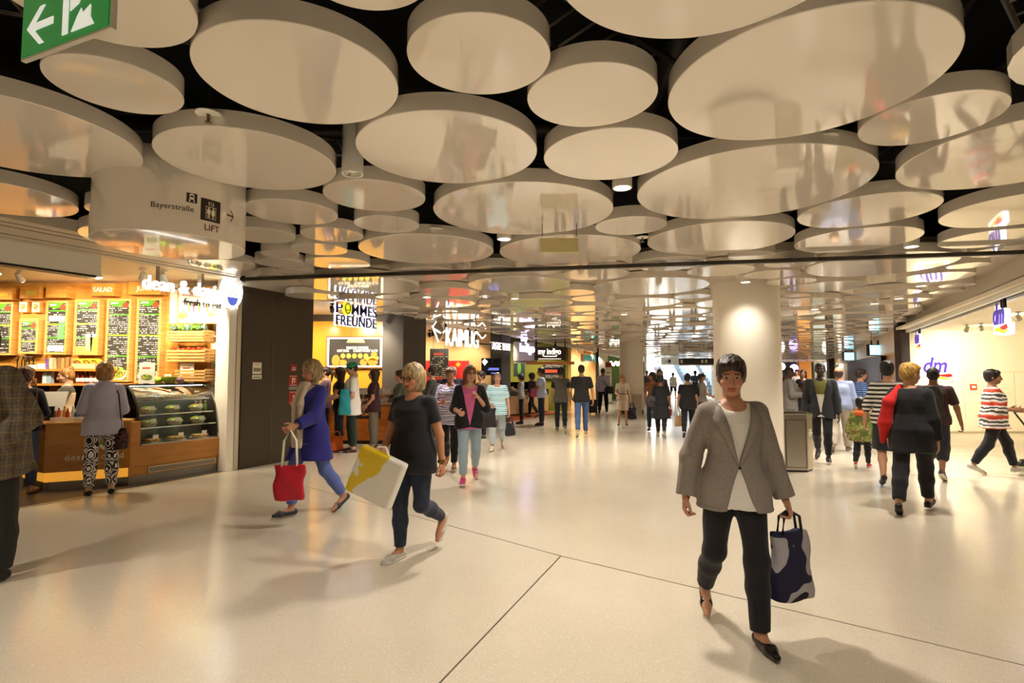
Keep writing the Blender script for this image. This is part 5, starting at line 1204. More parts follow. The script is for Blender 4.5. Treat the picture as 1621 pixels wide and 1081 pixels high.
# ------------------------------------------------------------------ people: smooth implicit bodies and clothes
def nrm(v):
    v = np.asarray(v, float); return v/np.linalg.norm(v)
class Field:
    """smooth union of simple volumes, turned into a quad mesh"""
    def __init__(s): s.p = []
    def cone(s, a, b, r1, r2, k=.02, cut=None, flat=None):
        a = np.asarray(a, float); b = np.asarray(b, float); m = max(r1, r2)
        def f(x, y, z):
            d = b-a; L2 = float(d@d)+1e-12
            px, py, pz = x-a[0], y-a[1], z-a[2]
            t = np.clip((px*d[0]+py*d[1]+pz*d[2])/L2, 0, 1)
            q = np.sqrt((px-t*d[0])**2+(py-t*d[1])**2+(pz-t*d[2])**2)-(r1+(r2-r1)*t)
            if cut is not None:
                c, n = cut; q = np.maximum(q, (x-c[0])*n[0]+(y-c[1])*n[1]+(z-c[2])*n[2])
            return q
        s.p.append((f, np.minimum(a, b)-m, np.maximum(a, b)+m, k, 1)); return s
    def ell(s, c, r, R=None, k=.02, op=1):
        c = np.asarray(c, float); r = np.asarray(r, float); R = np.eye(3) if R is None else R; m = r.max()
        def f(x, y, z):
            px, py, pz = x-c[0], y-c[1], z-c[2]
            q = [(px*R[0, i]+py*R[1, i]+pz*R[2, i])/r[i] for i in range(3)]
            k0 = np.sqrt(q[0]**2+q[1]**2+q[2]**2)+1e-9
            k1 = np.sqrt((q[0]/r[0])**2+(q[1]/r[1])**2+(q[2]/r[2])**2)+1e-9
            return k0*(k0-1)/k1
        s.p.append((f, c-m, c+m, k, op)); return s
    def loft(s, o, R, rows, k=.02, n=2.3, op=1, extra=None):
        """rows: (z, half width, half depth, y offset) in the frame R at o"""
        o = np.asarray(o, float); rows = np.asarray(rows, float); m = max(rows[:, 1].max(), (rows[:, 2]+abs(rows[:, 3])).max())
        ends = np.array([o+R[:, 2]*rows[0, 0], o+R[:, 2]*rows[-1, 0]])
        def f(x, y, z):
            px, py, pz = x-o[0], y-o[1], z-o[2]
            lx = px*R[0, 0]+py*R[1, 0]+pz*R[2, 0]; ly = px*R[0, 1]+py*R[1, 1]+pz*R[2, 1]; lz = px*R[0, 2]+py*R[1, 2]+pz*R[2, 2]
            a = np.interp(lz, rows[:, 0], rows[:, 1]); b = np.interp(lz, rows[:, 0], rows[:, 2]); c = np.interp(lz, rows[:, 0], rows[:, 3])
            q = ((np.abs(lx)/a)**n+(np.abs(ly-c)/b)**n)**(1/n)
            d = (q-1)*np.minimum(a, b)
            d = np.maximum(d, np.maximum(rows[0, 0]-lz, lz-rows[-1, 0]))
            if extra is not None: d = extra(d, lx, ly, lz)
            return d
        s.p.append((f, ends.min(0)-m, ends.max(0)+m, k, op)); return s
    def raw(s, f, lo, hi, k=.01, op=-1):
        s.p.append((f, np.asarray(lo, float), np.asarray(hi, float), k, op)); return s
    def grid(s, h, noise=None):
        lo = np.min([p[1] for p in s.p if p[4] > 0], 0)-2.5*h; hi = np.max([p[2] for p in s.p if p[4] > 0], 0)+2.5*h
        n = np.maximum(np.ceil((hi-lo)/h).astype(int)+1, 4)
        D = np.full(n, 0.5, np.float32)
        ax = [(lo[i]+h*np.arange(n[i])).astype(np.float32) for i in range(3)]
        for f, l, u, k, op in s.p:
            pad = k+2*h
            i0 = np.clip(np.floor((l-pad-lo)/h).astype(int), 0, n-1); i1 = np.clip(np.ceil((u+pad-lo)/h).astype(int)+1, 1, n)
            if np.any(i1 <= i0): continue
            sl = tuple(slice(a, b) for a, b in zip(i0, i1))
            x, y, z = (ax[0][sl[0]][:, None, None], ax[1][sl[1]][None, :, None], ax[2][sl[2]][None, None, :])
            d = f(x, y, z); A = D[sl]
            if op > 0:
                e = np.maximum(k-np.abs(A-d), 0)/k; D[sl] = np.minimum(A, d)-e*e*k*.25
            else:
                d = -d; e = np.maximum(k-np.abs(A-d), 0)/k; D[sl] = np.maximum(A, d)+e*e*k*.25
        if noise is not None:
            X, Y, Z = np.meshgrid(*ax, indexing='ij', sparse=True); near = np.abs(D) < .05; D += np.where(near, noise(X, Y, Z), 0).astype(np.float32)
        return D, lo
    def mesh(s, h, noise=None):
        D, lo = s.grid(h, noise); return surface_nets(D, lo, h)

def surface_nets(D, lo, h):
    S = D < 0
    n = np.array(D.shape)
    c = np.zeros(n-1, np.int8)
    offs = [(i, j, k) for i in (0, 1) for j in (0, 1) for k in (0, 1)]
    def sub(A, o): return A[o[0]:n[0]-1+o[0], o[1]:n[1]-1+o[1], o[2]:n[2]-1+o[2]]
    for o in offs: c += sub(S, o)
    act = (c > 0) & (c < 8)
    I = np.argwhere(act)
    if len(I) == 0: return np.zeros((0, 3)), np.zeros((0, 4), int)
    idx = np.full(n-1, -1, np.int64); idx[act] = np.arange(len(I))
    V = {o: D[I[:, 0]+o[0], I[:, 1]+o[1], I[:, 2]+o[2]] for o in offs}
    acc = np.zeros((len(I), 3)); cnt = np.zeros(len(I))
    for a in offs:
        for axis in range(3):
            if a[axis]: continue
            b = list(a); b[axis] = 1; b = tuple(b)
            va, vb = V[a], V[b]; m = (va < 0) != (vb < 0)
            t = np.where(m, va/np.where(m, va-vb, 1), 0)
            p = np.tile(np.array(a, float), (len(I), 1)); p[:, axis] += t
            acc[m] += p[m]; cnt[m] += 1
    verts = lo + h*(I + acc/cnt[:, None])
    quads = []
    for axis in range(3):
        o0 = [0, 0, 0]; sl0 = [slice(None)]*3; sl1 = [slice(None)]*3
        sl0[axis] = slice(0, -1); sl1[axis] = slice(1, None)
        e = S[tuple(sl0)] != S[tuple(sl1)]
        J = np.argwhere(e)
        u, w = (axis+1) % 3, (axis+2) % 3
        ok = (J[:, u] > 0) & (J[:, w] > 0) & (J[:, u] < n[u]-1) & (J[:, w] < n[w]-1); J = J[ok]
        flip = S[tuple(J.T)]
        q = []
        for du, dw in ((-1, -1), (0, -1), (0, 0), (-1, 0)):
            K = J.copy(); K[:, u] += du; K[:, w] += dw; q.append(idx[tuple(K.T)])
        q = np.stack(q, 1); q[~flip] = q[~flip][:, ::-1]; quads.append(q)
    q = np.concatenate(quads); q = q[(q >= 0).all(1)]
    return verts, q

def mesh_obj(name, parts, m, parent, colors=None):
    vs = []; fs = []; o = 0
    for v, f in parts:
        vs.append(v); fs.append(f+o); o += len(v)
    v = np.concatenate(vs); f = np.concatenate(fs)
    me = bpy.data.meshes.new(name)
    me.vertices.add(len(v)); me.vertices.foreach_set('co', v.astype('f').ravel())
    me.loops.add(f.size); me.loops.foreach_set('vertex_index', f.astype('i').ravel())
    me.polygons.add(len(f)); me.polygons.foreach_set('loop_start', np.arange(0, f.size, 4, dtype='i'))
    me.polygons.foreach_set('use_smooth', np.ones(len(f), bool))
    me.update(calc_edges=True)
    if colors is not None:
        at = me.color_attributes.new('skin', 'FLOAT_COLOR', 'POINT'); at.data.foreach_set('color', colors(v).astype('f').ravel())
    me.materials.append(m)
    ob = bpy.data.objects.new(name, me); COL.objects.link(ob); ob.parent = parent
    return ob

def skin_mat():
    if 'skin' in _M: return _M['skin']
    m = bpy.data.materials.new('skin'); m.use_nodes = True; nt = m.node_tree; b = nt.nodes['Principled BSDF']
    a = nt.nodes.new('ShaderNodeAttribute'); a.attribute_name = 'skin'
    nt.links.new(a.outputs['Color'], b.inputs['Base Color']); b.inputs['Roughness'].default_value = .5
    b.inputs['Subsurface Weight'].default_value = 0.0
    _M['skin'] = m; return m
def cloth(c, rough=.85, wr=.35, sc=9.0): return mat('cloth_%s_%s' % (c, rough), c, rough, bump=wr, bscale=sc, sheen=.1)
def stripes(name, cols, period, axis=2, warp=.02, rough=.85, wscale=6.0):
    def f(nt, b, oc):
        s = sep(nt, oc)[axis]; nz = noise_n(nt, oc, wscale, 3)
        v = math_n(nt, 'ADD', s, math_n(nt, 'MULTIPLY', math_n(nt, 'SUBTRACT', nz, .5), warp))
        add_bump(nt, b, noise_n(nt, oc, 9.0, 4), .35, .02)
        return ramp(nt, math_n(nt, 'FRACT', math_n(nt, 'MULTIPLY', v, 1/period)), [(i/len(cols), c) for i, c in enumerate(cols)])
    return node_mat(name, f, rough)
def plaid(name):
    def f(nt, b, oc):
        x, y, z = sep(nt, oc)
        base = ramp(nt, noise_n(nt, oc, 60, 2), [(.3, '#57493a'), (.7, '#73634e')], False)
        out = base
        for s, per, wd, c, fac in ((z, .085, .10, '#4a4a48', .6), (z, .085, .0, '#a3904e', .0), (math_n(nt, 'ADD', x, math_n(nt, 'MULTIPLY', y, .6)), .085, .12, '#3c3428', .6), (math_n(nt, 'ADD', z, .04), .085, .06, '#8f8052', .4), (math_n(nt, 'ADD', math_n(nt, 'ADD', x, math_n(nt, 'MULTIPLY', y, .6)), .04), .085, .05, '#7c8084', .5)):
            if not fac: continue
            on = math_n(nt, 'LESS_THAN', math_n(nt, 'FRACT', math_n(nt, 'MULTIPLY', s, 1/per)), wd*1.6)
            mx = nt.nodes.new('ShaderNodeMix'); mx.data_type = 'RGBA'; mx.inputs[7].default_value = lin(c)
            nt.links.new(math_n(nt, 'MULTIPLY', on, fac), mx.inputs[0]); nt.links.new(out, mx.inputs[6]); out = mx.outputs[2]
        add_bump(nt, b, noise_n(nt, oc, 7.0, 3), .3, .02)
        return out
    return node_mat(name, f, .9)
def blotch(name, cols, scale=14.0, rough=.85, stretch=None):
    def f(nt, b, oc):
        add_bump(nt, b, noise_n(nt, oc, 9.0, 4), .3, .02)
        n = noise_n(nt, oc, scale, 2, stretch); k = len(cols)
        return ramp(nt, n, [(0 if i == 0 else .36+.28*i/k, c) for i, c in enumerate(cols)])
    return node_mat(name, f, rough)
def baroque(name):
    def f(nt, b, oc):
        s = sep(nt, oc); 
        vo = nt.nodes.new('ShaderNodeTexVoronoi'); vo.inputs['Scale'].default_value = 6.0; vo.inputs['Randomness'].default_value = .35; nt.links.new(oc, vo.inputs['Vector'])
        rings = math_n(nt, 'SINE', math_n(nt, 'MULTIPLY', vo.outputs['Distance'], 46.0))
        petals = math_n(nt, 'SINE', math_n(nt, 'MULTIPLY', noise_n(nt, oc, 11, 1), 26.0))
        return ramp(nt, math_n(nt, 'GREATER_THAN', math_n(nt, 'ADD', rings, math_n(nt, 'MULTIPLY', petals, .6)), .05), [(0, '#17161a'), (.5, '#e9e5e4')])
    return node_mat(name, f, .8)
def hair_mat(c):
    def f(nt, b, oc):
        n = noise_n(nt, oc, 55, 3, (1, 1, .12)); add_bump(nt, b, n, .7, .012)
        k = tuple(int(c[i:i+2], 16) for i in (1, 3, 5)); d = tuple(int(v*.55) for v in k); e = tuple(min(255, int(v*1.25)) for v in k)
        return ramp(nt, n, [(.3, d), (.55, k), (.75, e)], False)
    return node_mat('hair'+c, f, .5)
SHOE = lambda c, r=.4: mat('shoe%s%s' % (c, r), c, r)

def person(label, P, face, H=1.7, sex='f', bulk=1.0, skin='#c99a7c', hair='short', hairc='#3a2a20', head=(0, 0), lean=0.0, legs='stand', arms=('down', 'down'),
           top=None, jacket=None, bottom=None, skirt=None, shoes=('#222222', 'flat'), vox=None, glasses=False, cap=None, child=False, twist=0.0, hood=False, foot_px=None, sit=False, extras=None):
    """P: world (x, y) of the feet; face: heading in degrees, 0 looks away from the camera (+y), 90 to the left, 180 to the camera"""
    face = face+math.degrees(math.atan2(-P[0], P[1]))      # headings are given relative to the line of sight
    s = H/1.7; fem = sex == 'f'
    dist = max(2.5, math.hypot(P[0], P[1]))
    v = vox or min(.021, max(.0075, .00135*dist))
    X = np.array([1., 0, 0]); Yf = np.array([0, 1., 0]); Z = np.array([0, 0, 1.])
    hipw = (.088 if fem else .085)*s; thigh = .425*s; shin = .405*s; ank = .075*s
    LEG = {'stand': (((.05, .01, -1), (.02, -.03, -1)), ((.05, .0, -1), (.02, -.02, -1))),
           'relaxed': (((.08, .06, -1), (.03, -.08, -1)), ((.06, -.03, -1), (.02, -.02, -1))),
           'walkR': (((.02, .36, -1), (.0, .06, -1)), ((.02, -.22, -1), (.0, -.75, -1))),
           'walkL': (((.02, -.22, -1), (.0, -.75, -1)), ((.02, .36, -1), (.0, .06, -1))),
           'strideR': (((.02, .48, -1), (.0, .22, -1)), ((.02, -.30, -1), (.0, -.62, -1))),
           'strideL': (((.02, -.30, -1), (.0, -.62, -1)), ((.02, .48, -1), (.0, .22, -1))),
           'passR': (((.03, .04, -1), (.0, -.02, -1)), ((.02, .10, -1), (.0, -1.3, -1))),
           'passL': (((.02, .10, -1), (.0, -1.3, -1)), ((.03, .04, -1), (.0, -.02, -1)))}
    lv = LEG[legs] if isinstance(legs, str) else legs
    hipc = np.zeros(3)
    joints = {}
    low = 0
    for side, sg in (('R', 1), ('L', -1)):
        th, sh = lv[0 if side == 'R' else 1]
        d1 = nrm((th[0]*sg, th[1], th[2])); d2 = nrm((sh[0]*sg, sh[1], sh[2]))
        hp = np.array([hipw*sg, 0, 0]); kn = hp+d1*thigh; an = kn+d2*shin
        back = max(0.0, -d2[1]); pitch = -min(.9, max(0, back-.12)*1.05) if back > .12 else max(-.0, d2[1])*.8
        fd = np.array([.12*sg, math.cos(pitch), math.sin(pitch)]); fd = nrm(fd)
        toe = an+fd*.17*s+np.array([0, 0, -.055*s]); heel = an-fd*.05*s+np.array([0, 0, -ank])
        joints[side] = (hp, kn, an, fd)
        low = min(low, an[2]-ank, toe[2]-.02*s, heel[2])
    off = np.array([0, 0, -low+.004])
    for q in joints: joints[q] = tuple(p+off if i < 3 else p for i, p in enumerate(joints[q]))
    hipc = off+np.array([0, 0, .02*s])
    tw = math.radians(twist)
    sp = nrm((0, math.sin(lean), math.cos(lean)))
    ex = np.array([math.cos(tw), -math.sin(tw), 0]); ey = nrm(np.cross(sp, ex)); ex = nrm(np.cross(ey, sp)); RT = np.stack([ex, ey, sp], 1)
    def tp(x, y, z): return hipc+RT@np.array([x, y, z])
    shw = (.158 if fem else .185)*s*(1+.4*(bulk-1)); shz = .452*s
    B = bulk
    rows = np.array([(-.10, .125 if fem else .13, .095, 0), (-.04, .158 if fem else .150, .112, -.008), (.03, .165 if fem else .152, .115, -.012), (.12, .140 if fem else .145, .100, 0), (.20, .122 if fem else .138, .092, .006), (.30, .138 if fem else .152, .108 if fem else .112, .012), (.38, .146 if fem else .165, .112 if fem else .115, .010), (.44, .140 if fem else .160, .095, 0), (.485, .105 if fem else .115, .070, -.008), (.515, .062, .058, -.006)])
    rows[:, :4] *= s; rows[:7, 1:3] *= B; rows[2:6, 2] *= (1+.35*(B-1))
    A = {'down': ((.16, .02, -1), (.10, .22, -1), (0, .2, -1)), 'fwd': ((.12, .35, -1), (.05, .75, -1), None), 'back': ((.14, -.38, -1), (.10, -.12, -1), None),
         'bent': ((.18, .10, -1), (-.35, 1, -.05), None), 'phone': ((.14, .25, -1), (-.45, 1, .55), None), 'cross': ((.16, .30, -1), (-1, .35, .12), None),
         'out': ((.22, .55, -1), (.15, .9, -.5), None), 'hip': ((.5, .0, -1), (-.55, .35, -.35), None), 'carry': ((.2, .02, -1), (.12, .05, -1), None), 'strap': ((.3, .15, -1), (-.35, .5, 1), None), 'front': ((.2, .25, -1), (-.5, .9, -.35), None)}
    arm = {}
    for side, sg, spec in (('R', 1, arms[0]), ('L', -1, arms[1])):
        a3 = A[spec] if isinstance(spec, str) else spec
        u = RT@nrm((a3[0][0]*sg, a3[0][1], a3[0][2])); f_ = RT@nrm((a3[1][0]*sg, a3[1][1], a3[1][2]))
        S0 = tp(shw*sg, -.005*s, shz-.02*s); E = S0+u*.285*s; Wr = E+f_*.245*s; arm[side] = (S0, E, Wr, u, f_)
    hy, hpch = math.radians(head[0]), math.radians(head[1])
    nb = tp(0, -.005*s, .50*s); fwd = np.array([-math.sin(hy), math.cos(hy), 0]); fwd = np.array([fwd[0]*math.cos(hpch), fwd[1]*math.cos(hpch), math.sin(hpch)])
    hr = nrm(np.cross(fwd, Z)); hu = np.cross(hr, fwd); RH = np.stack([hr, fwd, hu], 1)
    hs = s*(1.0 if not child else 1.28)
    hc = nb+sp*.07*hs+np.array([0, 0, .095*hs])+fwd*.018*hs
    def hpnt(x, y, z): return hc+RH@(np.array([x, y, z])*hs)
    # ---------- skin
    hv = max(.004, v*.55)
    F = Field()
    F.loft(hipc, RT, rows, .02)
    F.cone(tp(0, -.01*s, .47*s), hpnt(0, -.02, -.06), .056*s, .052*s, .03)
    for q, sg in (('R', 1), ('L', -1)):
        S0, E, Wr, u, f_ = arm[q]
        F.cone(tp(.035*s*sg, -.008*s, .468*s), S0, .038*s, .044*s*B**.5, .03).cone(S0, E, .047*s*B**.5, .037*s*B**.5, .03).cone(E, Wr, .038*s*B**.5, .025*s, .02)
        hp, kn, an, fd = joints[q]
        F.cone(hp, kn, .082*s*B**.7, .055*s*B**.5, .04).cone(kn, kn*.62+an*.38+np.array([0, -.012*s, 0]), .052*s, .052*s*B**.4, .03).cone(kn*.62+an*.38+np.array([0, -.012*s, 0]), an, .05*s*B**.4, .034*s, .03)
        F.cone(an+np.array([0, 0, -.02*s]), an+fd*.12*s+np.array([0, 0, -.045*s]), .034*s, .026*s, .02).cone(an+fd*.12*s+np.array([0, 0, -.045*s]), an+fd*.17*s+np.array([0, 0, -.052*s]), .028*s, .020*s, .02)
    body = [F.mesh(v)]
    Hd = Field()
    Hd.ell(hpnt(0, -.012, .028), np.array([.076, .096, .088])*hs, RH, .02).ell(hpnt(0, .026, -.035), np.array([.060, .066, .076])*hs, RH, .03).ell(hpnt(0, .050, -.085), np.array([.032, .03, .026])*hs, RH, .03)
    Hd.cone(hpnt(0, -.025, -.15), hpnt(0, -.02, -.04), .052*hs, .050*hs, .03)
    Hd.ell(hpnt(0, .078, .022), np.array([.052, .020, .016])*hs, RH, .02)
    for sg in (1, -1):
        Hd.ell(hpnt(.031*sg, .093, .000), np.array([.017, .014, .011])*hs, RH, .012, -1)
        Hd.ell(hpnt(.040*sg, .066, -.032), np.array([.022, .022, .02])*hs, RH, .02)
        Hd.ell(hpnt(.076*sg, -.010, -.008), np.array([.010, .020, .032])*hs, RH, .008)
        Hd.ell(hpnt(.030*sg, .080, .000), np.array([.0145, .012, .0075])*hs, RH, .003)
    Hd.cone(hpnt(0, .092, .008), hpnt(0, .112, -.033), .008*hs, .013*hs, .012).ell(hpnt(0, .102, -.038), np.array([.018, .012, .009])*hs, RH, .01)
    Hd.ell(hpnt(0, .088, -.066), np.array([.024, .011, .006])*hs, RH, .006).ell(hpnt(0, .086, -.075), np.array([.020, .011, .006])*hs, RH, .006)
    body.append(Hd.mesh(hv))
    hands = {}
    for q, sg in (('R', 1), ('L', -1)):
        S0, E, Wr, u, f_ = arm[q]; G = Field()
        inn = RT@np.array([-sg, 0., 0.]); inn = nrm(inn-f_*(inn@f_)) if abs(inn@f_) < .95 else nrm(np.cross(f_, sp))
        th = nrm(np.cross(f_, inn))*(1 if sg > 0 else -1)
        if th[1]*1.0+th[2]*.8 < 0: th = -th
        grip = spec_grip = (arms[0] if q == 'R' else arms[1]) in ('carry', 'phone', 'strap') or not isinstance((arms[0] if q == 'R' else arms[1]), str)
        pc = Wr+f_*.045*s; Rp = np.stack([th, inn, f_], 1)
        G.cone(Wr-f_*.05*s, Wr+f_*.01*s, .026*s, .023*s, .01)
        G.ell(pc, np.array([.040, .016, .050])*s, Rp, .012)
        cu = 1.15 if grip else .38
        for j in range(4):
            b0 = pc+f_*.038*s+th*(.029-.0195*j)*s; L1 = (.034, .039, .036, .028)[j]*s; L2 = (.036, .042, .038, .030)[j]*s
            d1 = nrm(f_*math.cos(cu*.6)+inn*math.sin(cu*.6)); d2 = nrm(f_*math.cos(cu*1.7)+inn*math.sin(cu*1.7))
            m1 = b0+d1*L1; m2 = m1+d2*L2
            G.cone(b0, m1, .0092*s, .0085*s, .005).cone(m1, m2, .0085*s, .0068*s, .004)
        t0 = pc-f_*.018*s+th*.030*s; t1 = t0+nrm(th*.75+f_*.8+inn*.35)*.040*s; t2 = t1+nrm(th*.2+f_+inn*.45)*.032*s
        G.cone(t0, t1, .0125*s, .0105*s, .008).cone(t1, t2, .0105*s, .0078*s, .004)
        body.append(G.mesh(max(.0036, v*.42)))
        hands[q] = pc+f_*.05*s+inn*.02*s
    root = thing('person', label, 'person', (P[0], P[1], 0), math.radians(face))
    sc_ = np.array(lin(skin)); 
    hairl = np.array(lin(hairc if hair != 'bald' else '#3a3028'))
    def colors(vv):
        c = np.tile(sc_, (len(vv), 1)); q = ((vv-hc)@RH)/hs; x, y, z = np.abs(q[:, 0]), q[:, 1], q[:, 2]
        f = y > .04
        lips = f & (x < .024-.25*abs(z+.070)) & (np.abs(z+.070) < .0105) & (y > .078); c[lips] = sc_*np.array([.78, .42, .42, 1])
        brow = f & (np.abs(z-.024-(x-.03)*-.1) < .0055) & (x > .013) & (x < .050); c[brow] = hairl*.5+sc_*.12
        eye = f & (((x-.030)/.0145)**2+((z-.000)/.0078)**2 < 1); c[eye] = (.36, .34, .31, 1)
        iris = eye & (((x-.030)/.0062)**2+((z)/.0078)**2 < 1); c[iris] = (.03, .025, .02, 1)
        ck = f & (((x-.042)/.022)**2+((z+.035)/.02)**2 < 1); c[ck] = c[ck]*np.array([1.05, .9, .88, 1])
        c[:, 3] = 1; return np.clip(c, 0, 1)
    bo = mesh_obj('body', body, skin_mat(), root, colors)
    # ---------- clothes
    def inflate(t, zl, zh, wide=1.0):
        r = rows.copy(); zz = np.unique(np.concatenate([[zl], r[(r[:, 0] > zl) & (r[:, 0] < zh), 0], [zh]]))
        return np.array([(z, np.interp(z, r[:, 0], r[:, 1])*wide+t, np.interp(z, r[:, 0], r[:, 2])+t, np.interp(z, r[:, 0], r[:, 3])) for z in zz])
    def wr(amp, fq=26.0, ph=0.0):
        return lambda x, y, z: amp*(np.sin(fq*z+9*x+ph)*np.cos(fq*.7*y+5*z)+.6*np.sin(fq*1.9*x+fq*.8*z+ph))
    def upper(name, g, base_t):
        """g: dict(m, hem, sleeve, t, open, neck, loose)"""
        t = (g.get('t', .012)+base_t)*s; hem = g.get('hem', -.08)*s; lo = g.get('loose', 0)*s; F = Field()
        zh = g.get('top', .497)*s
        rw = inflate(t, min(hem, -.10*s) if hem < -.1*s else hem, zh)
        if hem < -.1*s:
            rw = inflate(t, -.099*s, zh); fl = g.get('flare', .02)*s
            rw = np.vstack([[hem, rw[0, 1]+.035*s+fl, rw[0, 2]+.025*s+fl, 0], [(hem-.1*s)/2, rw[0, 1]+.03*s+fl*.5, rw[0, 2]+.02*s+fl*.5, 0], rw[1:]])
        if lo:
            k = np.clip((.43*s-rw[:, 0])/(.22*s), 0, 1); rw[:, 1] += lo*k; rw[:, 2] += lo*k
        op = g.get('open')
        def ext(d, lx, ly, lz):
            nk = g.get('neck', .075)*s
            dd = nk-np.sqrt(lx**2+(ly-.035*s)**2+((lz-.515*s)*(1.0 if not g.get('vneck') else .6))**2)
            return np.maximum(d, dd)
        F.loft(hipc, RT, rw, .015, extra=ext)
        if hem < -.05*s and not (g.get('open') and g['open'][2] >= .1):
            for q in 'RL':
                hp, kn, an, fd = joints[q]
                F.cone(hp, hp+(kn-hp)*.75, .088*s*B**.7+t+.010*s, .075*s*B**.6+t+.012*s, .05, (hipc+np.array([0, 0, hem]), -Z))
        sl = g.get('sleeve', 1.95)
        for q, sg in (('R', 1), ('L', -1)):
            S0, E, Wr_, u, f_ = arm[q]; rr = t+g.get('puff', 0)*s
            if sl <= 0: continue
            S1 = S0-u*.01*s
            if not op or True: F.cone(tp(.035*s*sg, -.008*s, .468*s), S0+RT@np.array([-sg*.02*s, 0, .0]), .040*s+rr*.5, .047*s*B**.5+rr*.55, .03)
            if sl < 1:
                e = S0+u*.285*s*sl; F.cone(S1, S0+u*.285*s*min(1, sl+.25), .049*s*B**.5+rr, .042*s*B**.5+rr*1.3, .03, (e, u))
            else:
                F.cone(S1, E, .047*s*B**.5+rr*.65, .042*s*B**.5+rr, .03); e = E+f_*.245*s*(sl-1); F.cone(E, E+f_*.245*s*min(1.1, sl-1+.15), .042*s*B**.5+rr, .032*s+rr*1.1, .02, (e, f_))
        if op:
            zb, wt, wb = op[0]*s, op[1]*s, op[2]*s
            def wedge(x, y, z):
                px, py, pz = x-hipc[0], y-hipc[1], z-hipc[2]
                lx = px*RT[0, 0]+py*RT[1, 0]+pz*RT[2, 0]; ly = px*RT[0, 1]+py*RT[1, 1]+pz*RT[2, 1]; lz = px*RT[0, 2]+py*RT[1, 2]+pz*RT[2, 2]
                w_ = np.where(lz > zb, np.minimum((lz-zb)/(.46*s-zb), 1.15)*wt, (zb-lz)/max(zb-hem, .02)*wb)
                return np.maximum(np.where(ly > .02*s, np.abs(lx)-w_, .3), lz-.50*s)
            F.raw(wedge, hipc-np.array([.2, .45, .5])*s, hipc+np.array([.2, .45, .52])*s, .006, -1)
        if g.get('collar'):
            F.loft(hipc, RT, [(.485*s, .072*s, .068*s, -.004*s), (.535*s, .066*s, .062*s, -.006*s)], .01, extra=lambda d, lx, ly, lz: np.maximum(d, np.maximum(np.sqrt(lx**2+(ly+.005*s)**2)-.2*s, np.where(ly > .03*s, .028*s-np.abs(lx), -1))))
        o = mesh_obj(name, [F.mesh(v, wr(.0022, 24, dist))], g['m'], root)
        if op and g.get('lapel'):
            for sg in (1, -1):
                m_ = MB(); vs = []
                for k_ in range(15):
                    f_k = k_/14; z_ = zb+.012*s+f_k*(.475*s-zb); w0 = (z_-zb)/(.46*s-zb)*wt*.97; wid = (.012+.060*min(1, f_k*1.5)-(.05*max(0, f_k-.78)/.22))*s
                    a_, b_, c_ = (np.interp(z_, rw[:, 0], rw[:, j]) for j in (1, 2, 3))
                    for x_ in (w0, w0+wid*.5, w0+wid):
                        y_ = c_+b_*max(0.0, 1-(min(x_, a_*.98)/a_)**2.3)**(1/2.3)+.010*s
                        vs.append(tuple(tp(sg*x_, y_, z_)))
                fs = []
                for k_ in range(14):
                    for j in range(2): i_ = k_*3+j; fs.append((i_, i_+1, i_+4, i_+3))
                L_ = m_.add(vs, fs).build('lapel', g['m'], o, smooth=True); sd_ = L_.modifiers.new('thick', 'SOLIDIFY'); sd_.thickness = .006*s; sd_.offset = 1
            bt = tp(0, float(np.interp(zb, rw[:, 0], rw[:, 2])+np.interp(zb, rw[:, 0], rw[:, 3]))+.004*s, zb-.01*s)
            MB().ball(tuple(bt), .009*s, 10, 6).build('button', M_BLKPL, o, smooth=True)
        return o
    def lower():
        g = bottom; t = g.get('t', .010)*s; F = Field(); rise = g.get('rise', .10)*s
        F.loft(hipc, np.eye(3), inflate(t*.5, -.10*s, rise*.7), .02)
        ln_ = g.get('len', 1.92)
        for q, sg in (('R', 1), ('L', -1)):
            hp, kn, an, fd = joints[q]; d1 = nrm(kn-hp); d2 = nrm(an-kn); r0 = .088*s*B**.7; wd = g.get('wide', 1.0)
            if ln_ <= 1.0:
                e = hp+(kn-hp)*ln_; F.cone(hp, hp+(kn-hp)*min(1, ln_+.1), r0+t, .062*s*B**.5*wd+t*1.5, .045, (e, d1))
            else:
                F.cone(hp, kn, r0+t*.6, .056*s*B**.5*wd+t, .045); e = kn+(an-kn)*(ln_-1)
                md = kn*.6+an*.4+np.array([0, -.012*s, 0]); F.cone(kn, md, .056*s*B**.5*wd+t, .053*s*B**.4*wd+t, .03).cone(md, an+d2*.02*s, .053*s*B**.4*wd+t, g.get('ankle', .042)*s*wd+t, .03, (e, d2))
        return mesh_obj(g.get('name', 'trousers'), [F.mesh(v, wr(.0025, 20, dist+2))], g['m'], root)
    def skirt_():
        g = skirt; hem = -g['len']*s; F = Field(); t = .014*s
        kx = max(abs(joints['R'][1][1]), abs(joints['L'][1][1]))
        hw = (g.get('w', .20))*s*B; hd = (g.get('d', .17))*s*B+kx*.35
        r0 = inflate(t, -.04*s, .14*s)
        rr = np.vstack([[hem, hw, hd, .0], [hem*.5-.02*s, (hw+r0[0, 1])*.5+.006*s, (hd+r0[0, 2])*.5+.006*s, 0], r0])
        F.loft(hipc, np.eye(3), rr, .02)
        return mesh_obj('skirt', [F.mesh(v, lambda x, y, z: .004*np.sin(np.arctan2(y-0, x)*9)*np.clip((hipc[2]-z)*3, 0, 1))], g['m'], root)
    if bottom: lower()
    if skirt: skirt_()
    if top: upper(top.get('name', 'shirt'), top, 0.0)
    if jacket: upper(jacket.get('name', 'jacket'), jacket, .014)
    # ---------- shoes
    sm, st = (shoes[0] if not isinstance(shoes[0], str) else SHOE(shoes[0])), shoes[1]
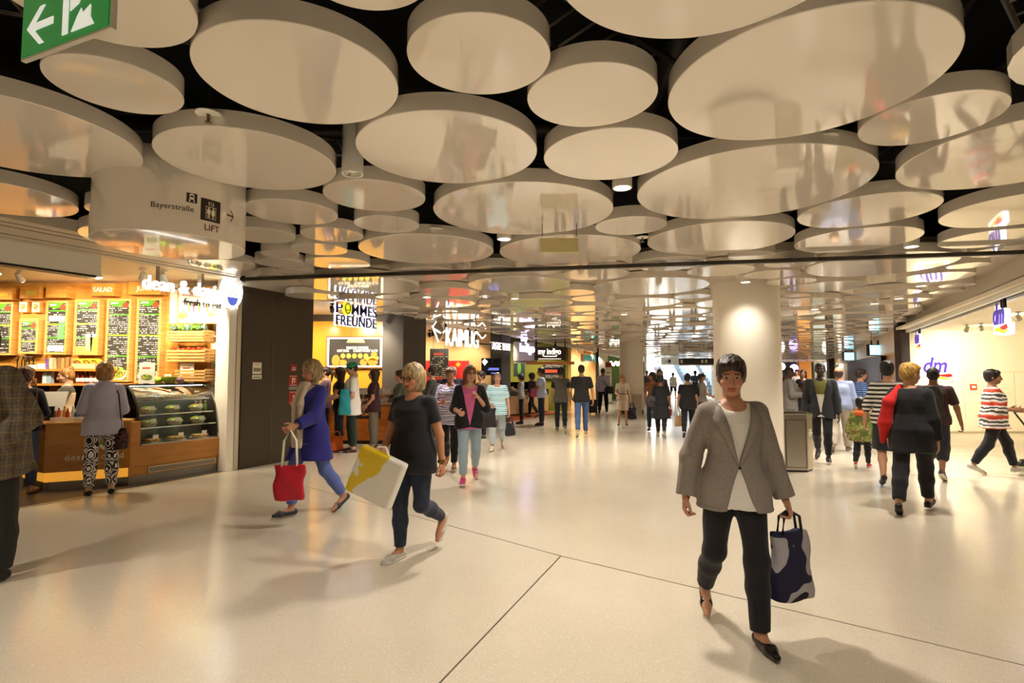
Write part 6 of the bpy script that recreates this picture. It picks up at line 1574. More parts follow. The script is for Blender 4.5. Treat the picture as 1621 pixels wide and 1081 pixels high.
    for q, sg in (('R', 1), ('L', -1)):
        hp, kn, an, fd = joints[q]; F = Field(); up = nrm(np.cross(np.cross(fd, Z), fd)); sd = np.cross(fd, up); Rf = np.stack([sd, fd, up], 1)
        o = an-up*ank
        g_ = .006*s
        def fp(y, z): return o+fd*y*s+up*z*s
        if st == 'boot': F.cone(fp(-.01, .05), fp(0, .16), .048*s, .052*s, .02)
        F.cone(fp(-.035, .035), fp(.12, .028), .037*s, .036*s, .02).cone(fp(.12, .028), fp(.185, .02), .036*s, .022*s, .02)
        if st in ('sneaker', 'boot', 'loafer'): F.cone(fp(0, .06), fp(.06, .045), .042*s, .035*s, .02)
        def flat_f(x, y, z, o=o, up=up): return -(-((x-o[0])*up[0]+(y-o[1])*up[1]+(z-o[2])*up[2]))
        F.raw(lambda x, y, z, o=o, up=up: (x-o[0])*up[0]+(y-o[1])*up[1]+(z-o[2])*up[2]-.002, o-.5, o+.5, .004, -1)
        if st in ('flat', 'pump', 'sandal'):
            F.raw(lambda x, y, z, c=fp(.045, .095), R=Rf: np.sqrt(sum((((x-c[0])*R[0, i]+(y-c[1])*R[1, i]+(z-c[2])*R[2, i])/w)**2 for i, w in enumerate((.034*s, .085*s, .062*s))))*.034*s-.034*s, o-.3, o+.3, .006, -1)
        so = mesh_obj('shoe', [F.mesh(max(.0045, v*.7))], sm, root)
        if st in ('sneaker', 'pump', 'sandal', 'heel'):
            hh = .022 if st != 'pump' else .012
            S = MB(); pts = [(-.045, -.02), (-.05, .0)]
            S.add([(o+Rf@np.array([x*s, y*s, z*s]))[:] for z in (.0, hh) for x, y in ((-.032, -.06), (.032, -.06), (.038, .10), (.03, .19), (0, .215), (-.03, .19), (-.038, .10))], [tuple(range(7))[::-1], tuple(range(7, 14))]+[(i, (i+1) % 7, (i+1) % 7+7, i+7) for i in range(7)])
            S.build('sole', SHOE('#d8d2c6' if st in ('sneaker', 'sandal') else '#15130f', .6), so)
    # ---------- hair
    hm = hair_mat(hairc) if hair != 'bald' else None
    F = Field(); vh = max(.005, v*.6)
    def hcut(x, y, z):   # keeps hair off the face
        c = hpnt(0, .105, -.045); R = RH; q = [((x-c[0])*R[0, i]+(y-c[1])*R[1, i]+(z-c[2])*R[2, i])/w for i, w in enumerate((.070*hs, .085*hs, .098*hs))]
        return (np.sqrt(q[0]**2+q[1]**2+q[2]**2)-1)*.07*hs
    hn = None
    if hair != 'bald':
        vol = {'short': .010, 'crop': .004, 'bob': .014, 'long': .012, 'curly': .028, 'bun': .006, 'pony': .006, 'shag': .016, 'fringe': .004}[hair]
        F.ell(hpnt(0, -.016, .030), (np.array([.078, .098, .092])+vol)*hs, RH, .02)
        F.ell(hpnt(0, -.045, -.02), (np.array([.066, .055, .062])+vol*.8)*hs, RH, .03)
        if hair in ('short', 'shag'): F.ell(hpnt(.012, .052, .078), np.array([.062, .046, .036])*hs, RH, .02).ell(hpnt(0, -.03, .075), np.array([.075, .085, .058])*hs, RH, .03)
        if hair in ('bob', 'shag'):
            F.loft(hpnt(0, -.02, 0), RH, np.array([(-.115, .082, .074, -.012), (-.05, .090, .086, -.01), (.03, .086, .098, 0)])*hs, .03)
        if hair == 'long':
            F.loft(hpnt(0, -.03, 0), RH, np.array([(-.30, .085, .035, -.045), (-.18, .098, .058, -.03), (-.05, .094, .080, -.012), (.03, .086, .096, 0)])*hs, .03)
        if hair == 'curly':
            F.ell(hpnt(0, -.03, -.03), np.array([.112, .100, .105])*hs, RH, .03)
            hn = lambda x, y, z: .009*(np.sin(75*x+3)*np.sin(70*y)*np.sin(72*z)+.6*np.sin(130*x)*np.sin(120*z+60*y))
        if hair == 'bun': F.ell(hpnt(0, -.075, .105), np.array([.042, .042, .038])*hs, RH, .012)
        if hair == 'pony': F.cone(hpnt(0, -.10, .05), hpnt(0, -.15, -.02), .024*hs, .034*hs, .015).cone(hpnt(0, -.15, -.02), hpnt(0, -.13, -.20), .034*hs, .016*hs, .02)
        F.raw(hcut, hc-.25, hc+.25, .012, -1)
        if hair == 'fringe':
            F = Field(); F.loft(hpnt(0, -.02, 0), RH, np.array([(-.085, .066, .060, -.022), (-.02, .081, .090, -.02), (.03, .081, .092, -.016)])*hs, .02)
            F.raw(hcut, hc-.25, hc+.25, .012, -1)
        if hn is None: hn = lambda x, y, z: .0030*np.sin(170*x+45*z+3*np.sin(40*y))*np.sin(120*y+50*z)+.0018*np.sin(60*x+80*y+25*z)
        mesh_obj('hair', [F.mesh(vh, hn)], hm, root)
    if cap:
        F = Field(); F.ell(hpnt(0, -.014, .045), np.array([.090, .108, .086])*hs, RH, .01)
        F.raw(lambda x, y, z, c=hpnt(0, 0, .028): -((x-c[0])*hu[0]+(y-c[1])*hu[1]+(z-c[2])*hu[2])*-1, hc-.3, hc+.3, .004, -1)
        F.loft(hpnt(0, .12, .026), RH, np.array([(-.002, .066, .075, 0), (.010, .062, .070, -.004)])*hs, .01)
        mesh_obj('cap', [F.mesh(vh)], cap, root)
    if glasses:
        g = MB()
        for sg in (1, -1):
            c = [hpnt(.031*sg+.021*math.cos(a), .103, .001+.016*math.sin(a)) for a in [i/12*2*math.pi for i in range(13)]]
            g.tube(c, .0028*hs, 5).tube([hpnt(.052*sg, .101, .004), hpnt(.078*sg, .0, .004)], .0025*hs, 5)
        g.tube([hpnt(-.010, .104, .003), hpnt(.010, .104, .003)], .0025*hs, 5).build('glasses', M_BLKPL, root)
    W = Matrix.Translation((P[0], P[1], 0)) @ Matrix.Rotation(math.radians(face), 4, 'Z')
    info = dict(root=root, hand={q: W @ Vector(hands[q]) for q in hands}, shoulder={q: W @ Vector(arm[q][0]) for q in arm}, elbow={q: W @ Vector(arm[q][1]) for q in arm}, wrist={q: (W @ Vector(arm[q][2]), W.to_3x3() @ Vector(arm[q][4])) for q in arm}, tp=lambda x, y, z: W @ Vector(tp(x*s, y*s, z*s)), W=W, hip=W @ Vector(hipc), s=s)
    return info
def foot(px, py): p = at_z(px, py); return (p.x, p.y)
def stand(px, Y): return (at_y(px, 640, Y).x, Y)
BLK = cloth('#15141a'); WHT = cloth('#e9e4dc'); JEANS_D = cloth('#232c40'); JEANS = cloth('#3d5a86', .8); JEANS_L = cloth('#93a9b8', .8); NAVY = cloth('#1c2233'); GREY = cloth('#6f6a66')
def T(m, sleeve=.55, **k): return dict(m=m, sleeve=sleeve, **k)
def bag(name, label, cat, pos, size, m, rot=0, handles=None, hm=None, taper=.85, soft=True, extra=None):
    """a soft bag: size (w, d, h), hung with its top at pos"""
    w, d, h = size; t = thing(name, label, cat, (pos[0], pos[1], pos[2]-h), rot)
    F = Field(); n = 3.2
    F.loft((0, 0, 0), np.eye(3), [(0, w/2*.96, d/2*.95, 0), (h*.12, w/2, d/2, 0), (h*.6, w/2*(.5+taper*.5), d/2*.85, 0), (h, w/2*taper, d/2*.35, 0)], .01, n)
    mesh_obj('bag_body', [F.mesh(max(.006, min(w, h)/28), (lambda x, y, z: .004*np.sin(30*x+22*z)) if soft else None)], m, t)
    if handles:
        for y in ((-.02, .02) if handles[1] == 2 else (0,)):
            hl = handles[0]; MB().tube([(-w*.25, y, h*.97), (-w*.2, y, h+hl*.7), (0, y*.4, h+hl), (w*.2, y, h+hl*.7), (w*.25, y, h*.97)], .009 if hl < .4 else .011, 6).build('handle', hm or m, t, smooth=True)
    return t
def strap(t, a, b, r=.010, m=None, mid=None):
    pts = [t.matrix_world.inverted() @ Vector(p) if False else Vector(p)-t.location for p in ([a, mid, b] if mid else [a, b])]
    o = MB().tube(pts, r, 6).build('strap', m or M_BLKPL, t); o.rotation_euler = (0, 0, -t.rotation_euler[2]); return o
def bracelet(inf, q, m, name='bracelet', r=.036):
    w, f = inf['wrist'][q]; c = w-f*.015
    o = MB().cyl(c-f*.012, c+f*.012, r*inf['s'], n=16).build(name, m, None)
    o.data.transform(inf['W'].inverted()); o.parent = inf['root']; return o

# ---- foreground
p = person('person in grey blazer and white top walking toward the camera', (at_y(1160, 700, 3.42).x, 3.42), 196, 1.69, 'f', 1.0, '#c08a6c', 'short', '#2c1c16', head=(-14, -6),
           legs=(((.03, -.22, -1), (.0, -.85, -.95)), ((.03, .20, -1), (.01, .05, -1))), arms=(((.34, -.10, -1), (.16, .12, -1), None), ((.26, -.06, -1), (.30, .10, -1), None)),
           top=T(WHT, .3, hem=-.12, name='top', neck=.085), jacket=dict(m=node_mat('blazer_tweed', lambda nt, b, oc: (add_bump(nt, b, noise_n(nt, oc, 8, 4), .3, .02), ramp(nt, noise_n(nt, oc, 240, 2), [(.35, '#7a7068'), (.65, '#9a9088')], False))[1], .9), sleeve=1.98, hem=-.13, open=(.13, .085, .085), lapel=True, name='blazer', neck=.085),
           bottom=dict(m=BLK, len=1.96, wide=1.08), shoes=(SHOE('#0d0c0d', .15), 'flat'))
h = p['hand']['L']
t = bag('shoulder_bag', 'navy and white soft bag carried beside the grey blazer', 'bag', (h.x+.02, h.y+.02, h.z-.10), (.30, .13, .40), blotch('navy_white_bag', ['#1c1a3a', '#1c1a3a', '#a8a4aa', '#17161f'], 3.0), .35, (.12, 2), M_BLKPL)
p = person('person in black top and dark jeans carrying a yellow white bag', (at_y(652, 700, 4.78).x, 4.85), 146, 1.67, 'f', 1.12, '#b87f5c', 'bob', '#b39a6c', head=(-5, -8),
           legs=(((.02, .14, -1), (.0, -.02, -1)), ((.02, .02, -1), (.0, -.9, -.5))), arms=(((.18, .15, -1), (-.15, .9, -.75), None), ((.30, -.12, -1), (.14, .05, -1), None)),
           top=T(BLK, .6, hem=-.16, loose=.018, name='blouse'), bottom=dict(m=JEANS_D, len=1.93, ankle=.038), shoes=(SHOE('#b9b3a8'), 'sandal'), glasses=True)
bracelet(p, 'L', mat('gold', '#d0a23c', .25, 1.0))
h = p['hand']['R']
def _yw(nt, b, oc):
    x, y, z = sep(nt, oc); n = noise_n(nt, oc, 5.0, 2)
    v = math_n(nt, 'ADD', math_n(nt, 'ADD', math_n(nt, 'MULTIPLY', x, 1.6), math_n(nt, 'MULTIPLY', z, -.5)), n)
    return ramp(nt, v, [(0, '#eae6de'), (.12, '#e0c21c'), (.42, '#eae6de')])
t = thing('carrier_bag', 'white and yellow carrier bag held out before the black top', 'bag', (h.x-.02, h.y-.06, h.z-.16), math.radians(-12))
o = MB().box(-.21, .21, -.05, .05, -.14, .26).build('bag_body', node_mat('yellow_white_print', _yw, .35), t, bevel=.02); o.rotation_euler = (0, math.radians(22), 0)
MB().tube([(-.02, 0, .22), (.03, 0, .30), (.10, 0, .30), (.14, 0, .20)], .008, 6).build('handle', M_PAPER, t)
p = person('person in royal blue coat striding left past the bronze doors', (at_y(492, 700, 6.3).x, 6.3), 122, 1.75, 'f', 1.08, '#b98464', 'bob', '#a08a62', head=(5, -8),
           legs=(((.02, .38, -1), (.0, .02, -1)), ((.02, -.30, -1), (.0, -.75, -1))), arms=(((.2, -.30, -1), (.12, .0, -1), None), ((.2, .40, -1), (.05, 1, -.35), None)),
           top=T(cloth('#cbb59a'), .3, hem=-.12, loose=.0, name='tunic'), jacket=dict(m=cloth('#25257c'), sleeve=1.85, hem=-.30, open=(.05, .10, .095), flare=.03, name='coat'),
           bottom=dict(m=cloth('#5a6cb0'), len=1.88), shoes=(SHOE('#34353a'), 'flat'))
bracelet(p, 'R', M_PAPER)
F = Field(); tp = p['tp']
sc = thing('scarf', 'long beige scarf hanging over the royal blue coat', 'scarf', p['root'].location)
Wi = Matrix.Translation(p['root'].location).inverted()
for x in (-.045, .05): F.cone(Wi @ tp(x, .10, .50), Wi @ tp(x*1.2, .165, .30), .03, .04, .02).cone(Wi @ tp(x*1.2, .165, .30), Wi @ tp(x*1.1, .165, -.14), .035, .035, .02)
F.cone(Wi @ tp(-.05, .08, .515), Wi @ tp(.05, .08, .515), .035, .035, .03).cone(Wi @ tp(-.07, -.02, .52), Wi @ tp(.07, -.02, .52), .03, .03, .03)
mesh_obj('scarf_cloth', [F.mesh(.009)], cloth('#d3c2ab'), sc)
h = p['hand']['L']; bag('shopping_bag', 'red shopping bag swinging beside the royal blue coat', 'bag', (h.x+.06, h.y-.02, h.z-.36), (.30, .12, .36), mat('glossy_red', '#b3142a', .35), .2, (.36, 2), M_PAPER, 1.0)
p = person('person in brown plaid jacket at the left picture edge', (at_y(-15, 700, 4.32).x, 4.32), 128, 1.96, 'm', 1.18, '#c09070', 'short', '#5a4a3a', lean=.17, legs='stand', arms=('bent', ((.26, -.12, -1), (-.45, .75, -.75), None)),
           top=T(cloth('#cfd3dc'), 1.9, name='shirt', collar=True), jacket=dict(m=plaid('plaid_tweed'), sleeve=1.95, hem=-.22, open=(.12, .075, .05), t=.02, lapel=True, name='jacket'), bottom=dict(m=cloth('#23211f'), len=1.99, wide=1.3), shoes=('#100e0d', 'loafer'))
p = person('person in pale lilac hooded jacket and patterned trousers at counter', foot(158, 783), 0, 1.73, 'f', 1.02, '#d0a58a', 'bob', '#b3814a', head=(6, -4), legs='stand', arms=(('front'), ('front')),
           top=T(WHT, 0.3), jacket=dict(m=cloth('#b9b9d4', .6), sleeve=1.9, hem=-.14, t=.012, puff=.002, name='jacket'), bottom=dict(m=baroque('black_white_pattern'), len=1.90, wide=1.12, name='patterned_trousers'), shoes=('#17151a', 'flat'))
F = Field(); tp = p['tp']; Wi = p['W'].inverted()
F.ell(Wi @ tp(0, -.125, .42), (.115, .05, .10), None, .02).ell(Wi @ tp(0, -.085, .50), (.10, .07, .05), None, .03); mesh_obj('hood', [F.mesh(.009)], cloth('#b9b9d4', .6), p['root'])
b = p['tp'](.20, -.04, -.10); t = bag('handbag', 'small black patterned handbag hanging at the lilac jacket', 'bag', (b.x+.02, b.y-.02, b.z+.02), (.10, .20, .28), blotch('black_rose_bag', ['#121014', '#121014', '#6a2a3c', '#121014'], 16.0), 0); strap(t, p['tp'](.10, -.02, .505), (b.x+.02, b.y-.02, b.z), .009, M_BLKPL, p['tp'](.155, -.12, .36))
p = person('person in dark navy top half hidden behind the plaid jacket', (at_y(36, 700, 7.35).x, 7.35), -20, 1.66, 'f', 1.0, '#d0a58a', 'short', '#5a3a24', legs='stand', arms=('front', 'front'), top=T(cloth('#1b1f30'), 1.9), bottom=dict(m=cloth('#46536e'), len=1.9), shoes=('#a8825c', 'flat'))
bag('leather_bag', 'brown leather shoulder bag behind the plaid jacket', 'bag', (at_y(54, 640, 7.2).x, 7.15, 1.18), (.26, .10, .26), cloth('#7a4522', .5), .3, (.35, 1))
p = person('person in beige apron working behind the salad bar counter', (at_y(104, 640, 8.55).x, 8.55), 88, 1.66, 'f', 1.0, '#d9ab8c', 'bun', '#a8763c', head=(4, -10), legs='stand', arms=('front', 'front'), top=T(cloth('#5a5650'), .5, name='shirt'), jacket=dict(m=cloth('#d8c6a6'), sleeve=0, hem=-.3, top=.40, t=.006, name='apron'), bottom=dict(m=BLK), shoes=('#222222', 'sneaker'))

# ---- middle left, walking group
p = person('person in violet white blouse walking between black top and pink shirt', foot(712, 742), 172, 1.68, 'f', 1.15, '#b47a60', 'short', '#6a4a38', head=(5, -4), legs='walkL', arms=(((.2, .3, -1), (-.5, 1, .2), None), ((.22, .05, -1), (.05, .35, -1), None)),
           top=T(stripes('violet_blouse', ['#d6d2e2', '#7a76b4', '#e6e2ea', '#5f5ca0', '#d6d2e2'], .075, 2, .09, wscale=9), 1.3, hem=-.16, loose=.03, name='blouse'), bottom=dict(m=BLK, len=1.9), shoes=('#8a5a3a', 'sandal'))
p = person('person in pink shirt, black cardigan and magenta trainers', foot(743, 764), 182, 1.70, 'f', 1.08, '#cf9d82', 'long', '#7a4420', head=(14, 4), legs='walkR', arms=(((.22, .15, -1), (-.25, 1, -.15), None), ((.28, .10, -1), (-.55, .55, .75), None)),
           top=T(cloth('#d2659a'), .3, hem=-.12, name='pink_shirt', neck=.085), jacket=dict(m=cloth('#17151a'), sleeve=1.25, hem=-.12, open=(-.1, .11, .095), name='cardigan'), bottom=dict(m=JEANS_L, len=1.85, ankle=.04), shoes=(SHOE('#c0206c'), 'sneaker'), glasses=True)
b = p['tp'](-.24, .02, .08); t = bag('shoulder_bag', 'dark grey shoulder bag hanging beside the pink shirt', 'bag', (b.x, b.y, b.z+.08), (.32, .15, .28), cloth('#332f33', .5), .2); strap(t, p['shoulder']['L']+Vector((0, 0, .07)), (b.x, b.y, b.z+.08), .012)
p = person('person in teal and white striped shirt', foot(787, 712), 176, 1.60, 'f', 1.18, '#bd8a6e', 'crop', '#8a7a68', head=(4, 0), legs='walkR', arms=('front', ((.25, .0, -1), (.12, .15, -1), None)),
           top=T(stripes('teal_stripes', ['#d8e6ea', '#2a92ac', '#d8e6ea', '#2a92ac', '#e8eef0', '#57b2c4'], .11, 2, .02), .75, hem=-.14, loose=.02), bottom=dict(m=cloth('#a6b2b8'), len=1.9, wide=1.15), shoes=(SHOE('#c9bfae'), 'sneaker'))
h = p['hand']['L']; bag('handbag', 'black handbag hanging at the teal striped shirt', 'bag', (h.x+.03, h.y, h.z-.14), (.22, .10, .26), cloth('#141420', .5), .4, (.14, 2))
p = person('person in dark suit jacket and pale trousers behind the violet blouse', foot(716, 706), 10, 1.74, 'm', 1.12, '#c09a80', 'fringe', '#8f8880', legs='stand', arms=('front', 'front'), top=T(WHT, 1), jacket=dict(m=cloth('#1c1c2c'), sleeve=1.95, hem=-.2, open=(.12, .07, .04)), bottom=dict(m=cloth('#a8a296'), len=1.96, wide=1.2), shoes=('#14110f', 'loafer'))
p = person('person in charcoal top waiting before the chalk menu', stand(683, 12.6), 75, 1.72, 'f', 1.0, '#c09074', 'bun', '#2e2019', head=(0, 6), legs='stand', arms=('front', 'front'), top=T(cloth('#3a3836'), 1.9, loose=.02), bottom=dict(m=BLK), shoes=('#222222', 'flat'))
p = person('person in grey brown hoodie standing before the thai screen', stand(762, 13.4), 120, 1.62, 'm', 1.0, '#a87a5c', 'short', '#2a1c16', head=(0, -5), legs='stand', arms=('phone', 'phone'), top=T(cloth('#5a5148'), 1.9, loose=.02), bottom=dict(m=NAVY), shoes=('#222222', 'sneaker'))
# ---- fries queue
p = person('person in white t-shirt and green cap in the fries queue', foot(556, 717), 96, 1.80, 'm', .95, '#c79a7a', 'crop', '#2a1c14', head=(0, -16), legs='relaxed', arms=('bent', 'bent'), top=T(WHT, .75, hem=-.20, loose=.035, name='t_shirt'), bottom=dict(m=cloth('#26352c'), len=1.86, ankle=.04), shoes=(SHOE('#4a3024'), 'sneaker'), cap=cloth('#1f8a68', .7))
h = p['elbow']['L']; bag('teal_jacket', 'teal jacket draped over the arm beside the white t-shirt', 'jacket', (h.x-.14, h.y-.02, 1.28), (.24, .20, .50), cloth('#1d8f9c', .6), .3, None, None, .7)
p = person('person with glasses and mauve top queueing', stand(515, 11.9), 85, 1.72, 'f', 1.0, '#cf9f84', 'pony', '#2e2018', head=(0, 2), legs='stand', arms=('front', 'front'), top=T(cloth('#8a6f86'), .8), bottom=dict(m=NAVY), shoes=('#222222', 'flat'), glasses=True)
p = person('person in black top beside the green cap', stand(537, 11.45), 80, 1.70, 'f', 1.0, '#c99478', 'long', '#4a2c1c', head=(0, 4), legs='stand', arms=('front', 'front'), top=T(BLK, .4), bottom=dict(m=cloth('#22304a')), shoes=('#222222', 'flat'))
bag('shopping_bag', 'orange shopping bag on the floor in the fries queue', 'bag', (at_y(534, 700, 11.3).x, 11.25, .32), (.26, .12, .30), mat('bag_orange', '#d8641c', .5), .2, (.10, 2), None, 1.0)
p = person('person in maroon t-shirt waiting at the fries counter', stand(592, 11.75), 78, 1.67, 'f', 1.02, '#c08a6a', 'long', '#4a3220', head=(0, 10), legs='stand', arms=('front', ((.2, -.05, -1), (-.1, .7, -.8), None)), top=T(cloth('#3a1622'), .7, hem=-.12), bottom=dict(m=cloth('#6a6152'), len=1.93, wide=1.15), shoes=('#333333', 'flat'))
bracelet(p, 'L', M_STEEL, 'watch')
p = person('person in brown green top facing left behind the black blouse', stand(633, 12.0), 85, 1.64, 'f', 1.1, '#b98a6c', 'short', '#3a2a1c', legs='stand', arms=('front', 'front'), top=T(cloth('#3a3a2a'), 1.9, loose=.02), bottom=dict(m=NAVY), shoes=('#222222', 'flat'))
# ---- curry queue and passers-by
p = person('person in grey top looking at a phone in the curry queue', foot(825, 671), 92, 1.56, 'f', .95, '#c49a80', 'bob', '#1c1512', head=(0, -22), legs='stand', arms=('phone', 'phone'), top=T(cloth('#8f8a88'), 1.9), bottom=dict(m=BLK, ankle=.036), shoes=('#141214', 'boot'))
p = person('person in black with maroon bag turned to the curry counter', foot(842, 661), 60, 1.58, 'f', 1.0, '#a87858', 'curly', '#241a16', legs='walkR', arms=('front', 'down'), top=T(BLK, 1.5, hem=-.1), bottom=dict(m=BLK), shoes=('#141214', 'flat'))
b = p['tp'](-.20, .02, .14); bag('handbag', 'maroon bag on the hip of person in black at curry counter', 'bag', (b.x+.16, b.y-.05, 1.04), (.26, .14, .30), cloth('#7a1c34', .6), .2, (.3, 1))
p = person('person in pale blue shirt with folded arms in the curry queue', foot(857, 673), 86, 1.74, 'm', 1.12, '#a8704c', 'short', '#1c1512', legs='stand', arms=('cross', 'cross'), top=T(cloth('#a9b3d0'), .7, hem=-.1, loose=.01, collar=True), bottom=dict(m=cloth('#1c2136'), len=1.97, wide=1.25), shoes=('#2a1a14', 'loafer'))
p = person('person in grey t-shirt with dark sleeves walking away', foot(888, 684), 2, 1.73, 'm', 1.0, '#b98c70', 'short', '#1e1612', legs='walkL', arms=('down', 'down'), top=T(cloth('#5f5a56'), .1, hem=-.12, loose=.012), jacket=dict(m=cloth('#1d1e28'), sleeve=.65, hem=.40, t=-.008, top=.48, name='dark_sleeves'), bottom=dict(m=cloth('#1c202b'), len=1.94), shoes=(SHOE('#6a6258'), 'sneaker'))
p = person('person in black t-shirt and blue jeans walking away', foot(921, 690), 0, 1.80, 'm', 1.05, '#b58768', 'crop', '#1a1310', legs='walkR', arms=(((.26, .05, -1), (.05, .1, -1), None), ((.3, .05, -1), (-.1, .7, -.6), None)), top=T(cloth('#1b1a1c'), .75, hem=-.10, loose=.015), bottom=dict(m=JEANS, len=1.95, ankle=.044), shoes=(SHOE('#b8a98c'), 'sneaker'))
p = person('person in lilac shirt with black shoulder bag walking away', foot(955, 655), -8, 1.77, 'm', 1.05, '#8a5c40', 'crop', '#15100e', legs='strideR', arms=('down', 'down'), top=T(cloth('#a9a6c2'), 1.95, loose=.02), bottom=dict(m=BLK, len=1.97, wide=1.15), shoes=('#14110f', 'loafer'))
b = p['tp'](.22, -.06, .06); t = bag('shoulder_bag', 'black laptop bag slung over the lilac shirt', 'bag', (b.x, b.y-.08, b.z+.05), (.36, .12, .28), cloth('#17161a', .6), -.1); strap(t, p['tp'](-.10, -.03, .50), (b.x-.05, b.y-.08, b.z+.05), .015, M_BLKPL, p['tp'](.06, -.14, .28))
q = foot(940, 656); t = thing('suitcase', 'black trolley suitcase beside the lilac shirt', 'suitcase', (q[0], q[1]+.2, 0)); MB().box(-.16, .16, -.1, .1, .05, .56).build('shell', mat('case_black', '#232226', .45), t, bevel=.02); MB().tube([(-.08, .06, .56), (-.08, .06, .80), (.08, .06, .80), (.08, .06, .56)], .01, 6).build('pull_handle', M_STEEL, t)
for x in (-.12, .12):
    for y in (-.07, .07): MB().cyl((x-.012, y, .025), (x+.012, y, .025), .025, n=12).build('wheel', M_BLKPL, t)
p = person('person in beige belted dress carrying a black bag', foot(986, 673), 180, 1.52, 'f', 1.05, '#c49070', 'curly', '#a87a42', head=(0, -22), legs='relaxed', arms=('front', 'carry'), top=T(cloth('#bfae96'), .6, hem=-.06), skirt=dict(m=cloth('#bfae96'), len=.42, w=.19, d=.16), shoes=('#6a4a30', 'flat'))
F = Field(); F.loft(p['W'].inverted() @ p['tp'](0, 0, .125), np.eye(3), [(0, .155, .125, 0), (.03, .155, .125, 0)], .01); mesh_obj('belt', [F.mesh(.012)], cloth('#6f5c48', .5), p['root'])
h = p['hand']['L']; bag('tote_bag', 'black tote hanging from the hand of the beige dress wearer', 'bag', (h.x+.07, h.y, h.z-.12), (.26, .12, .36), cloth('#17161a', .5), .2, (.16, 2))
p = person('person in short black dress with dark bag walking away', foot(1047, 692), -4, 1.53, 'f', 1.22, '#8a5a3e', 'short', '#14100f', legs='walkL', arms=('down', 'down'), top=T(BLK, .75, hem=-.08, loose=.012), skirt=dict(m=BLK, len=.40, w=.215, d=.18), bottom=dict(m=cloth('#231816'), len=1.9, t=.004, name='tights'), shoes=(SHOE('#b3a890'), 'flat'))
b = p['tp'](-.22, -.04, .16); t = bag('shoulder_bag', 'charcoal shoulder bag on the back of the black dress', 'bag', (b.x-.02, b.y-.03, b.z+.04), (.30, .13, .26), cloth('#232125', .5), -.3); strap(t, p['shoulder']['L']+Vector((.03, -.03, .06)), (b.x-.02, b.y-.03, b.z+.04), .012, None, p['tp'](-.16, -.13, .38))
h = p['hand']['R']; bag('purse', 'small red purse in the hand of the black dress wearer', 'purse', (h.x, h.y, h.z+.02), (.10, .06, .16), cloth('#a3241c', .5), .1)
p = person('person in black top and trousers with paper bag walking away', foot(1090, 693), -2, 1.57, 'f', 1.2, '#a8785a', 'bun', '#14100f', legs='walkR', arms=('down', ((.22, .0, -1), (.1, .05, -1), None)), top=T(BLK, .7, hem=-.14, loose=.02), bottom=dict(m=BLK, len=1.92), shoes=('#1a181a', 'flat'))
h = p['hand']['L']; bag('paper_bag', 'brown paper bag in the hand of the person in black trousers', 'bag', (h.x, h.y, h.z-.14), (.18, .10, .26), mat('kraft_bag', '#b08a5c', .7), .2, (.13, 2), M_PAPER, 1.0)
p = person('person with glasses and dark backpack facing right before the escalators', foot(1112, 680), -75, 1.58, 'f', 1.1, '#a8785c', 'pony', '#1c1412', legs='stand', arms=('front', ((.2, .1, -1), (.0, .6, -.8), None)), top=T(cloth('#a8a4a2'), .6), bottom=dict(m=NAVY), shoes=('#222222', 'sneaker'), glasses=True)
b = p['tp'](0, -.20, .30); bag('backpack', 'dark backpack on the grey t-shirt before the escalators', 'backpack', (b.x, b.y, b.z+.20), (.16, .30, .42), cloth('#171a2a', .6), .2)
p = person('person in tan top walking toward camera behind black dress', foot(1034, 682), 176, 1.60, 'f', 1.0, '#a86f50', 'curly', '#1a1210', head=(-30, 0), legs='walkR', arms=('down', 'down'), top=T(cloth('#8a5a3e'), .2, hem=-.1), bottom=dict(m=NAVY), shoes=('#222222', 'flat'))
p = person('person in dark coat between the tan top and the black dress', foot(1046, 676), 178, 1.70, 'f', 1.0, '#b08468', 'long', '#3a2c26', legs='walkL', arms=('down', 'down'), top=T(cloth('#2c2a30'), 1.9, hem=-.3), bottom=dict(m=NAVY), shoes=('#222222', 'flat'))
p = person('distant person in white top with black bag near the stairs', foot(1066, 632), -20, 1.6, 'f', 1.0, '#b98c70', 'short', '#3a2c22', legs='walkR', arms=('down', 'down'), top=T(cloth('#e2ddd2'), .6, hem=-.1), bottom=dict(m=BLK, len=.9), shoes=('#222222', 'flat'))
p = person('distant person in grey beside the stairs at the column edge', foot(1025, 633), 170, 1.7, 'm', 1.0, '#a8785c', 'short', '#2a2220', legs='stand', arms=('down', 'down'), top=T(cloth('#4a4a52'), 1.9), bottom=dict(m=cloth('#2c3c66')), shoes=('#222222', 'flat'))
p = person('distant person in blue at the foot of the escalator', foot(1101, 634), 20, 1.7, 'm', 1.0, '#a8785c', 'short', '#1c1614', legs='stand', arms=('down', 'down'), top=T(cloth('#2c5a7a'), .7), bottom=dict(m=NAVY), shoes=('#222222', 'flat'))
p = person('person high on the pale stone stairs', (SX0+1.35, 36.9+1.1), 175, 1.7, 'm', 1.0, '#8a6a58', 'short', '#2a2220', legs='stand', arms=('bent', 'bent'), top=T(cloth('#4c4a54'), 1.9), bottom=dict(m=NAVY), shoes=('#222222', 'flat')); p['root'].location.z = .664
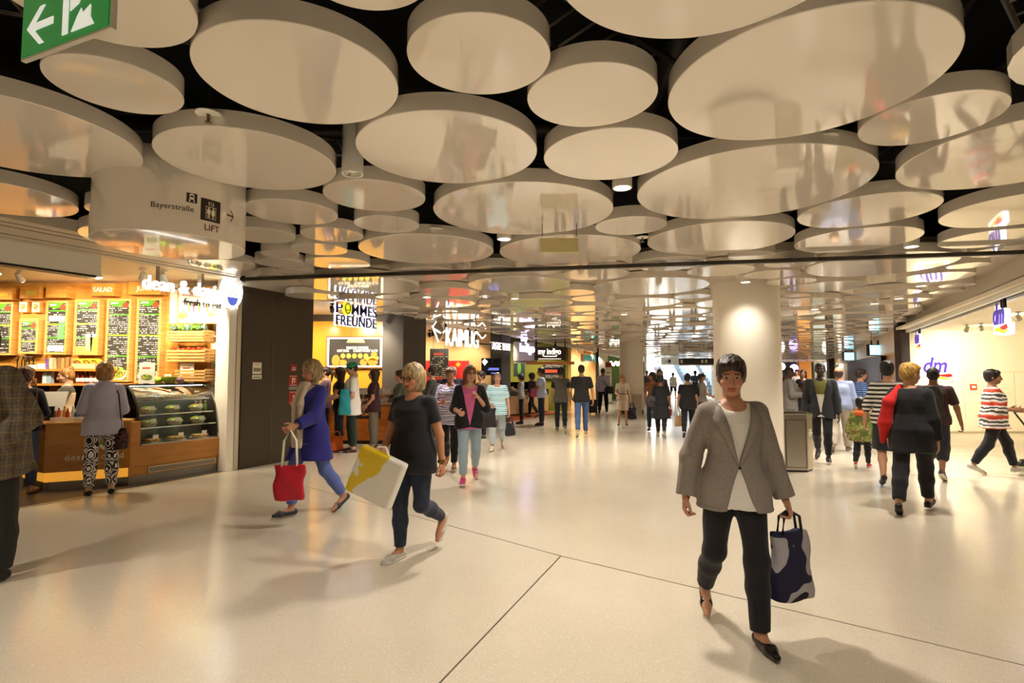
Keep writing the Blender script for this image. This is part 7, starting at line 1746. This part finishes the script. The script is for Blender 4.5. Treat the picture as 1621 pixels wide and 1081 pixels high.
# ---- right hand side
p = person('person in grey jacket reading beside the column', foot(1252, 697), -82, 1.72, 'm', 1.2, '#4a2c1e', 'crop', '#120d0b', head=(0, -16), legs='stand', arms=('bent', 'phone'), top=T(cloth('#77736e'), 1.9), jacket=dict(m=cloth('#6f6b66'), sleeve=1.95, hem=-.2, open=(.1, .06, .05)), bottom=dict(m=BLK), shoes=('#14110f', 'loafer'))
p = person('person in dark jacket over olive and white t-shirt walking closer', foot(1303, 731), 176, 1.78, 'm', 1.0, '#3a2218', 'crop', '#0f0b0a', legs='walkL', arms=('down', 'down'), top=T(stripes('olive_white_tee', ['#6a6a32', '#d9d4ca', '#d9d4ca', '#6a6a32'], 1.62, 2, .0), .6, hem=-.13, loose=.0), jacket=dict(m=cloth('#23252b'), sleeve=1.95, hem=-.16, open=(-.1, .10, .09)), bottom=dict(m=cloth('#141418'), len=1.88, ankle=.036), shoes=(SHOE('#17161a'), 'sneaker'))
p = person('person in blue shirt and beige trousers walking away', foot(1332, 716), -8, 1.72, 'm', 1.2, '#b07c5c', 'fringe', '#3a2e28', legs='walkR', arms=('down', ((.3, .1, -1), (.1, .3, -1), None)), top=T(cloth('#7f8bab'), 1.7, hem=-.06, loose=.025), bottom=dict(m=cloth('#9b9285'), len=1.97, wide=1.2), shoes=('#6a5c4c', 'loafer'))
p = person('person in navy striped shirt in profile facing right', stand(1364, 12.2), -70, 1.66, 'm', 1.12, '#b98a6c', 'short', '#33241c', legs='stand', arms=('down', 'down'), top=T(stripes('navy_stripes', ['#1f3266', '#6f8fc0', '#1f3266'], .045), .9), bottom=dict(m=NAVY), shoes=('#222222', 'sneaker'))
p = person('small person in green jacket with orange hood', foot(1366, 741), -10, 1.12, 'f', 1.25, '#8a5a40', 'short', '#140f0d', legs='walkR', arms=('down', ((.3, .0, -1), (.25, .2, -1), None)), child=True, top=T(cloth('#8a8a4a'), .5), jacket=dict(m=blotch('camouflage_green', ['#6f8a3c', '#97a85c', '#8a6a3c', '#5f7a3c'], 12.0), sleeve=1.9, hem=-.22, t=.03, flare=.05, name='jacket'), bottom=dict(m=BLK), shoes=(SHOE('#b8203c'), 'sneaker'))
F = Field(); F.ell(p['W'].inverted() @ p['tp'](0, -.06, .47), (.11, .09, .055), None, .02); mesh_obj('hood', [F.mesh(.01)], cloth('#d8662c'), p['root'])
p = person('person in black and white striped top and black skirt walking away', foot(1411, 766), 2, 1.76, 'f', 1.1, '#b98868', 'short', '#1c1b1c', head=(-6, 0), legs='walkR', arms=(((.2, .2, -1), (-.1, 1, .35), None), ((.34, .0, -1), (.1, .05, -1), None)), top=T(stripes('black_white_stripes', ['#d8d2c6', '#1b1a1a'], .062, 2, .01), 1.35, hem=-.10, loose=.02), skirt=dict(m=BLK, len=.44, w=.19, d=.17), shoes=('#2a2422', 'flat'))
h = p['hand']['R']; t = thing('mobile_phone', 'mobile phone raised by the person in striped top', 'phone', (h.x+.02, h.y, h.z), 0); MB().box(-.07, .07, -.004, .004, 0, .08).build('case', M_BLKPL, t); MB().box(-.062, .062, -.006, -.004, .006, .074).build('screen', mat('phone_screen', '#c9b0d0', .3, emit=1.0), t)
p = person('person in black coat with red scarf walking away', foot(1448, 812), -8, 1.70, 'f', 1.02, '#c28e70', 'short', '#a9803c', head=(-38, -4), legs='strideR', arms=('down', 'down'), top=T(BLK, 1.0), jacket=dict(m=cloth('#131217'), sleeve=1.95, hem=-.22, t=.012, loose=.01, flare=.0, name='coat'), bottom=dict(m=BLK, len=1.9, wide=1.2), shoes=('#100e10', 'pump'))
sc = thing('scarf', 'red shawl hanging over the left shoulder of the black coat', 'scarf', p['root'].location); Wi = Matrix.Translation(p['root'].location).inverted(); F = Field(); tp = p['tp']
F.cone(Wi @ tp(-.09, -.02, .50), Wi @ tp(-.19, -.115, .34), .04, .06, .03).cone(Wi @ tp(-.19, -.115, .34), Wi @ tp(-.235, -.10, .10), .06, .075, .03).cone(Wi @ tp(-.235, -.10, .10), Wi @ tp(-.27, -.06, -.12), .07, .03, .03).cone(Wi @ tp(-.09, -.02, .50), Wi @ tp(-.16, .10, .42), .04, .05, .03)
mesh_obj('scarf_cloth', [F.mesh(.010)], cloth('#c21616'), sc)
p = person('person in maroon shirt and shorts with backpack by drugstore', foot(1484, 757), -6, 1.68, 'm', 1.08, '#9a6a4a', 'crop', '#1a1412', legs='walkL', arms=(((.3, .0, -1), (.18, .1, -1), None), 'down'), top=T(cloth('#3a2024'), .8, hem=-.08, loose=.015), bottom=dict(m=cloth('#23242c'), len=1.1, wide=1.35, name='shorts'), shoes=('#4a4238', 'sneaker'))
b = p['tp'](0, -.19, .28); bag('backpack', 'olive black backpack on the maroon shirt', 'backpack', (b.x, b.y, b.z+.22), (.32, .16, .46), cloth('#1f1e18', .7), .1)
p = person('person in red and white patterned top pushing a stroller', foot(1578, 751), -72, 1.64, 'f', 1.15, '#9a6a4c', 'short', '#1a100f', head=(-15, 0), legs='strideL', arms=('bent', 'bent'), top=T(stripes('red_white_waves', ['#d9d4cf', '#3c3638', '#d9d4cf', '#b8321f', '#c8502c', '#d9d4cf', '#4a4444'], .20, 2, .10, wscale=7), 1.3, hem=-.16, loose=.03), bottom=dict(m=BLK, len=1.92, wide=1.1), shoes=(SHOE('#b9b2a4'), 'sneaker'))
q = foot(1662, 748); t = thing('stroller', 'black stroller cut by the right picture edge', 'stroller', (q[0], q[1], 0), math.radians(-72))
F = Field(); F.ell((0, .05, .62), (.20, .30, .12), None, .05).ell((0, .25, .72), (.19, .16, .16), None, .05); mesh_obj('seat', [F.mesh(.014)], cloth('#17161a'), t); MB().box(-.19, .19, -.10, .36, .54, .57).build('red_trim', cloth('#a3241c'), t)
MB().tube([(-.2, -.45, .98), (.2, -.45, .98)], .02, 8).build('push_bar', M_BLKPL, t)
for x in (-.2, .2):
    MB().tube([(x, -.45, .98), (x, .05, .52), (x, .42, .12)], .014, 8).tube([(x, .05, .52), (x, -.28, .12)], .014, 8).build('frame', M_DKMET, t)
    for y in (-.28, .42): MB().cyl((x-.02, y, .10), (x+.02, y, .10), .10, n=20).build('wheel', M_BLKPL, t)
for px, Y, H, c, lab, hh in ((1273, 16.5, 1.68, '#2a2426', 'distant person in dark clothes right of the grey jacket', 'long'), (1263, 24.0, 1.72, '#b9b2b0', 'distant person in pale shirt far behind the grey jacket', 'short'), (1238, 22.0, 1.7, '#3a3638', 'distant person at the right edge of the column', 'short')):
    person(lab, stand(px, Y), 170, H, 'f', 1.0, '#b98a6c', hh, '#2a1c16', legs='stand', arms=('front', 'down'), top=T(cloth(c), 1.2), bottom=dict(m=NAVY), shoes=('#222222', 'flat'))
